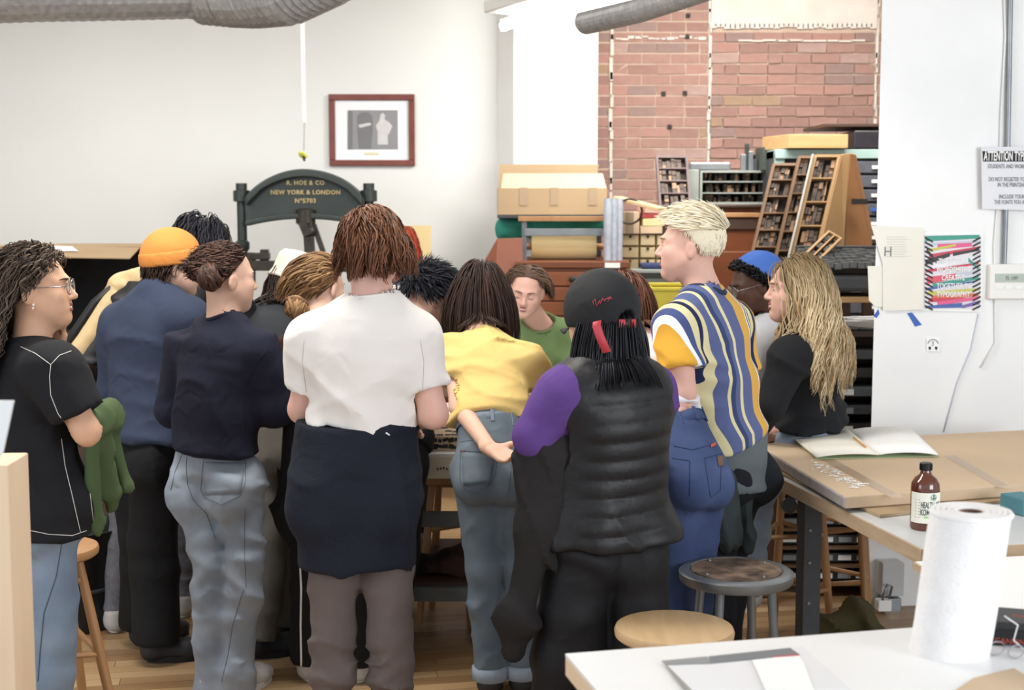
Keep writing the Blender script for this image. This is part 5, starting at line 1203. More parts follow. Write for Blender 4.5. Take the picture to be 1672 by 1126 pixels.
for xx in (-1, 1): mb.box((c[0]+xx*d[0]/2, c[1], c[2]), (th_, .4, d[2]))
mb.box((c[0], c[1], zb+.004), (d[0], .4, th_)); build(mb, 'carton_walls', M_CARD, lb)
tz = zb+d[2]
V = [np.array([c[0]-d[0]/2+.02, c[1]-.2, tz]), np.array([c[0]+d[0]/2, c[1]-.2, tz]), W(984,283,8.9), W(822,283,8.9)]; build(MB().add(V+[v+Y1*.006 for v in V], [(0,1,2,3),(7,6,5,4),(0,4,5,1),(1,5,6,2),(2,6,7,3),(3,7,4,0)]), 'raised_flap', M_CARDL, lb)
V = [np.array([c[0]-d[0]/2, c[1]+.2, tz]), np.array([c[0]+d[0]/2-.06, c[1]+.2, tz]), W(978,268,9.18), W(815,268,9.18)]; build(MB().add(V+[v+Y1*.006 for v in V], [(0,1,2,3),(7,6,5,4),(0,4,5,1),(1,5,6,2),(2,6,7,3),(3,7,4,0)]), 'back_flap', M_CARD, lb)
for px in (855, 905, 968): a = W(px, 308, 8.755); build(MB().box((a[0], 8.753, tz-.05), (.05, .003, .11)), 'tape', M_TAPE, lb)
# upright plastic-wrapped tubes
t = thing('plastic_sleeve', 'tall clear bluish plastic sleeve standing on the drawer chest', 'plastic roll', tuple(W(1002, 428, 8.45))); zc = ztc+.006
M_CLEAR = mat('clear_plastic', 'b4bfd2', 'd5dcea', rough=.15, scale=30, alpha=.62, spec=.8)
for i, px in enumerate((992, 1001, 1010)):
    a = W(px, 400, 8.42+.03*i); zt_ = W(px, 324, 8.42)[2]; build(MB().lathe([(.024,0),(.026,.3),(.024,zt_-zc),(.018,zt_-zc),(.018,0)], (a[0], a[1], zc), n=16), 'tube', M_CLEAR, t, smooth=True)
# brown cabinets under: grey-green steel plan chest and small drawers
c, d = pbox(1030, 1160, 440, 700, 8.5, .42, 0); ps = thing('plan_chest', 'grey steel flat-file chest carrying the little cardboard drawers', 'chest', (c[0], c[1], 0)); zp = d[2]; MGR = mat('grey_green_steel', '8f9690', '9ea49e', rough=.4, scale=8)
build(MB().box(c, d), 'carcass', MGR, ps, bevel=.004)
for i in range(9): o = build(MB().box((c[0], c[1]-d[1]/2-.006, zp-.12-i*.085), (d[0]-.06, .018, .07)), 'drawer', MGR, ps, bevel=.003); build(MB().box((c[0]-.3, c[1]-d[1]/2-.02, zp-.12-i*.085), (.07,.012,.02)), 'handle', M_STEELD, o)
c2, d2_ = pbox(1024, 1100, 447, 457, 8.44, .3); build(MB().box((c2[0], 8.47, zp-.035), (d2_[0]+.05, .03, .035)), 'open_slot', M_INK, ps)
# cardboard mini drawers 3x3
M_KDR = mat('card_drawer', 'c9b48a', 'bea67a', rough=.85, scale=9); w_ = (W(1044,400,8.75)[0]-W(1020,400,8.75)[0])
xs = [W(p, 400, 8.75)[0] for p in (1014, 1044, 1071, 1098, 1125, 1152)]; zs = [W(836, p, 8.75)[2] for p in (382, 402, 422, 443)]
for r_ in range(3):
    for k_ in range(5):
        cx = (xs[k_]+xs[k_+1])/2; cz = (zs[r_]+zs[r_+1])/2; ww = xs[k_+1]-xs[k_]-.006; hh = zs[r_]-zs[r_+1]-.004
        t = thing('cardboard_drawer_box', 'kraft cardboard drawer box, %s row, %s from left beside the blond man' % (('top','middle','bottom')[r_], ('first','second','third','fourth','fifth')[k_]), 'box', (cx, 8.85, cz-hh/2), 'cardboard drawer boxes')
        build(MB().box((cx, 8.86, cz), (ww, .2, hh)), 'shell', mat('card_shell','a78f5e','b59d6a',rough=.85) if 'card_shell' not in bpy.data.materials else bpy.data.materials['card_shell'], t)
        dr = build(MB().box((cx, 8.753, cz), (ww-.010, .02, hh-.012)), 'drawer', M_KDR, t, bevel=.002); build(MB().lathe([(0,0),(.009,0),(.009,.003),(0,.003)], (cx, 8.7415, cz+hh*.32), rotx(math.pi/2), n=12), 'finger_hole', M_INK, dr)
zb_ = zs[0]+.004
t = thing('parcel_box', 'plain brown carton above the little cardboard drawers', 'box', (xs[0], 8.85, zb_)); c, d = pbox(1012, 1044, 346, 382, 8.72, .2, zb_); build(MB().box(c, d), 'carton', M_CARDL, t, bevel=.003); build(MB().box((c[0]+.0, c[1]-.101, c[2]), (.05, .002, d[2]*.99)), 'tape', M_TAPE, t)
for i, (m_, nm, h_) in enumerate(((M_CARDL,'light tan flat box at the bottom of the stack by the wooden slat',.045),(M_KRAFT,'cream flat box in the stack under the red one',.045),(mat('red_box','b03a3c',rough=.6),'red flat box in the stack behind the blond man',.03),(mat('pink_box','d8a894',rough=.7),'pale pink flat box on top of the stack behind the blond man',.035))):
    c, d = pbox(1046, 1082, 340, 346, 8.72, .2); zz_ = zb_+sum([0,.047,.094,.126][i:i+1]); tag(build(MB().box((c[0]+.01*(i%2), 8.83, zz_+h_/2), (d[0], .2, h_), rotz(.05*i)), 'flat_box', m_, bevel=.002), nm, 'box', 'flat boxes behind the blond man')
o = build(MB().tube([np.array([W(1028,345,8.6)[0]+.075*math.cos(a), 8.6, W(1028,345,8.6)[2]+.075*math.sin(a)]) for a in np.linspace(0,6.283,33)[:-1]], .006, n=6, closed=True), 'wire_hoop', M_INK, smooth='full'); tag(o, 'thin dark hoop hanging in front of the small brown carton', 'hoop')
o = build(MB().beam(W(1008,323,8.7), W(1082,342,8.5), .10, .022), 'leaning_board', M_PINE, bevel=.003); tag(o, 'pale wooden board leaning above the little drawers', 'board')
o = build(MB().box(W(1068,446,8.6)+np.array([0,0,.0]), (.17,.1,.035)), 'blue_pouch', mat('navy_cloth','2a3560','35427a',rough=.8), bevel=.012); o.location[2] = zp+.002; tag(o, 'navy blue pouch on the grey steel chest', 'pouch')
# yellow bin
c, d = pbox(1062, 1150, 472, 600, 7.7, .45, 0); t = thing('yellow_bin', 'tall yellow box bin behind the striped shirt', 'bin', (c[0], c[1], 0)); mb = MB(); MY = mat('yellow_plastic_bin', 'd8c62a', 'cdb922', rough=.45, scale=5)
for (dx, dy, sx_, sy_) in ((0,-d[1]/2,d[0],.012),(0,d[1]/2,d[0],.012),(-d[0]/2,0,.012,d[1]),(d[0]/2,0,.012,d[1])): mb.box((c[0]+dx, c[1]+dy, c[2]), (sx_, sy_, d[2]))
mb.box((c[0],c[1],.02), (d[0],d[1],.02)); build(mb, 'bin_walls', MY, t, bevel=.003); mb = MB(); zt_ = d[2]
for (dx, dy, sx_, sy_) in ((0,-d[1]/2,d[0]+.03,.03),(0,d[1]/2,d[0]+.03,.03),(-d[0]/2,0,.03,d[1]),(d[0]/2,0,.03,d[1])): mb.box((c[0]+dx, c[1]+dy, zt_), (sx_, sy_, .02))
build(mb, 'rim', MY, t, bevel=.004)
# ---- type cases
M_CASEP = mat('mauve_case_wood', '5e4a4c', '735c5c', rough=.6, scale=8); M_CASEB = mat('brown_case_wood', '6a4a2e', '805c3a', rough=.55, scale=8); M_CASEO = mat('honey_case_wood', 'a47a48', 'b48c58', rough=.5, scale=6)
M_BLK = mat('type_blocks', '2e2420', '665040', rough=.6, scale=26, amt=.5); M_BLK2 = mat('type_blocks_light', '8c6a4c', 'b08460', rough=.6, scale=26, amt=.6); M_BACK = mat('case_back', '241c18', '322822', rough=.8)
def type_case(O, ux, uz, w, h, rows, cols, frame_m, label, seed, deep=.045, parent=None, name='type_case', fill=.85, fr=.014, grp='type cases on the racks', blk=(M_BLK, M_BLK2)):
    """open tray of compartments: O lower-left-front corner, ux/uz its width and height directions"""
    ux, uz = unit(ux), unit(uz); n = -unit(np.cross(ux, uz)); n = n if n[1] > 0 else -n; R = np.stack([ux, n, uz], 1); O = np.array(O, float)
    t = thing(name, label, 'type case', tuple(O), grp) if parent is None else parent; rr = np.random.default_rng(seed)
    P = lambda x, y, z: O + R@np.array([x, y, z])
    mb = MB()
    for z in (fr/2, h-fr/2): mb.box(P(w/2, deep/2, z), (w, deep, fr), R)
    for x in (fr/2, w-fr/2): mb.box(P(x, deep/2, h/2), (fr, deep, h-2*fr), R)
    build(mb, 'case_frame', frame_m, t); build(MB().box(P(w/2, deep-.002, h/2), (w-fr, .005, h-fr), R), 'case_back', M_BACK, t)
    for i in range(1, rows): build(MB().box(P(w/2, deep*.45, h*i/rows), (w-2*fr, deep*.8, .008), R), 'divider', frame_m, t)
    a, b = MB(), MB()
    for i in range(rows):
        z0 = h*i/rows+.006; hh = h/rows-.016; x = fr+.003
        while x < w-fr-.02:
            bw_ = rr.uniform(.010, .030); bw_ = min(bw_, w-fr-x)
            if rr.uniform() < fill:
                z = z0; 
                while z < z0+hh*rr.uniform(.6,1):
                    bh = min(rr.uniform(.018,.05), z0+hh-z)
                    if bh < .012: break
                    (a if rr.uniform() < .72 else b).box(P(x+bw_/2, deep*rr.uniform(.42,.72), z+bh/2), (bw_-.003, deep*.4, bh-.003), R); z += bh
            x += bw_
    if a.n: build(a, 'type_blocks', blk[0], t, kind='stuff')
    if b.n: build(b, 'light_type_blocks', blk[1], t, kind='stuff')
    return t
# brown cabinet under them
c, d = pbox(1085, 1246, 338, 700, 9.0, .8, 0); t = thing('type_cabinet', 'large red-brown wooden cabinet below the small type case', 'cabinet', (c[0], c[1], 0)); zk = d[2]
build(MB().box(c, d), 'carcass', M_REDWOOD, t, bevel=.005); build(MB().box((c[0], c[1]-.02, zk-.05), (d[0]+.02, d[1]+.02, .03)), 'moulding', M_OAK, t, bevel=.005); build(MB().box((c[0], c[1]-.02, zk+.006), (d[0]+.04, d[1]+.04, .02)), 'top', M_DARKWOOD, t, bevel=.005)
build(MB().box((c[0], c[1]-d[1]/2-.006, zk-.11), (d[0], .02, .06)), 'upper_rail', M_DARKWOOD, t, bevel=.003); build(MB().box((c[0], c[1]-d[1]/2-.006, (zk-.2)/2), (d[0]-.14, .02, zk-.36)), 'panel', M_REDWOOD, t, bevel=.006)
O_ = W(1078, 356, 8.75); T_ = W(1071, 254, 8.95); wL = (W(1123,300,8.85)-W(1071,300,8.85))[0]
tc0 = type_case(O_, X1, T_-O_, wL, np.linalg.norm(T_-O_), 5, 1, M_CASEP, 'narrow mauve-framed type case standing at the left of the brick wall stores', 31)
build(MB().box((O_[0]+wL/2, O_[1]+.1, O_[2]/2), (wL, .2, O_[2])), 'stand', M_DARKWOOD, tc0)
c, d = pbox(1143, 1262, 278, 336, 9.0, .22, zk+.018); t = thing('type_case', 'wide grey steel case of wooden type on the red-brown cabinet', 'type case', (c[0], c[1], zk), 'type cases on the racks')
type_case((c[0]-d[0]/2, 9.0, c[2]-d[2]/2), X1, Z1, d[0], d[2], 3, 1, MGR, '', 33, .2, t, fill=.7, blk=(M_BLK, M_BLK2))
for px in (1140,): a = W(px, 300, 9.0); build(MB().box((a[0]-.03, 9.1, c[2]), (.07, .2, d[2]+.01)), 'side_panel', MGR, t, bevel=.003)
zc_ = c[2]+d[2]/2; o = build(MB().box((c[0]-.16, 9.1, zc_+.028), (.26,.1,.05)), 'planer_tool', M_STEEL, bevel=.01); tag(o, 'grey steel tool lying on the small type case', 'tool')
for i, (px, hh, w__) in enumerate(((1213,.10,.03),(1219,.17,.022),(1225,.12,.03),(1232,.07,.03))):
    a = W(px, 280, 9.08); tag(build(MB().box((a[0], 9.08, zc_+.002+hh/2), (w__,.05,hh)), 'metal_block', (M_STEEL, M_IRON, M_STEEL, M_STEELD)[i], bevel=.003), ('light steel block, leftmost of the upright group','tall dark thin block in the upright group','light steel block right of the tall dark one','short dark block at the right of the upright group')[i]+' on the small type case', 'metal block', 'upright blocks')
# blue-green steel cabinet with boxes
c, d = pbox(1262, 1470, 243, 700, 8.6, .9, 0); t = thing('steel_cabinet', 'pale blue-green steel cabinet at the right below the wooden box', 'cabinet', (c[0], c[1], 0)); zg = d[2]; MBG = mat('blue_green_steel', '8fb0aa', '9fbdb8', rough=.4, scale=7)
build(MB().box((c[0], c[1]+.03, c[2]), (d[0], d[1]-.06, d[2]-.02)), 'carcass', M_STEELD, t); build(MB().box((c[0], c[1], zg-.03), (d[0], d[1], .055)), 'top', MBG, t, bevel=.004); build(MB().box((c[0]-d[0]/2+.03, c[1]-.42, zg/2), (.06, .03, zg-.06)), 'post', MBG, t, bevel=.003)
for i in range(12):
    dr = build(MB().box((c[0]+.05, c[1]-d[1]/2+.01, zg-.11-i*.085), (d[0]-.16, .03, .07)), 'drawer', mat('slate_drawer','4a4d58','5a5d68',rough=.45) if 'slate_drawer' not in bpy.data.materials else bpy.data.materials['slate_drawer'], t, bevel=.003); a = W(1428, 300, 8.6)[0]
    build(MB().box((a, c[1]-d[1]/2-.012, zg-.11-i*.085), (.04, .008, .02)), 'label_holder', M_BTAPE if i == 3 else M_PAPER, dr)
c, d = pbox(1288, 1385, 219, 243, 8.55, .45, zg+.002); a = W(1262, 230, 8.95); tag(build(MB().add([np.array([c[0]-d[0]/2, 8.55, z]) for z in (zg+.002, zg+.002+d[2])]+[np.array([c[0]+d[0]/2, 8.55, z]) for z in (zg+.002, zg+.002+d[2])]+[np.array([c[0]+d[0]/2-.04, 8.95, z]) for z in (zg+.002, zg+.002+d[2])]+[np.array([c[0]-d[0]/2-.09, 8.95, z]) for z in (zg+.002, zg+.002+d[2])], [(0,2,3,1),(2,4,5,3),(4,6,7,5),(6,0,1,7),(1,3,5,7),(0,6,4,2)]), 'wooden_box', mat('honey_wood','b98d55','c89f68',rough=.45,scale=5,stretch=(.6,5,5)), bevel=.004), 'honey-coloured wooden box on top of the blue-green cabinet', 'box')
c, d = pbox(1395, 1470, 213, 243, 8.6, .6, zg+.002); tag(build(MB().box(c, d), 'black_case', mat('black_lacquer','1f1d24','2c2a33',rough=.3), bevel=.006), 'large black case on the blue-green cabinet by the pier', 'case')
c, d = pbox(1348, 1470, 208, 213, 8.55, .65); tag(build(MB().box((c[0], 8.9, zg+.004+(d[2]*0)+.138), (d[0], .62, .02)), 'dark_board', M_DARKWOOD, bevel=.003), 'dark board lying on the black case', 'board')
c, d = pbox(1246, 1290, 240, 262, 8.9, .3, W(836,278,8.9)[2]); tag(build(MB().box(c, d), 'dark_green_box', mat('army_green','38443a','46524a',rough=.6), bevel=.004), 'dark green metal box left of the blue-green cabinet', 'box')
# three leaning cases on a honey A-frame
Yf = 7.7
def lean(px0, py0, px1, py1, wpx, rows, cols, m, label, seed, dY=.25, Y0=Yf, fr=.016):
    O = W(px0, py0, Y0); T = W(px1, py1, Y0+dY); wd = wpx/2300*Y0
    return type_case(O, X1, T-O, wd, np.linalg.norm(T-O), rows, cols, m, label, seed, .05, fr=fr)
l1 = lean(1222, 430, 1262, 266, 44, 6, 3, M_CASEB, 'leftmost of the three dark type cases leaning on the rack', 41, Y0=7.9)
l2 = lean(1260, 440, 1304, 254, 44, 6, 3, M_CASEB, 'middle one of the three type cases leaning on the rack', 42, Y0=7.8)
l3 = lean(1284, 447, 1330, 252, 44, 5, 3, M_CASEO, 'rightmost leaning type case with honey wood dividers and pale left edge', 43, Y0=7.7)
a, b = W(1284,447,7.69), W(1330,252,7.94); build(MB().beam(a-X1*.008, b-X1*.008, .012, .012), 'pale_edge', mat('worn_pale_edge','a8a296',rough=.7), l3)
rk = thing('case_rack', 'honey wooden A-frame rack holding the leaning type cases', 'rack', tuple(WZ(1370, 0, 7.9)))
P = [W(1382,250,8.05), W(1396,252,8.05), W(1424,400,8.1), W(1418,560,8.1), W(1395,560,8.1)]
prs = lambda pts, t_: (lambda n_: MB().add([np.array(p) for p in pts]+[np.array(p)+np.array(t_) for p in pts], [tuple(range(n_))[::-1], tuple(range(n_,2*n_))]+[(i,(i+1)%n_,n_+(i+1)%n_,n_+i) for i in range(n_)]))(len(pts))
build(prs([W(1374,252,7.95), W(1387,250,7.95), W(1378,400,7.9), W(1372,470,7.9), W(1300,470,7.7), W(1330,440,7.7)], (0,.03,0)), 'side_board', M_CASEO, rk, bevel=.003)
build(prs([W(1388,250,8.0), W(1398,252,8.0), W(1424,372,8.05), W(1424,402,8.05), W(1380,402,8.0)], (0,.03,0)), 'end_board', mat('brown_board','a06a3c','b47c4a',rough=.5,scale=5), rk, bevel=.003)
build(MB().beam(W(1391,329,7.97), W(1416,329,7.97), .02, .03), 'black_strap', M_INK, rk)
for px in (1240, 1380, 1415): a = WZ(px, .0, 8.15); b = W(px, 400, 8.15); build(MB().beam(a, b, .05, .05), 'leg', M_DARKWOOD, rk)
build(MB().beam(W(1225,440,7.85), W(1400,440,7.85), .1, .03), 'ledge', M_CASEO, rk)
a = W(1310,430,7.2); b = W(1385,358,7.6); ux_ = unit(b-a); type_case(W(1316,446,7.2), b-a, np.cross([0,-.8,.6], unit(b-a)), .44, .085, 2, 3, M_CASEO, 'small slanting type case resting on the grey galley stack', 51, .03, fr=.012)
# grey galleys: cabinet with plate stacks by the pier
gc, gd = pbox(1290, 1480, 545, 700, 6.75, .42, 0); g = thing('galley_cabinet', 'dark galley cabinet with labelled shelves beside the white pier', 'cabinet', (gc[0], gc[1], 0)); zgc = gd[2]
build(MB().box((gc[0], gc[1]+.1, gc[2]), (gd[0], .15, gd[2]-.02)), 'back', M_DARKWOOD, g)
for xx in (gc[0]-gd[0]/2, gc[0]+gd[0]/2): build(MB().box((xx, gc[1], gc[2]), (.03, gd[1], gd[2])), 'side', M_DARKWOOD, g)
build(MB().box((gc[0], gc[1], zgc), (gd[0]+.04, gd[1], .03)), 'top', M_DARKWOOD, g, bevel=.003)
for i in range(10): dr = build(MB().box((gc[0]+RNG.uniform(-.01,.01), gc[1]-gd[1]/2+.10+RNG.uniform(-.01,.01), zgc-.10-i*.09), (gd[0]-.07, .2, .045)), 'galley_tray', (M_STEELD, M_INK, M_RAIL)[i % 3], g, bevel=.003); [build(MB().box((gc[0]-gd[0]/2+.1+k*.17, gc[1]-gd[1]/2-.016, zgc-.10-i*.09), (.07, .006, .028)), 'label_holder', (M_PAPER, M_STEEL, M_CREAMP)[(i+k) % 3], dr) for k in range(4)]
mgp = mat('grey_plate', '55585a', '6c6f70', rough=.5, scale=14)
for i in range(3):
    for k in range(4):
        x_ = W(1352+k*26, 530, 6.9)[0]; tag(build(MB().box((x_, 6.82+i*.13, zgc+.028+RNG.uniform(0,.006)), (.075, .12, .022), rotz(RNG.uniform(-.05,.05))), 'metal_plate', mgp, bevel=.002), 'grey metal plate on the galley cabinet, %s row, %s from left' % (('front','middle','back')[i], ('first','second','third','fourth')[k]), 'plate', 'plates on the galley cabinet')
t = thing('upper_rack', 'long grey stack of metal forms behind the blonde woman', 'rack', tuple(WZ(1400, 0, 7.3)))
c, d = pbox(1318, 1490, 450, 476, 7.2, .45); build(MB().box((c[0], c[1], c[2]), d), 'front_beam', M_STEELD, t, bevel=.02); zz_ = c[2]+d[2]/2
build(MB().box((c[0], c[1]+.1, zz_+.02), (d[0]-.03, d[1]-.1, .04)), 'tray', M_IROND, t, bevel=.004)
mb = MB(); rr = np.random.default_rng(9)
for i in range(13):
    for k in range(6): mb.box((c[0]-d[0]/2+.04+i*d[0]/13.6, 7.25+k*.06, zz_+.045+k*.012+rr.uniform(0,.012)), (d[0]/13.6-.006, .07, .03), rotz(rr.uniform(-.06,.06)))
build(mb, 'metal_forms', mgp, t, kind='stuff')
build(MB().box((c[0], 7.62, zz_+.09), (d[0]-.05, .08, .10)), 'rear_block', M_STEELD, t, bevel=.004)
for xx in (-1, 1): build(MB().box((c[0]+xx*(d[0]/2-.05), 7.42, (c[2]-d[2]/2)/2), (.06,.4,c[2]-d[2]/2)), 'leg_panel', M_DARKWOOD, t)
c, d = pbox(1330, 1480, 488, 500, 7.0, .35); build(MB().box((c[0], 7.4, c[2]), (d[0]-.14, .4, .03)), 'wooden_shelf', M_CASEO, t, bevel=.003)
for i, (px, py, a_) in enumerate(((1385,507,.3),(1396,512,-.2),(1378,516,.1))): c = W(px, py, 6.72); tag(build(MB().box((c[0], 6.75, zgc+.042+i*.0), (.22,.2,.004) , rotz(a_)@rotx(-.5+i*.1)), 'paper_sheet', M_PAPER), ('crumpled white paper behind the blonde hair','white sheet next to the crumpled paper by the pier','lower white sheet behind the blonde woman')[i], 'paper')
# low galley racks seen through the table legs
for j, (x_a, x_b, Yc) in enumerate(((1322, 1424, 6.3),)):
    c, d = pbox(x_a-60, x_b-2, 800, 1000, Yc, .4, .02); t = thing('low_galley_rack', 'low rack of dark galleys seen under the work table', 'rack', (c[0], c[1], 0)); top = W(836, 760, Yc)[2]
    for xx in (-1, 1): build(MB().box((c[0]+xx*d[0]/2, c[1], top/2), (.03,.4,top)), 'side', M_CASEB, t)
    for i in range(7):
        z = .06+i*.085; build(MB().box((c[0], c[1], z), (d[0], .4, .012)), 'shelf', M_CASEB, t); dr = build(MB().box((c[0], c[1]+.0, z+.035), (d[0]-.06, .34, .04), roty(.0)), 'galley_tray', (M_INK, M_STEELD, M_RAIL)[i % 3], t, bevel=.003)
        for k in range(5): build(MB().box((c[0]-d[0]/2+.08+k*d[0]/5.3, c[1]-.176, z+.036), (.06,.006,.024)), 'label_holder', (M_PAPER, M_STEEL)[(i+k) % 2], dr)
# ------------------------------------------------------------------ the people
UP = np.array([0,0,1.])
JEANL = fab('light_jeans', '76859a', 'a6b2c0', scale=7, bscale=520, bump=.3); JEANM = fab('mid_jeans', '5c6a7c', '8490a0', scale=7, bscale=520, bump=.3); JEANG = fab('grey_blue_jeans', '475460', '74818c', scale=7, bscale=520, bump=.3)
JEANB = fab('indigo_jeans', '26345e', '4c5e8c', scale=6, bscale=520, bump=.3); SEAM = mat('seam_thread', '4a5564', rough=.9); SEAML = mat('light_thread', 'a8b0ba', rough=.9); WTH = mat('white_thread', 'd8d4cc', rough=.8); BLUS = mat('indigo_seam', '22315a', rough=.9)
NAVY = fab('navy_knit', '191b2b', '20233a', bscale=350); BLACKF = fab('black_cotton', '17171b', '1e1e23'); BLACKT = fab('black_trouser_cloth', '131315', '1b1b1e'); SHOEB = mat('black_shoe', '18181b', '232328', rough=.6, scale=10); SOLEB = mat('black_sole', '101012', rough=.7); SOLEW = mat('white_sole', 'cfcbc4', rough=.6); SNK = mat('grey_white_sneaker', 'a8a49e', 'c4c0ba', rough=.7, scale=15)
SWF = [((.1,0,1), .14, .008, .9), ((1,.3,.5), .17, .006, .8)]
JF = [((.1,.3,1), .085, .0045, .9), ((.7,.3,.9), .14, .005, .9), ((-.7,.3,.9), .12, .004, .9)]
def jeans_details(p, o, thread, waist_t=.30, crease=None):
    pass
def belt_band(p, m, t=.27, g=.016, h=.034, name='waistband', loops=None):
    J = p.J; P = J['pe']; c = P+(J['nk']-P)*t; mb = MB(); b = p.b; r = .122*b+g; pts = []
    for i in range(40):
        a = 2*math.pi*i/40; pts.append((math.cos(a)*r, math.sin(a)*r/1.30))
    V = []
    for dz, k in ((-h/2, 1.0), (-h/2, 1.025), (h/2, 1.02), (h/2, .985)):
        V += [c+p.lat*x*k+p.front*y*k+p.up*dz for x, y in pts]
    F_ = [(j*40+i, j*40+(i+1)%40, (j+1)*40+(i+1)%40, (j+1)*40+i) for j in range(3) for i in range(40)]
    o = p.emit_mb(MB().add(V, F_), name, m)
    if loops:
        ml = MB()
        k_ = 0
        for a in loops:
            ml = MB(); x, y = math.cos(a)*(r*1.04), math.sin(a)*(r*1.04)/1.3; q = c+p.lat*x+p.front*y; ml.beam(q-p.up*.028, q+p.up*.026, .012, .005, up=p.lat*x+p.front*y); p.emit_mb(ml, 'belt_loop', m, parent=o, smooth=False)
    return o
def default_hair(u):
    r, f, z = u[...,0], u[...,1], u[...,2]; t = np.maximum(f+.30, 0); return z-(-.62+1.22*t**.9)
# ---- 1 curly-haired person, black shirt
p = Person('person with long dark curly mullet hair, glasses and black short-sleeved shirt at far left', 60,
  dict(head=(60,472,4.27), nk=(50,572,4.25), pe=(60,812,4.27), sa=(6,612,4.40), sb=(90,610,4.11), ea=(50,690,4.50), wa=(90,580,4.36), fa=(95,525,4.33), eb=(142,706,4.08), wb=(160,690,4.32), ha=(52,825,4.34), hb=(80,825,4.21), ka=(62,'z',.47,4.36), kb=(82,'z',.47,4.24), aa=(62,'z',.09,4.36), ab=(72,'z',.09,4.24)),
  (84, 4, 0), 1.0, SKIN_W, h=.011)
p.body(hands=[('a', dict(curl=1.0, palm=(-.2,-.5,.2), thumb=1))], fine=.005)
p.face(smile=1)
sh = p.shirt(BLACKF, upto=.72, hem=-.17, g=.024, boxy=.020, hipg=.040, neck=.066, fold=SWF, armg=.022, rw=None, re=.068, seed=4)
CL = MB(); ax = p.collar_ax
o = p.collar(BLACKF, .013)
drape(sh, [[(34,566),(58,577),(83,595)],[(83,595),(97,580),(116,573)],[(83,595),(81,615),(83,645),(95,675),(116,704)],[(112,704),(135,694),(166,679)],[(100,716),(106,760),(118,810),(131,868)],[(42,864),(80,872),(118,874),(141,866)],[(130,720),(141,755),(146,800),(152,850)]], .0011, 'white_topstitching', WTH, parent=sh)
pn = p.pants(fab('jeans_blue','5a6f8a','8c9eb2',scale=7,bump=.3), rk=.082, ra=.064, fold=JF, seed=8)
drape(pn, [[(101,885),(92,940),(72,1000),(66,1060),(62,1112)]], .0016, 'side_seam', SEAM, parent=pn)
p.shoes(SHOEB, SOLEB)
H1 = hair_mat('dark_curly_hair', '1d1613', '4a3b31', '6a584a')
def L1(U, rr): return np.where((U[:,1] < .1) & (U[:,2] < .75), .36, .07)*rr.uniform(.75,1.15,len(U))
def cond1(u):
    r, f, z = u[...,0], u[...,1], u[...,2]; t = np.maximum(f+.20, 0); return z-(-.62+1.35*t**.8)
p.hair(H1, 'curly', mul=3.0, rmul=.44, n=520, length=L1, thick=(.008,.030), wave=.011, wavel=.060, rad=.0040, cond=cond1, flow=lambda U: np.stack([U[:,0]*.2, -.55+U[:,1]*.0, U[:,2]*0], 1), seed=5, steps=16, frizz=.05, stiff=.6)
p.glasses(mat('silver_frame','9c9896',rough=.25,metal=.8), .024)
mb = MB(); mb.ball(p.hp(.082,.004,-.042), .004, n=8, m=6); mb.ball(p.hp(.082,.002,-.052), .0035, n=8, m=6); p.emit_mb(mb, 'ear_studs', mat('pearl','f0ece4',rough=.2))
# green jacket over the arm
F = Fld(np.array([-1.60,3.85,.78]), np.array([-1.02,4.75,1.22]), .009)
a0, a1 = W(138,690,4.12), W(172,676,4.40)
F.cone(a0, a1, .05, .05, k=.02)
F.cone(W(160,690,4.22), W(168,800,4.30), .055, .035, 1.8, (.5,-.85,0), k=.03); F.cone(W(150,700,4.18), W(156,860,4.22), .035, .026, 1.5, (.5,-.85,0), k=.03); F.cone(W(172,690,4.36), W(206,790,4.40), .04, .018, 1.6, (.5,-.8,0), k=.03); F.cone(W(168,760,4.3), W(182,825,4.34), .045, .02, 1.6, (.5,-.8,0), k=.03); F.cone(W(206,790,4.4), W(218,797,4.4), .016, .006, k=.02)
F.displace(folds([((1,-.2,.25), .055, .0075, .5), ((.9,.4,-.5), .09, .006, .7)], 6)); V, Q = F.mesh(); lo = np.array([V[:,0].mean(), V[:,1].mean(), V[:,2].min()]); o = link('jacket', np_mesh('jacket', V-lo, Q), fab('army_green_cloth','3f5230','50643c',scale=6), None, tuple(lo)); tag(o, 'olive green jacket draped over the forearm of the person at far left', 'jacket')
# ---- 2 bomber jacket
p = Person('black-haired person in black and gold bomber jacket, arm akimbo, behind the orange beanie', 30,
  dict(head=(330,402,5.97), nk=(302,452,5.9), pe=(262,665,5.92), sa=(226,478,5.93), sb=(366,485,5.85), ea=(150,580,5.85), wa=(166,650,6.0), eb=(420,590,6.0), wb=(420,640,6.2), ha=(228,690,5.95), hb=(290,690,5.9), ka=(204,'z',.50,5.85), kb=(297,'z',.50,5.95), aa=(188,'z',.09,5.8), ab=(300,'z',.09,6.02), ta=(200,'z',.09,6.2), tb=(330,'z',.09,6.3)),
  (50, -10, 0), 1.02, SKIN, h=.014)
p.body(fine=.008); p.face()
GOLD = fab('gold_satin', 'cda96e', 'ddc08a', rough=.4, spec=.5, scale=6); BB = fab('black_satin', '121216', '1b1b20', rough=.45, spec=.5)
sh = p.shirt(BB, upto=1.95, hem=.1, g=.038, boxy=.02, fold=[((.3,0,1), .09, .010, .9), ((1,.3,.4), .12, .008, .8)], armg=.02, re=.07, rw=.045, name='bomber_jacket')
F = Fld(p.lo-.1, p.hi+.1, .012); J = p.J; dS = np.array([-.055,-.03,.035])
F.cone(J['nk']+np.array([-.03,-.03,.02])+dS*.3, J['sa']+dS, .045, .055, k=.02); F.cone(J['sa']+dS, J['ea']+dS*.75, .055, .050, k=.02); F.cone(J['ea']+dS*.75, J['wa']+dS*.5, .050, .045, k=.02)
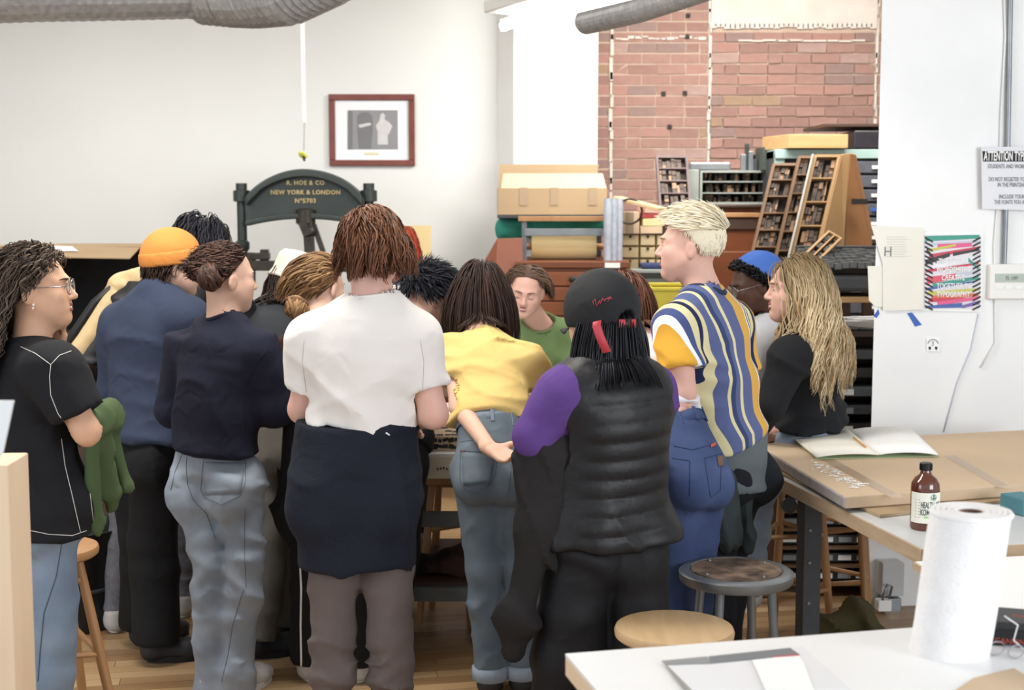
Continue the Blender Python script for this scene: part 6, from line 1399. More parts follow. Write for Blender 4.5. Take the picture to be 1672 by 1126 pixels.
F.displace(folds([((.3,0,1), .06, .003, .9)], 4)); p.emit(F, 'gold_sleeve_panel', GOLD); mb = MB(); e_ = np.array([-.035,-.02,.03]); mb.tube([J['sa']+dS+e_+np.array([.05,0,.012]), J['sa']*.6+J['ea']*.4+dS*.9+e_*1.1, J['ea']+dS*.75+e_*1.1, J['ea']*.5+J['wa']*.5+dS*.6+e_*.9, J['wa']+dS*.5+e_*.6], np.array([.012,.020,.024,.022,.018]), n=12); p.emit_mb(mb, 'black_sleeve_edge', BB)
p.pants(fab('grey_melange','5c5c62','77777e',scale=60,amt=.6), rk=.066, ra=.045, fold=[((.1,.2,1), .07, .005, .9)])
p.shoes(SNK, SOLEW)
p.hair(hair_mat('black_hair', '0e0e11', '1c1c22', '2a2a33'), 's', n=300, length=.13, thick=(.010,.034), rad=.006, flow=lambda U: np.stack([U[:,0]*.4, -.3+U[:,1]*.4, U[:,2]*0], 1), frizz=.08, wave=.006, wavel=.09, seed=6)
# ---- 3 orange beanie
p = Person('person in orange beanie and faded navy sweatshirt with wide black trousers', 42,
  dict(head=(284,434,5.54), nk=(256,482,5.5), pe=(240,702,5.5), sa=(200,528,5.60), sb=(306,522,5.40), ea=(180,640,5.62), wa=(228,700,5.85), eb=(336,630,5.42), wb=(360,660,5.7), ha=(212,735,5.57), hb=(262,735,5.43), ka=(232,'z',.47,5.55), kb=(246,'z',.47,5.43), aa=(236,'z',.09,5.62), ab=(256,'z',.09,5.40), tb=(290,'z',.09,5.42), ta=(290,'z',.09,5.72)),
  (66, -6, 0), 1.1, SKIN, h=.012)
p.body(fine=.006); p.face()
SW3 = fab('faded_navy_sweatshirt', '3a4560', '2f3950', scale=4); sh = p.shirt(SW3, upto=1.97, hem=-.04, g=.030, boxy=.025, hipg=.01, fold=SWF, armg=.010, re=.062, rw=.05, seed=11); p.collar(fab('rib_navy','2b3247','343c54'), .009)
p.pants(BLACKT, rk=.098, ra=.100, rt=.108, cut=.01, fold=[((1,.3,.15), .16, .006, .6)])
p.shoes(SHOEB, SOLEB)
mb = MB(); A = p.J['ab']; mb.tube([A-UP*.02, A+UP*.05], .044, n=14); p.emit_mb(mb, 'sock', mat('grey_sock','8c8680',rough=.9))
p.hair(hair_mat('brown_hair', '2a1d18', '4a352b'), 's', n=240, length=.080, thick=(.004,.014), rad=.0055, wave=.004, frizz=.06, flow=lambda U: np.stack([U[:,0]*.3, -.5+0*U[:,1], U[:,2]*0], 1))
def beanie(p, m, tilt=0, low=-.05, grow=.022, top=0., name='beanie', cuff=True, back=0.):
    c0 = p.hp(0,-.014,.030); R = p.HF@rotx(tilt); F = Fld(c0-.17, c0+.19, .006); rad = np.array([.0755,.098,.090])*p.hs+grow
    n = R[:,2]; base = c0+n*low
    F.ell(c0+n*top*.3-R[:,1]*back*.3, rad, R, k=.01)
    if top: F.ell(c0+n*top-R[:,1]*back, rad*.72, R, k=.05)
    F.plane(base, -n)
    F.displace(folds([(n*.3+R[:,0]*.2, .05, .0022, .6)], 2)); o = p.emit(F, name, m)
    if cuff:
        F = Fld(c0-.17, c0+.17, .006); F.ell(c0+n*top*.2, rad+.007, R, k=.01); F.plane(base+n*.050, n); F.plane(base-n*.003, -n); V, Q = F.mesh(); me = np_mesh('cuff', V-p.base, Q); link('cuff', me, m, o)
    return o
ORG = fab('orange_knit', 'da7f2a', 'e49040', scale=5, bump=.35, bscale=260); beanie(p, ORG, tilt=.22, low=-.020, grow=.020, top=.022)
p.glasses(mat('dark_frame','3a2c28',rough=.3))
# ---- 4 navy sweatshirt, bun
p = Person('person with curly brown bun, navy sweatshirt and light blue jeans seen from behind', 28,
  dict(head=(370,454,5.08), nk=(366,524,5.05), pe=(352,745,5.05), sa=(302,574,5.14), sb=(424,574,5.00), ea=(284,668,5.18), wa=(345,690,5.42), eb=(446,664,5.02), wb=(452,632,5.24), fb=(449,608,5.30), ha=(326,782,5.08), hb=(392,782,5.02), ka=(344,'z',.49,5.03), kb=(402,'z',.49,5.00), aa=(348,'z',.09,5.04), ab=(386,'z',.09,5.02)),
  (58, -4, 0), .98, SKIN, h=.011)
p.body(hands=[('b', dict(curl=.7, palm=(-.8,.3,.2), thumb=1))], fine=.0055); p.face()
def cuff(p, q, m, r=.036, name='cuff'):
    Wr, E = p.J['w'+q], p.J['e'+q]; d = unit(Wr-E); mb = MB().tube([Wr-d*.05, Wr-d*.03, Wr-d*.005], np.array([r, r*1.02, r*.95]), n=16); return p.emit_mb(mb, name, m)
sh = p.shirt(NAVY, upto=1.9, hem=.075, g=.026, boxy=.024, hipg=.004, neck=.064, fold=[((.2,0,1), .13, .012, .9), ((1,.3,.4), .16, .009, .8)], armg=.012, re=.076, rw=.054, seed=14); p.collar(NAVY, .008)
drape(sh, [[(438,570),(418,592),(402,628),(398,660),(402,700)]], .0010, 'shoulder_seam', mat('navy_seam','0e0f18',rough=.9), parent=sh)
pn = p.pants(JEANL, rk=.069, ra=.072, rt=.092, hipg=.004, cut=.085, waist=.33, fold=JF+[((.2,.2,1), .05, .0028, 1.0)], seed=15)
belt_band(p, JEANL, .300, .016, .036, loops=(-2.1, -1.1, -.5))
drape(pn, [[(303,704),(307,728),(304,760),(306,790),(315,815),(337,838)],[(284,737),(300,726),(308,722)],[(300,742),(350,744),(440,730)],[(333,750),(402,752),(400,788),(393,808),(362,823),(334,812),(328,800),(330,770),(333,750)],[(336,754),(399,756)],[(298,740),(286,770),(279,800)],[(398,960),(380,1020),(372,1070),(362,1112)],[(400,830),(399,900),(402,958)],[(337,838),(345,860),(352,880)]], .0012, 'seams', mat('jeans_seam','66717f',rough=.9), parent=pn)
patch(pn, [(335,755),(401,755),(393,805),(334,808)], 'back_pocket', JEANL, parent=pn)
mb = MB(); q = W(300,712,5.02)
p.shoes(SNK, SOLEW)
HB = hair_mat('curly_brown_hair', '1e1411', '4a332a', '5d4237')
p.hair(HB, 'up', mul=3.0, rmul=.42, n=420, length=lambda U, rr: .068*rr.uniform(.5,1.1,len(U)), thick=(.006,.016), rad=.0050, wave=.006, wavel=.03, grav=.15, flow=lambda U: np.stack([U[:,0]*-.6, -.9+0*U[:,1], .0+ (U[:,2] < 0)*.8], 1), stiff=.5, frizz=.12, seed=8)
p.bun(W(344,452,4.98), .048, HB, n=60, seed=3)
ph_ = thing('phone', 'pale blue phone held by the person in the navy sweatshirt', 'phone', tuple(W(449,603,5.32))); Rp = rotz(.5)@rotx(-.5)
build(MB().box(W(447,606,5.34), (.072,.009,.146), Rp), 'phone_body', mat('pale_blue_case','a8b8dc',rough=.4), ph_, bevel=.004); build(MB().box(W(447,606,5.34)+Rp@np.array([0,.0055,0]), (.064,.001,.134), Rp), 'screen', M_BLACK, ph_)
# ---- 5 cream hat, leaning over the table
p = Person('person in cream bucket hat with long dark hair leaning over the table', 22,
  dict(head=(487,462,6.10), nk=(450,508,6.0), pe=(446,700,5.62), sa=(408,530,5.92), sb=(478,545,6.05), ea=(396,600,6.12), wa=(440,640,6.3), eb=(500,620,6.25), wb=(500,650,6.42), ha=(434,725,5.62), hb=(470,725,5.62), ka=(442,'z',.47,5.55), kb=(474,'z',.47,5.66), aa=(424,'z',.09,5.45), ab=(470,'z',.09,5.65), ta=(470,'z',.09,5.50)),
  (60, -25, 0), .95, SKIN, h=.013)
p.body(fine=.008); p.face()
p.shirt(fab('charcoal_tee','2b2e33','34383d'), upto=.7, hem=.0, g=.022, boxy=.012, fold=SWF, re=.06, seed=21, name='t_shirt')
p.pants(fab('taupe_trousers','6e675e','7c756b'), rk=.074, ra=.066, rt=.095, fold=JF)
p.shoes(SHOEB, SOLEB)
mb = MB()
for q in 'ab': A = p.J['a'+q]; mb.tube([A-UP*.02, A+UP*.06], .040, n=14)
p.emit_mb(mb, 'socks', mat('grey_ribbed_sock','8b8a8c',rough=.9))
p.hair(hair_mat('dark_brown_hair', '1f1613', '3a2a24'), 's', below=.25, n=300, length=.30, thick=(.008,.026), rad=.0055, wave=.005, wavel=.08, flow=lambda U: np.stack([U[:,0]*.5, -.4+0*U[:,1], 0*U[:,2]], 1), frizz=.03, steps=14)
def bucket(p, m, tilt=-.25):
    c = p.hp(0,-.012,.02); R = p.HF@rotx(tilt); pr_ = [(.118,-.020),(.112,-.005),(.104,.015),(.100,.05),(.096,.085),(.082,.104),(.05,.112),(0,.114)]
    return p.emit_mb(MB().lathe(pr_+[], c, R@np.diag([1,1.12,1]), n=48), 'bucket_hat', m)
bucket(p, fab('cream_knit','e6dacb','ded0bf',scale=5), .12)
# ---- 6 blond-brown bun
p = Person('person with honey-brown low bun, mostly hidden behind the white T-shirt', 18,
  dict(head=(522,468,5.30), nk=(528,535,5.22), pe=(535,738,5.15), sa=(486,566,5.22), sb=(585,566,5.16), ea=(476,655,5.30), wa=(462,640,5.46), eb=(612,655,5.30), wb=(600,660,5.5), ha=(508,770,5.17), hb=(565,770,5.13), ka=(512,'z',.47,5.17), kb=(578,'z',.47,5.15), aa=(508,'z',.09,5.20), ab=(588,'z',.09,5.18)),
  (35, -12, 0), .95, SKIN, h=.013)
p.body(hands=[('a', dict(curl=.7, palm=(.3,.5,-.4)))], fine=.007); p.face()
PLAID = fab('rust_plaid','2a1a17','5a2d22',scale=26,amt=.25); p.shirt(PLAID, upto=1.5, hem=-.05, g=.026, boxy=.02, fold=SWF, re=.062, rw=.05, seed=24)
o = p.pants(BLACKT, rk=.085, ra=.080, rt=.10, fold=[((1,.3,.15), .16, .005, .6)])
drape(o, [[(489,900),(492,960),(491,1020),(492,1080),(492,1125)]], .004, 'white_side_stripe', M_WHITE, parent=o)
F = Fld(p.lo, p.hi, .012); P = p.J['pe']
F.cone(P-p.lat*.07+UP*.09-p.fr*.03, P-p.lat*.13-UP*.25-p.fr*.02, .085, .075, 1.3, p.front, k=.05); F.cone(P-p.lat*.13-UP*.2-p.fr*.02, P-p.lat*.10-UP*.40-p.fr*.02, .075, .03, 1.3, p.front, k=.05); F.displace(folds([((1,.2,.2),.07,.008,.7)], 3)); p.emit(F, 'tied_coat', BLACKF)
p.shoes(SNK, SOLEW)
HH = hair_mat('honey_brown_hair', '4a3222', '7d5c3e', 'a07c54'); p.hair(HH, 'up', n=340, length=.10, thick=(.006,.014), rad=.0052, grav=.3, flow=lambda U: np.stack([-U[:,0]*.5-.7, -.7+0*U[:,1], -.1+0*U[:,2]], 1), stiff=.5, frizz=.03); p.bun(W(483,502,5.12), .044, HH, n=50, seed=6)
# ---- 7 white T-shirt
p = Person('person with wavy brown hair, white T-shirt and navy knit at the waist', 0,
  dict(head=(606,408,4.27), nk=(614,496,4.22), pe=(586,756,4.25), sa=(514,556,4.25), sb=(676,556,4.22), ea=(494,668,4.30), wa=(590,682,4.48), eb=(708,676,4.20), wb=(640,690,4.45), fa=(680,670,4.44), ha=(546,785,4.25), hb=(626,785,4.25), ka=(545,'z',.48,4.24), kb=(636,'z',.48,4.24), aa=(540,'z',.09,4.28), ab=(640,'z',.09,4.28)),
  (14, -4, 3), 1.06, SKIN_P, h=.010)
J = p.J; J['wa'] = W(664,690,4.44); J['fa'] = W(694,668,4.33)
p.body(hands=[('a', dict(curl=.9, palm=(.0,-1,.1), thumb=-1))], fine=.0055); p.face()
WT = fab('white_jersey','ece5df','e4dcd5',scale=4, bump=.15)
sh = p.shirt(WT, upto=.70, hem=.25, g=.020, boxy=.026, hipg=.010, neck=.070, fold=[((.5,0,1), .12, .006, .9), ((-.6,0,1), .15, .006, .8), ((1,.2,.1), .2, .005, .7)], armg=.010, re=.064, seed=31, h=.0085, late=lambda F: F.plane(W(584,698,4.25), -UP), name='t_shirt'); p.collar(WT, .006)
drape(sh, [[(497,553),(494,590),(500,640)],[(686,553),(692,590),(690,640)]], .0007, 'armhole_seam', mat('white_seam','c9c2bb',rough=.9), parent=sh)
KN = fab('navy_waffle','161a26','1e2433',scale=6,bump=.6,bscale=180)
F = Fld(p.lo-.05, p.hi+.05, .009); P = J['pe']; up = UP
top = W(584,690,4.25); bot = W(584,922,4.25); lat = np.array([1,0,0])
fr_ = np.array([0,1.,0])
cut = [(bot, -UP)]
F.cone(top-UP*.03, P-UP*.10, .180, .194, 1.22, fr_, k=.03); F.cone(P-UP*.10, bot-UP*.1+X1*0, .184, .184, 1.20, fr_, k=.03, cuts=cut)
F.cone(top-UP*.045, top-UP*.13, .166, .182, 1.22, fr_, k=.02); p.glutes(F, .042)
F.plane(top, UP)
def kn(Pt):
    z = Pt[:,2]; x = Pt[:,0]-P[0]; zz = W(836,772,4.25)[2]+ .018*np.cos(x*24)-.10*np.maximum(0, x-.05)*np.maximum(0,.16-x)*12; s_ = 1/(1+np.exp(-(z-zz)/.004)); back = Pt[:,1] < P[1]+.1
    return -.010*s_*back
F.displace(kn, .06); F.displace(folds([((1,.2,.15), .22, .006, .6), ((.2,0,1), .12, .004, .9)], 9))
kn_o = p.emit(F, 'tied_sweater', KN); 
drape(kn_o, [[(630,706),(636,710)]], .0025, 'small_white_tag', M_PAPER, parent=kn_o)
CD = fab('brown_corduroy','5f5350','6f625e',scale=6,bump=.4,bscale=260); p.pants(CD, rk=.072, ra=.060, rt=.090, fold=[((.1,.2,1), .055, .006, .9), ((.5,.1,1), .09, .005, .9)], seed=33, h=.008)
p.shoes(SHOEB, SOLEB)
H7 = hair_mat('chestnut_hair', '3a2018', '5e3827', '8a5c40')
p.hair(H7, 's', mul=3.0, rmul=.40, n=620, length=lambda U, rr: (.085+.075*(U[:,2] > .2))*rr.uniform(.75,1.1,len(U)), thick=(.008,.024), rad=.0050, wave=.009, wavel=.12, flow=lambda U: np.stack([.45+U[:,0]*.6, .1-.3*(U[:,1] < 0), 0*U[:,2]], 1), frizz=.06, stiff=.75, clump=22, steps=14, cap_grow=.014)
# ---- 8 red hair behind
p = Person('red-haired person in lilac T-shirt with black print, half hidden behind the brown-haired head', 188,
  dict(head=(650,412,7.2), nk=(658,462,7.25), pe=(662,640,7.3), sa=(612,480,7.25), sb=(706,480,7.25), ea=(606,540,7.1), wa=(636,560,6.9), eb=(716,540,7.1), wb=(690,560,6.9), ha=(645,650,7.3), hb=(682,650,7.3), ka=(640,'z',.47,7.3), kb=(682,'z',.47,7.3), aa=(640,'z',.09,7.3), ab=(682,'z',.09,7.3)),
  (200, -30, 0), .95, SKIN, h=.014)
p.body(fine=.009); p.face()
sh = p.shirt(fab('lilac_jersey','b9a3c9','c6b2d4'), upto=.75, hem=-.05, g=.022, boxy=.02, fold=SWF, re=.06, name='t_shirt')
c = W(668,476,7.08); mb = MB()
patch(sh, [(640,455),(676,455),(676,484),(640,484)], 'black_print', M_INK, parent=sh)
ys = min(v[1] for v in [c])-.0
V, Fc = text_mesh('BRO', .085, extrude=.002, bold=.002); co_ = V@np.array([[1,0,0],[0,0,1],[0,-1,0]])+W(660,482,7.06); build(MB().add(co_, Fc), 'print_lettering', M_PAPER, sh)
p.pants(BLACKT, fold=None); p.shoes(SHOEB, SOLEB)
p.hair(hair_mat('red_hair','6e1c10','a8341c','c24c2c'), 's', n=300, length=.20, thick=(.012,.034), rad=.007, wave=.006, flow=lambda U: np.stack([U[:,0]*.5, .1+0*U[:,1], 0*U[:,2]], 1), frizz=.04)
# ---- 9 black short hair
p = Person('short black-haired person in dark teal T-shirt leaning over the table', 55,
  dict(head=(703,486,5.62), nk=(668,524,5.54), pe=(644,720,5.26), sa=(622,524,5.62), sb=(668,566,5.38), ea=(650,610,5.8), wa=(700,650,6.0), eb=(700,625,5.5), wb=(745,640,5.75), ha=(630,755,5.30), hb=(658,755,5.22), ka=(626,'z',.48,5.28), kb=(652,'z',.48,5.22), aa=(604,'z',.09,5.28), ab=(626,'z',.09,5.22), ta=(604,'z',.09,5.6), tb=(626,'z',.09,5.5)),
  (62, -28, 0), .98, SKIN, h=.012)
p.body(fine=.006); p.face()
p.shirt(fab('dark_teal_jersey','262f38','2f3944'), upto=.8, hem=-.05, g=.026, boxy=.02, fold=SWF, re=.066, name='t_shirt', seed=41); p.collar(bpy.data.materials['dark_teal_jersey'], .006)
p.pants(BLACKT, rk=.075, ra=.07, fold=None); p.shoes(SHOEB, SOLEB)
def condS(u):
    r, f, z = u[...,0], u[...,1], u[...,2]; t = np.maximum(f+.15, 0); return z-(-.50+1.15*t**.8+.1*np.abs(r))
p.hair(hair_mat('black_short_hair','0c0c0f','1c1d24','32343e'), 's', n=620, length=.055, thick=(.006,.034), rad=.0045, grav=.25, cond=condS, flow=lambda U: np.stack([U[:,0]*.6, U[:,1]*.5+.35, .5*U[:,2]], 1), frizz=.18, steps=7, stiff=.8, cap_grow=.014)
# ---- 10 yellow T-shirt
p = Person('person with dark bob, yellow T-shirt and grey-blue jeans, one arm behind the back', 2,
  dict(head=(784,482,5.42), nk=(788,548,5.30), pe=(802,742,4.97), sa=(740,578,5.22), sb=(858,588,5.24), ea=(750,664,5.06), wa=(800,732,4.80), fa=(832,748,4.74), eb=(898,645,5.36), wb=(866,652,5.58), ha=(776,772,4.98), hb=(832,772,4.98), ka=(788,'z',.49,4.96), kb=(846,'z',.49,4.98), aa=(800,'z',.10,5.0), ab=(852,'z',.10,5.02)),
  (2, -16, 4), .90, SKIN, h=.010)
p.body(hands=[('a', dict(curl=.75, palm=(.2,-.5,.8), thumb=1))], fine=.006); p.face()
YT = fab('yellow_jersey','deb860','e6c476',scale=4,bump=.12)
sh = p.shirt(YT, upto=.52, hem=.270, g=.016, boxy=.018, neck=.064, fold=[((.25,0,1), .075, .0075, .75), ((-.2,.3,1), .12, .006, .8)], armg=.014, re=.058, seed=43, h=.0078, name='t_shirt', hipg=.012); p.collar(YT, .006)
pn = p.pants(JEANG, rk=.068, ra=.064, rt=.090, hipg=.002, waist=.24, fold=JF, seed=44, cut=.02)
belt_band(p, JEANM, .215, .010, .040, loops=(-2.3,-1.57,-.9,-.4))
drape(pn, [[(752,735),(812,740),(809,772),(801,790),(776,804),(756,795),(751,780),(752,735)],[(755,739),(810,744)],[(745,722),(790,716),(832,728)],[(833,728),(835,760),(832,800)],[(855,740),(845,770),(843,800)],[(780,1098),(828,1104)]], .0011, 'seams', SEAM, parent=pn)
patch(pn, [(754,738),(810,742),(800,789),(757,793)], 'back_pocket', JEANG, parent=pn)
drape(pn, [[(753,737),(759,737)]], .003, 'red_tab', mat('red_tab','8c3030',rough=.7), parent=pn)
mb = MB()
for q in 'ab': A = p.J['a'+q]; mb.tube([A-UP*.03, A+UP*.015, A+UP*.02], np.array([.066,.066,.060]), n=24)
p.emit_mb(mb, 'turned_cuffs', JEANL)
p.shoes(SHOEB, SOLEB)
p.hair(hair_mat('dark_brown_bob','1e1513','33241f','4a362e'), 's', mul=3.0, rmul=.40, n=560, length=lambda U, rr: .225*rr.uniform(.88,1.06,len(U)), thick=(.008,.026), rad=.0050, wave=.0, flow=lambda U: np.stack([U[:,0]*.9, -.1*np.ones(len(U)), 0*U[:,2]], 1), stiff=.55, steps=14, cap_grow=.012, frizz=.015)
# ---- 11 green sweater, facing us
p = Person('smiling person in green sweater facing the camera across the table', 195,
  dict(head=(859,474,6.85), nk=(884,530,7.02), pe=(900,690,7.25), sa=(845,550,7.0), sb=(926,548,7.08), ea=(832,625,6.92), wa=(826,650,6.66), eb=(944,618,7.0), wb=(905,642,6.75), ha=(882,700,7.25), hb=(918,700,7.25), ka=(880,'z',.47,7.25), kb=(918,'z',.47,7.25), aa=(880,'z',.09,7.25), ab=(918,'z',.09,7.25)),
  (186, -18, -8), .95, SKIN_P, h=.012)
p.shut = 1; p.body(fine=.0052, hands=[('b', dict(det=False))]); p.face(eyes=False, smile=1, brow='5a4030')
mb = MB()   # lowered eyelids with lashes
for g in (-1, 1): mb.tube([p.hp(g*.031+x, .0925-abs(x)**2*30, -.003-.004*math.cos(x*100)) for x in np.linspace(-.013,.013,7)], .0012, n=5)
p.emit_mb(mb, 'lashes', M_INK)
mb = MB()
for g in (-1, 1): mb.ball(p.hp(g*.031,.0785,.0035), np.array([.0138,.0138,.0115]), p.HF@rotx(.0))
GRN = fab('moss_green_knit','66824a','75925a',scale=5); sh = p.shirt(GRN, upto=1.8, hem=-.05, g=.026, boxy=.022, neck=.074, ndrop=.012, fold=SWF, re=.066, rw=.045, seed=47, name='sweater'); p.collar(GRN, .006)
p.pants(BLACKT, fold=None); p.shoes(SHOEB, SOLEB)
def condF(u):
    r, f, z = u[...,0], u[...,1], u[...,2]; t = np.maximum(f+.10, 0); return z-(-.45+1.28*t**.75)
HG = hair_mat('parted_brown_hair','3c2a20','5c4434','7a6050'); p.hair(HG, 's', n=420, length=.115, thick=(.003,.012), rad=.0050, cond=condF, flow=lambda U: np.stack([np.sign(U[:,0])*1.0, -1.0*np.ones(len(U)), 0*U[:,2]], 1), grav=.4, stiff=.3, frizz=.02)
mb = MB(); mb.tube([p.hp(.070,.045,-.02), p.hp(.07,.055,-.06), p.hp(.066,.05,-.10)], np.array([.004,.003,.001]), n=6); o = p.emit_mb(mb, 'loose_strands', HG)
# ---- 13 crop top (behind the vest)
p = Person('person with long auburn hair, white crop top and indigo jeans leaning toward the table', -28,
  dict(head=(1014,504,5.02), nk=(1052,558,4.88), pe=(1126,748,4.52), sa=(1034,590,4.80), sb=(1112,584,5.0), ea=(1010,660,5.0), wa=(985,690,5.2), eb=(1080,660,5.2), wb=(1040,690,5.35), ha=(1104,775,4.48), hb=(1140,775,4.54), ka=(1100,'z',.49,4.5), kb=(1130,'z',.49,4.58), aa=(1098,'z',.09,4.52), ab=(1122,'z',.09,4.60)),
  (-40, -16, 0), .85, SKIN_P, h=.011)
p.body(fine=.007); p.face()
p.shirt(fab('white_rib','dcdade','e4e2e6',scale=5), upto=.55, hem=.36, g=.014, neck=.07, fold=[((.2,0,1), .08, .004, .8)], re=.05, seed=51, name='crop_top')
pn = p.pants(JEANB, rk=.066, ra=.062, rt=.094, hipg=.008, waist=.26, fold=JF, seed=52)
belt_band(p, JEANB, .235, .012, .042, loops=(-2.2,-1.57,-1.0,-.4,.2))
drape(pn, [[(1100,728),(1130,734),(1168,724)],[(1098,748),(1126,752),(1126,810)],[(1150,748),(1178,740),(1176,800),(1160,812),(1150,748)]], .0012, 'seams', BLUS, parent=pn)
patch(pn, [(1170,746),(1180,744),(1182,760),(1173,762)], 'leather_patch', mat('brown_leather','6a4a3a',rough=.7), parent=pn, nu=4, nv=4, off=.003)
patch(pn, [(1160,726),(1168,722),(1168,727),(1160,731)], 'red_tab', mat('bright_red_tab','c8402e',rough=.7), parent=pn, nu=3, nv=3, off=.003)
p.shoes(SHOEB, SOLEB)
p.hair(hair_mat('auburn_hair','4a2c22','6e4434','8a5c48'), 's', mul=3.0, rmul=.40, n=480, length=lambda U, rr: .36*rr.uniform(.7,1.05,len(U)), thick=(.008,.024), rad=.0048, wave=.003, wavel=.12, flow=lambda U: np.stack([U[:,0]*.6, -.25*np.ones(len(U)), 0*U[:,2]], 1), stiff=.5, steps=16)
# ---- 14 blond, striped T-shirt
p = Person('blond short-haired person in vertically striped blue, yellow and cream T-shirt', -42,
  dict(head=(1128,402,4.86), nk=(1148,474,4.84), pe=(1190,722,4.90), sa=(1106,534,4.70), sb=(1192,530,5.02), ea=(1116,640,4.64), wa=(1062,668,4.80), eb=(1218,640,5.10), wb=(1150,690,5.23), ha=(1166,755,4.86), hb=(1206,755,4.98), ka=(1162,'z',.50,4.82), kb=(1186,'z',.50,5.0), aa=(1168,'z',.09,4.86), ab=(1180,'z',.09,5.04)),
  (-78, 2, 0), 1.05, SKIN_P, h=.010, hs=1.04)
p.body(fine=.0052); p.face(brow='c9b48a')
STR = stripes(fab('striped_jersey','ffffff','ffffff',bump=.15), [(0,'e0a93e'),(.10,'eef0f4'),(.125,'4a5684'),(.16,'ddd3a6'),(.205,'232c50'),(.245,'ddd3a6'),(.28,'5b6590'),(.33,'ddd3a6'),(.345,'39466e'),(.37,'5b6590'),(.395,'ddd3a6'),(.415,'5b6590'),(.50,'d8a850'),(.60,'eef0f4'),(.615,'2c4272'),(.635,'ddd3a6'),(.69,'39466e'),(.715,'ddd3a6'),(.76,'232c50'),(.80,'d8a850'),(.90,'5b6590')], lo=-.33, hi=.33)
sh = p.shirt(STR, upto=.62, hem=.03, g=.018, boxy=.018, hipg=.006, neck=.066, fold=[((.2,0,1), .13, .006, .9), ((1,.3,.2), .2, .004, .8)], armg=.012, re=.064, seed=55, h=.0078, name='t_shirt'); p.collar(fab('navy_rib','2a3152','343c60'), .011)
# grey sweatshirt tied at waist
GS = fab('grey_green_fleece','565f63','656e72',scale=6); F = Fld(p.lo, p.hi, .010); P = p.J['pe']; pu = p.up
F.cone(P+UP*.03, P-UP*.13, .158, .168, 1.25, p.front, k=.03, cuts=[(P-UP*.16, -UP), (P+UP*.055, UP)])
F.displace(folds([((.4,0,1), .07, .007, .7)], 3)); p.emit(F, 'tied_sweatshirt', GS)
F = Fld(p.lo, p.hi, .010); c1 = W(1208,775,4.84); F.cone(c1, W(1220,895,4.86), .055, .035, 1.2, p.front, k=.03); F.cone(W(1180,790,4.75), W(1188,870,4.76), .07, .07, 1.6, p.front, k=.04); F.displace(folds([((1,.2,.2), .05, .006, .7)], 3)); p.emit(F, 'hanging_sleeve', fab('dark_green_fleece','2c3436','3a4446'))
p.pants(fab('dark_trousers','14161c','1d2027'), rk=.078, ra=.070, fold=JF); p.shoes(SHOEB, SOLEB)
BLD = hair_mat('platinum_hair','e8d9b6','f6eccf','fcf6e4', rough=.5)
def condB(u):
    r, f, z = u[...,0], u[...,1], u[...,2]; t = np.maximum(f+.30, 0); return z-(-.56+1.28*t**.85)
p.hair(BLD, 's', mul=3.0, rmul=.40, n=820, length=lambda U, rr: np.where(U[:,2] > .25, .060, .016)*rr.uniform(.7,1.2,len(U)), thick=lambda U, rr: np.where(U[:,2] > .25, rr.uniform(.004,.026,len(U)), rr.uniform(.001,.007,len(U))), rad=.0042, grav=.05, cond=condB, flow=lambda U: np.stack([U[:,0]*.2, np.where(U[:,2] > .25, .75, .15), np.where(U[:,2] > .25, .1, -.6)], 1), frizz=.05, steps=8, stiff=.8, cap_grow=.009)
# ---- 15 blue beanie
p = Person('dark-skinned person in blue beanie, round glasses and headphones behind the striped shirt', -75,
  dict(head=(1230,466,6.2), nk=(1260,522,6.25), pe=(1268,690,6.3), sa=(1238,560,6.06), sb=(1284,552,6.42), ea=(1215,625,6.05), wa=(1185,650,6.2), eb=(1260,630,6.5), wb=(1200,650,6.4), ha=(1255,700,6.25), hb=(1285,700,6.4), ka=(1255,'z',.47,6.2), kb=(1285,'z',.47,6.4), aa=(1255,'z',.09,6.2), ab=(1285,'z',.09,6.4)),
  (-102, -14, 0), 1.0, SKIN_D, h=.013)
p.body(fine=.006); p.face(lips=LIPD, brow='120c0a')
p.shirt(fab('grey_hoodie','b9bac0','c9cad0',scale=5), upto=1.9, hem=-.05, g=.036, boxy=.03, neck=.07, fold=SWF, re=.07, rw=.05, seed=61, name='hooded_jacket')
F = Fld(p.lo, p.hi, .012); F.cone(p.J['nk']+UP*.0+p.fr*.06, p.J['pe']+p.fr*.12, .09, .09, 1.2, p.front, k=.03); F.displace(folds([((1,.2,.2),.06,.006,.7)],3)); p.emit(F, 'denim_panel', fab('blue_denim_dark','2e3f6c','4a5c8c',scale=20,amt=.5))
mb = MB(); N = p.J['nk']+UP*.035; pts = [N+.078*(math.cos(a)*p.fr+math.sin(a)*np.cross(p.fr, UP))+UP*.02*math.cos(a) for a in np.linspace(-2.6,2.6,21)]
mb.tube(pts, .009, n=8); o = p.emit_mb(mb, 'headphones', M_BLACK); mb = MB()
for a in (.35,-.7, -1.1): c = N+.085*(math.cos(a)*p.fr+math.sin(a)*np.cross(p.fr, UP))-UP*.02; mb.ball(c, (.035,.035,.038))
p.emit_mb(mb, 'ear_cups', M_BLACK, parent=o)
mb = MB()
for s_ in (-1, 1): a = N+p.fr*.09+np.cross(p.fr,UP)*s_*.06; mb.tube([a-UP*.02, a-UP*.25], .006, n=6)
p.emit_mb(mb, 'drawstrings', M_PAPER)
p.hair(hair_mat('black_tight_hair','0a090a','18161a'), 's', n=420, length=.022, thick=(.010,.022), rad=.006, grav=0, frizz=.5, steps=5, cap_grow=.012, flow=lambda U: U*.8, cond=lambda u: np.minimum(default_hair(u), .55-.6*u[...,2]+.7*u[...,1]-.35), mul=1.5, rmul=.8)
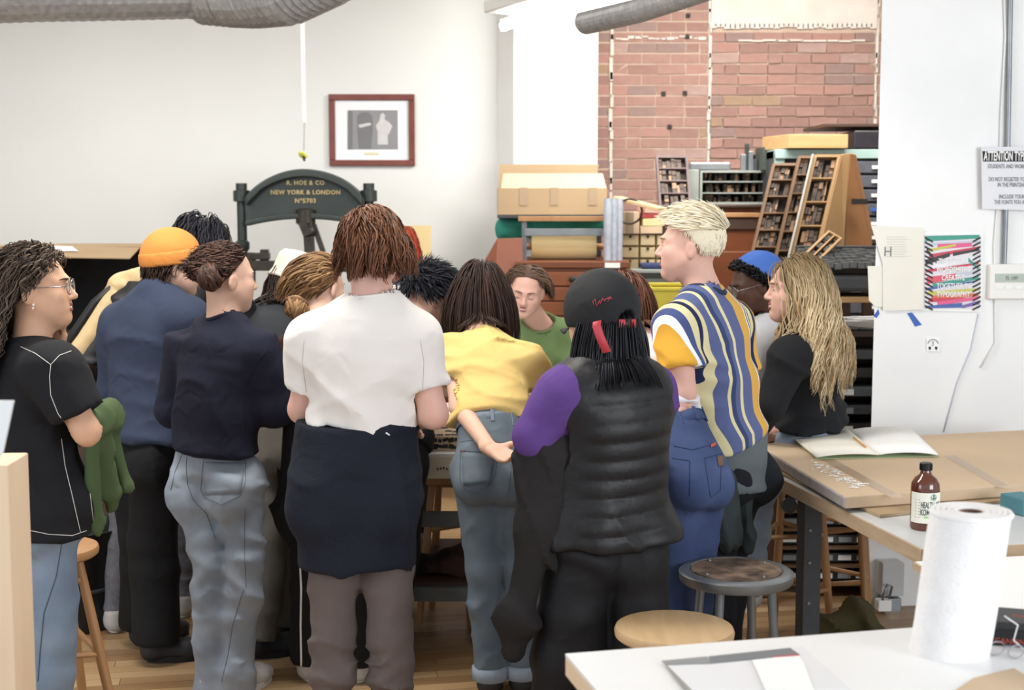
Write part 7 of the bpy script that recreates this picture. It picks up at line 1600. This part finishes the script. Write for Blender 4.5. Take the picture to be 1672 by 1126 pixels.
beanie(p, fab('cobalt_knit','3560b8','4470c8',scale=5,bump=.3), tilt=.55, low=.020, grow=.020, top=.035, cuff=False, back=.035)
p.glasses(mat('silver_frame_b','9a9696',rough=.25,metal=.8), .023)
mb = MB(); mb.tube([p.hp(-.03,.078,-.088), p.hp(0,.092,-.10), p.hp(.03,.078,-.088)], .014, n=8); p.emit_mb(mb, 'beard', bpy.data.materials['black_tight_hair'])
# ---- 16 blonde, seated
p = Person('person with very long wavy blonde hair in black sweatshirt seated on a tall stool', -72,
  dict(head=(1300,474,5.60), nk=(1326,536,5.64), pe=(1320,700,5.72), sa=(1294,582,5.47), sb=(1352,570,5.84), ea=(1256,662,5.42), wa=(1230,712,5.56), eb=(1330,680,5.94), wb=(1270,705,5.9), ha=(1310,722,5.60), hb=(1330,722,5.80), ka=(1232,'z',.66,5.40), kb=(1236,'z',.68,5.60), aa=(1218,'z',.28,5.48), ab=(1220,'z',.28,5.66)),
  (-90, 2, 0), 1.02, SKIN_P, h=.011, hs=1.07)
p.body(fine=.0052); p.face(smile=1, brow='9a7c58')
sh = p.shirt(fab('black_fleece','15161a','1e2025'), upto=1.9, hem=.10, g=.028, boxy=.028, hipg=.02, neck=.062, fold=SWF, armg=.008, re=.070, rw=.05, seed=65, name='sweatshirt'); p.collar(bpy.data.materials['black_fleece'], .008)
p.pants(fab('pale_jeans','66788f','98a6b6',scale=7,bump=.3), rk=.072, ra=.066, rt=.088, fold=JF); p.shoes(SNK, SOLEW)
BL = hair_mat('long_blonde_hair','a88a62','ccac82','f0dcb6', zlo=1.40, zhi=1.58, ctop='86704f')
p.hair(BL, 's', mul=3.0, rmul=.40, n=760, length=lambda U, rr: .50*rr.uniform(.55,1.08,len(U)), thick=(.006,.028), rad=.0050, wave=.012, wavel=.15, flow=lambda U: np.stack([U[:,0]*.6, -.50+.25*(U[:,1] < .2), 0*U[:,2]], 1), stiff=.6, steps=22, grav=1.2, frizz=.03, clump=40)
# ---- 12 cap and vest
p = Person('person in black cap with red strap, black quilted vest and purple sleeves, back to camera', -16,
  dict(head=(980,522,4.15), nk=(996,600,4.10), pe=(984,850,4.12), sa=(922,650,4.03), sb=(1056,648,4.16), ea=(874,712,4.02), wa=(920,700,4.28), eb=(1040,745,4.38), wb=(1000,735,4.50), ha=(948,885,4.09), hb=(1032,885,4.14), ka=(924,'z',.46,4.04), kb=(1044,'z',.46,4.10), aa=(915,'z',.09,4.10), ab=(1040,'z',.09,4.14)),
  (-34, -10, 2), 1.0, SKIN_W, h=.011)
p.body(fine=.007); p.face()
PUR = fab('purple_fleece','573683','654292',scale=5); p.shirt(PUR, upto=1.92, hem=.2, g=.030, boxy=.0, neck=.066, fold=[((.3,.2,1), .10, .008, .9)], armg=.012, re=.070, rw=.050, seed=71, name='purple_sweatshirt', k=.03)
def quilt(P): z = (P-p.J['pe'])@p.up; s_ = np.clip((.155-np.abs((P-p.J['pe'])@p.lat))/.03, 0, 1); return -.0095*s_*(np.abs(np.sin(math.pi*(z+.006*np.sin(P[:,0]*9))/.054))**.45-.6)
VST = mat('quilted_nylon','131316','1b1b1f',rough=.5,scale=8,bump=.35,bscale=45,spec=.4)
def vpost(F):
    for q in 'ab':
        s_ = p.J['s'+q]; sg = 1 if q == 'b' else -1; c = s_+p.lat*sg*.060-UP*.055; F.late.append((c+UP*.03, c-UP*.10, .070, c, UP))
    F.displace(quilt)
vs = p.shirt(VST, upto=.0, hem=-.10, g=.044, boxy=.034, hipg=.022, neck=.060, arms='', fold=[((1,.1,.6), .10, .004, .9)], seed=72, post=vpost, name='quilted_vest', h=.0078, k=.03)
p.pants(fab('black_nylon','16161a','202024',rough=.6), rk=.105, ra=.095, rt=.112, hipg=.01, fold=[((.5,.2,1), .12, .010, .9), ((1,.2,-.4), .16, .009, .9)], seed=73); p.shoes(SHOEB, SOLEB)
# jacket hanging from the waist at the left
F = Fld(W(790,1110,4.0)-np.array([.1,.2,.1]), W(930,700,4.0)+np.array([.15,.35,.1]), .010)
F.cone(W(890,735,4.02), W(880,860,4.0), .085, .080, 1.5, (0,1,0), k=.05); F.cone(W(878,860,4.0), W(846,1010,3.99), .060, .052, 1.2, (0,1,0), k=.05); F.cone(W(846,1010,3.99), W(838,1062,3.99), .052, .046, 1.2, (0,1,0), k=.03); F.cone(W(905,740,4.02), W(905,900,4.05), .06, .06, 1.4, (0,1,0), k=.05)
F.displace(folds([((1,.2,.35), .10, .009, .7), ((.4,.2,1), .09, .005, .8)], 5)); p.emit(F, 'tied_jacket', fab('soft_black','221f20','2b2828'))
p.hair(hair_mat('straight_black_hair','08080a','131317','24242b', rough=.35), 's', mul=3.0, rmul=.40, n=620, length=lambda U, rr: .235*rr.uniform(.8,1.1,len(U)), below=-.10, thick=(.008,.030), rad=.0052, flow=lambda U: np.stack([U[:,0]*.7, -.25*np.ones(len(U)), 0*U[:,2]], 1), stiff=.5, steps=15, frizz=.02, cap_grow=.010)
# cap
CAP = fab('black_cap_cloth','1f2022','2a2b2e',rough=.75,scale=6); R = p.HF@rotx(.10); c0 = p.hp(0,-.012,.030); F = Fld(c0-.17, c0+.17, .0055); rad = np.array([.0755,.099,.092])*p.hs+.030
F.ell(c0, rad, R, k=.01); F.plane(c0-R[:,2]*.052, -R[:,2]); hb_ = c0-R[:,1]*(rad[1]+.0)-R[:,2]*.030; F.ell(hb_, (.026,.05,.028), R, k=.002, carve=True); F.displace(folds([((.3,.4,1), .05, .0025, .7)], 3)); cp_ = p.emit(F, 'cap', CAP)
mb = MB(); mb.grid(lambda u, v: c0+R@np.array([(u-.5)*.15*(1-.25*v*v), rad[1]*math.sqrt(max(0,1-((u-.5)*.15/rad[0])**2))-.01+v*.075*math.cos((u-.5)*2.2), -.048-.018*((u-.5)*2)**2-.008*v]), 14, 7); o = build(mb, 'brim', CAP, cp_, smooth='full'); s_ = o.modifiers.new('s','SOLIDIFY'); s_.thickness = .003
RED = mat('red_strap','c8303e','d83c4a',rough=.6,scale=8); e_ = lambda a, z, k=1.01: c0+R@np.array([rad[0]*k*math.sin(a)*math.sqrt(1-(z/rad[2])**2), -rad[1]*k*math.cos(a)*math.sqrt(1-(z/rad[2])**2), z])
patch(cp_, [(958,516),(1003,516),(1003,532),(958,536)], 'strap_band', M_BLACK, parent=cp_, off=.002) if False else None
def ribbon(pts, w, name, m, parent, wd):
    mb = MB(); pts = [np.array(q) for q in pts]; wd = np.array(wd)
    V = []
    for q in pts: V += [q-wd*w/2, q+wd*w/2]
    F_ = [(2*i, 2*i+1, 2*i+3, 2*i+2) for i in range(len(pts)-1)]; o = build(mb.add(V, F_), name, m, parent, smooth='full'); s_ = o.modifiers.new('s','SOLIDIFY'); s_.thickness = .002; s_.offset = 0; return o
ribbon([e_(a, -.042, 1.03) for a in np.linspace(-.30,.32,9)], .024, 'strap', RED, cp_, R[:,2])
ribbon([e_(a, -.042, 1.045) for a in np.linspace(-.10,.02,4)], .028, 'buckle', M_BLACK, cp_, R[:,2])
hang = [e_(-.16,-.035,1.06), e_(-.15,-.06,1.10)-UP*.004, e_(-.10,-.075,1.16)-UP*.02, e_(-.04,-.08,1.2)-UP*.05]
o = ribbon([W(975,524,3.985), W(974,532,3.98), W(980,550,3.975), W(991,575,3.975)], .024, 'hanging_strap_end', RED, cp_, (1,0,.25))
drape(cp_, [[(970,498),(968,492),(972,488),(974,500),(980,490)],[(980,496),(984,487),(988,492)],[(986,490),(994,486),(1000,487)],[(992,492),(997,484)]], .0011, 'red_embroidery', RED, parent=cp_)
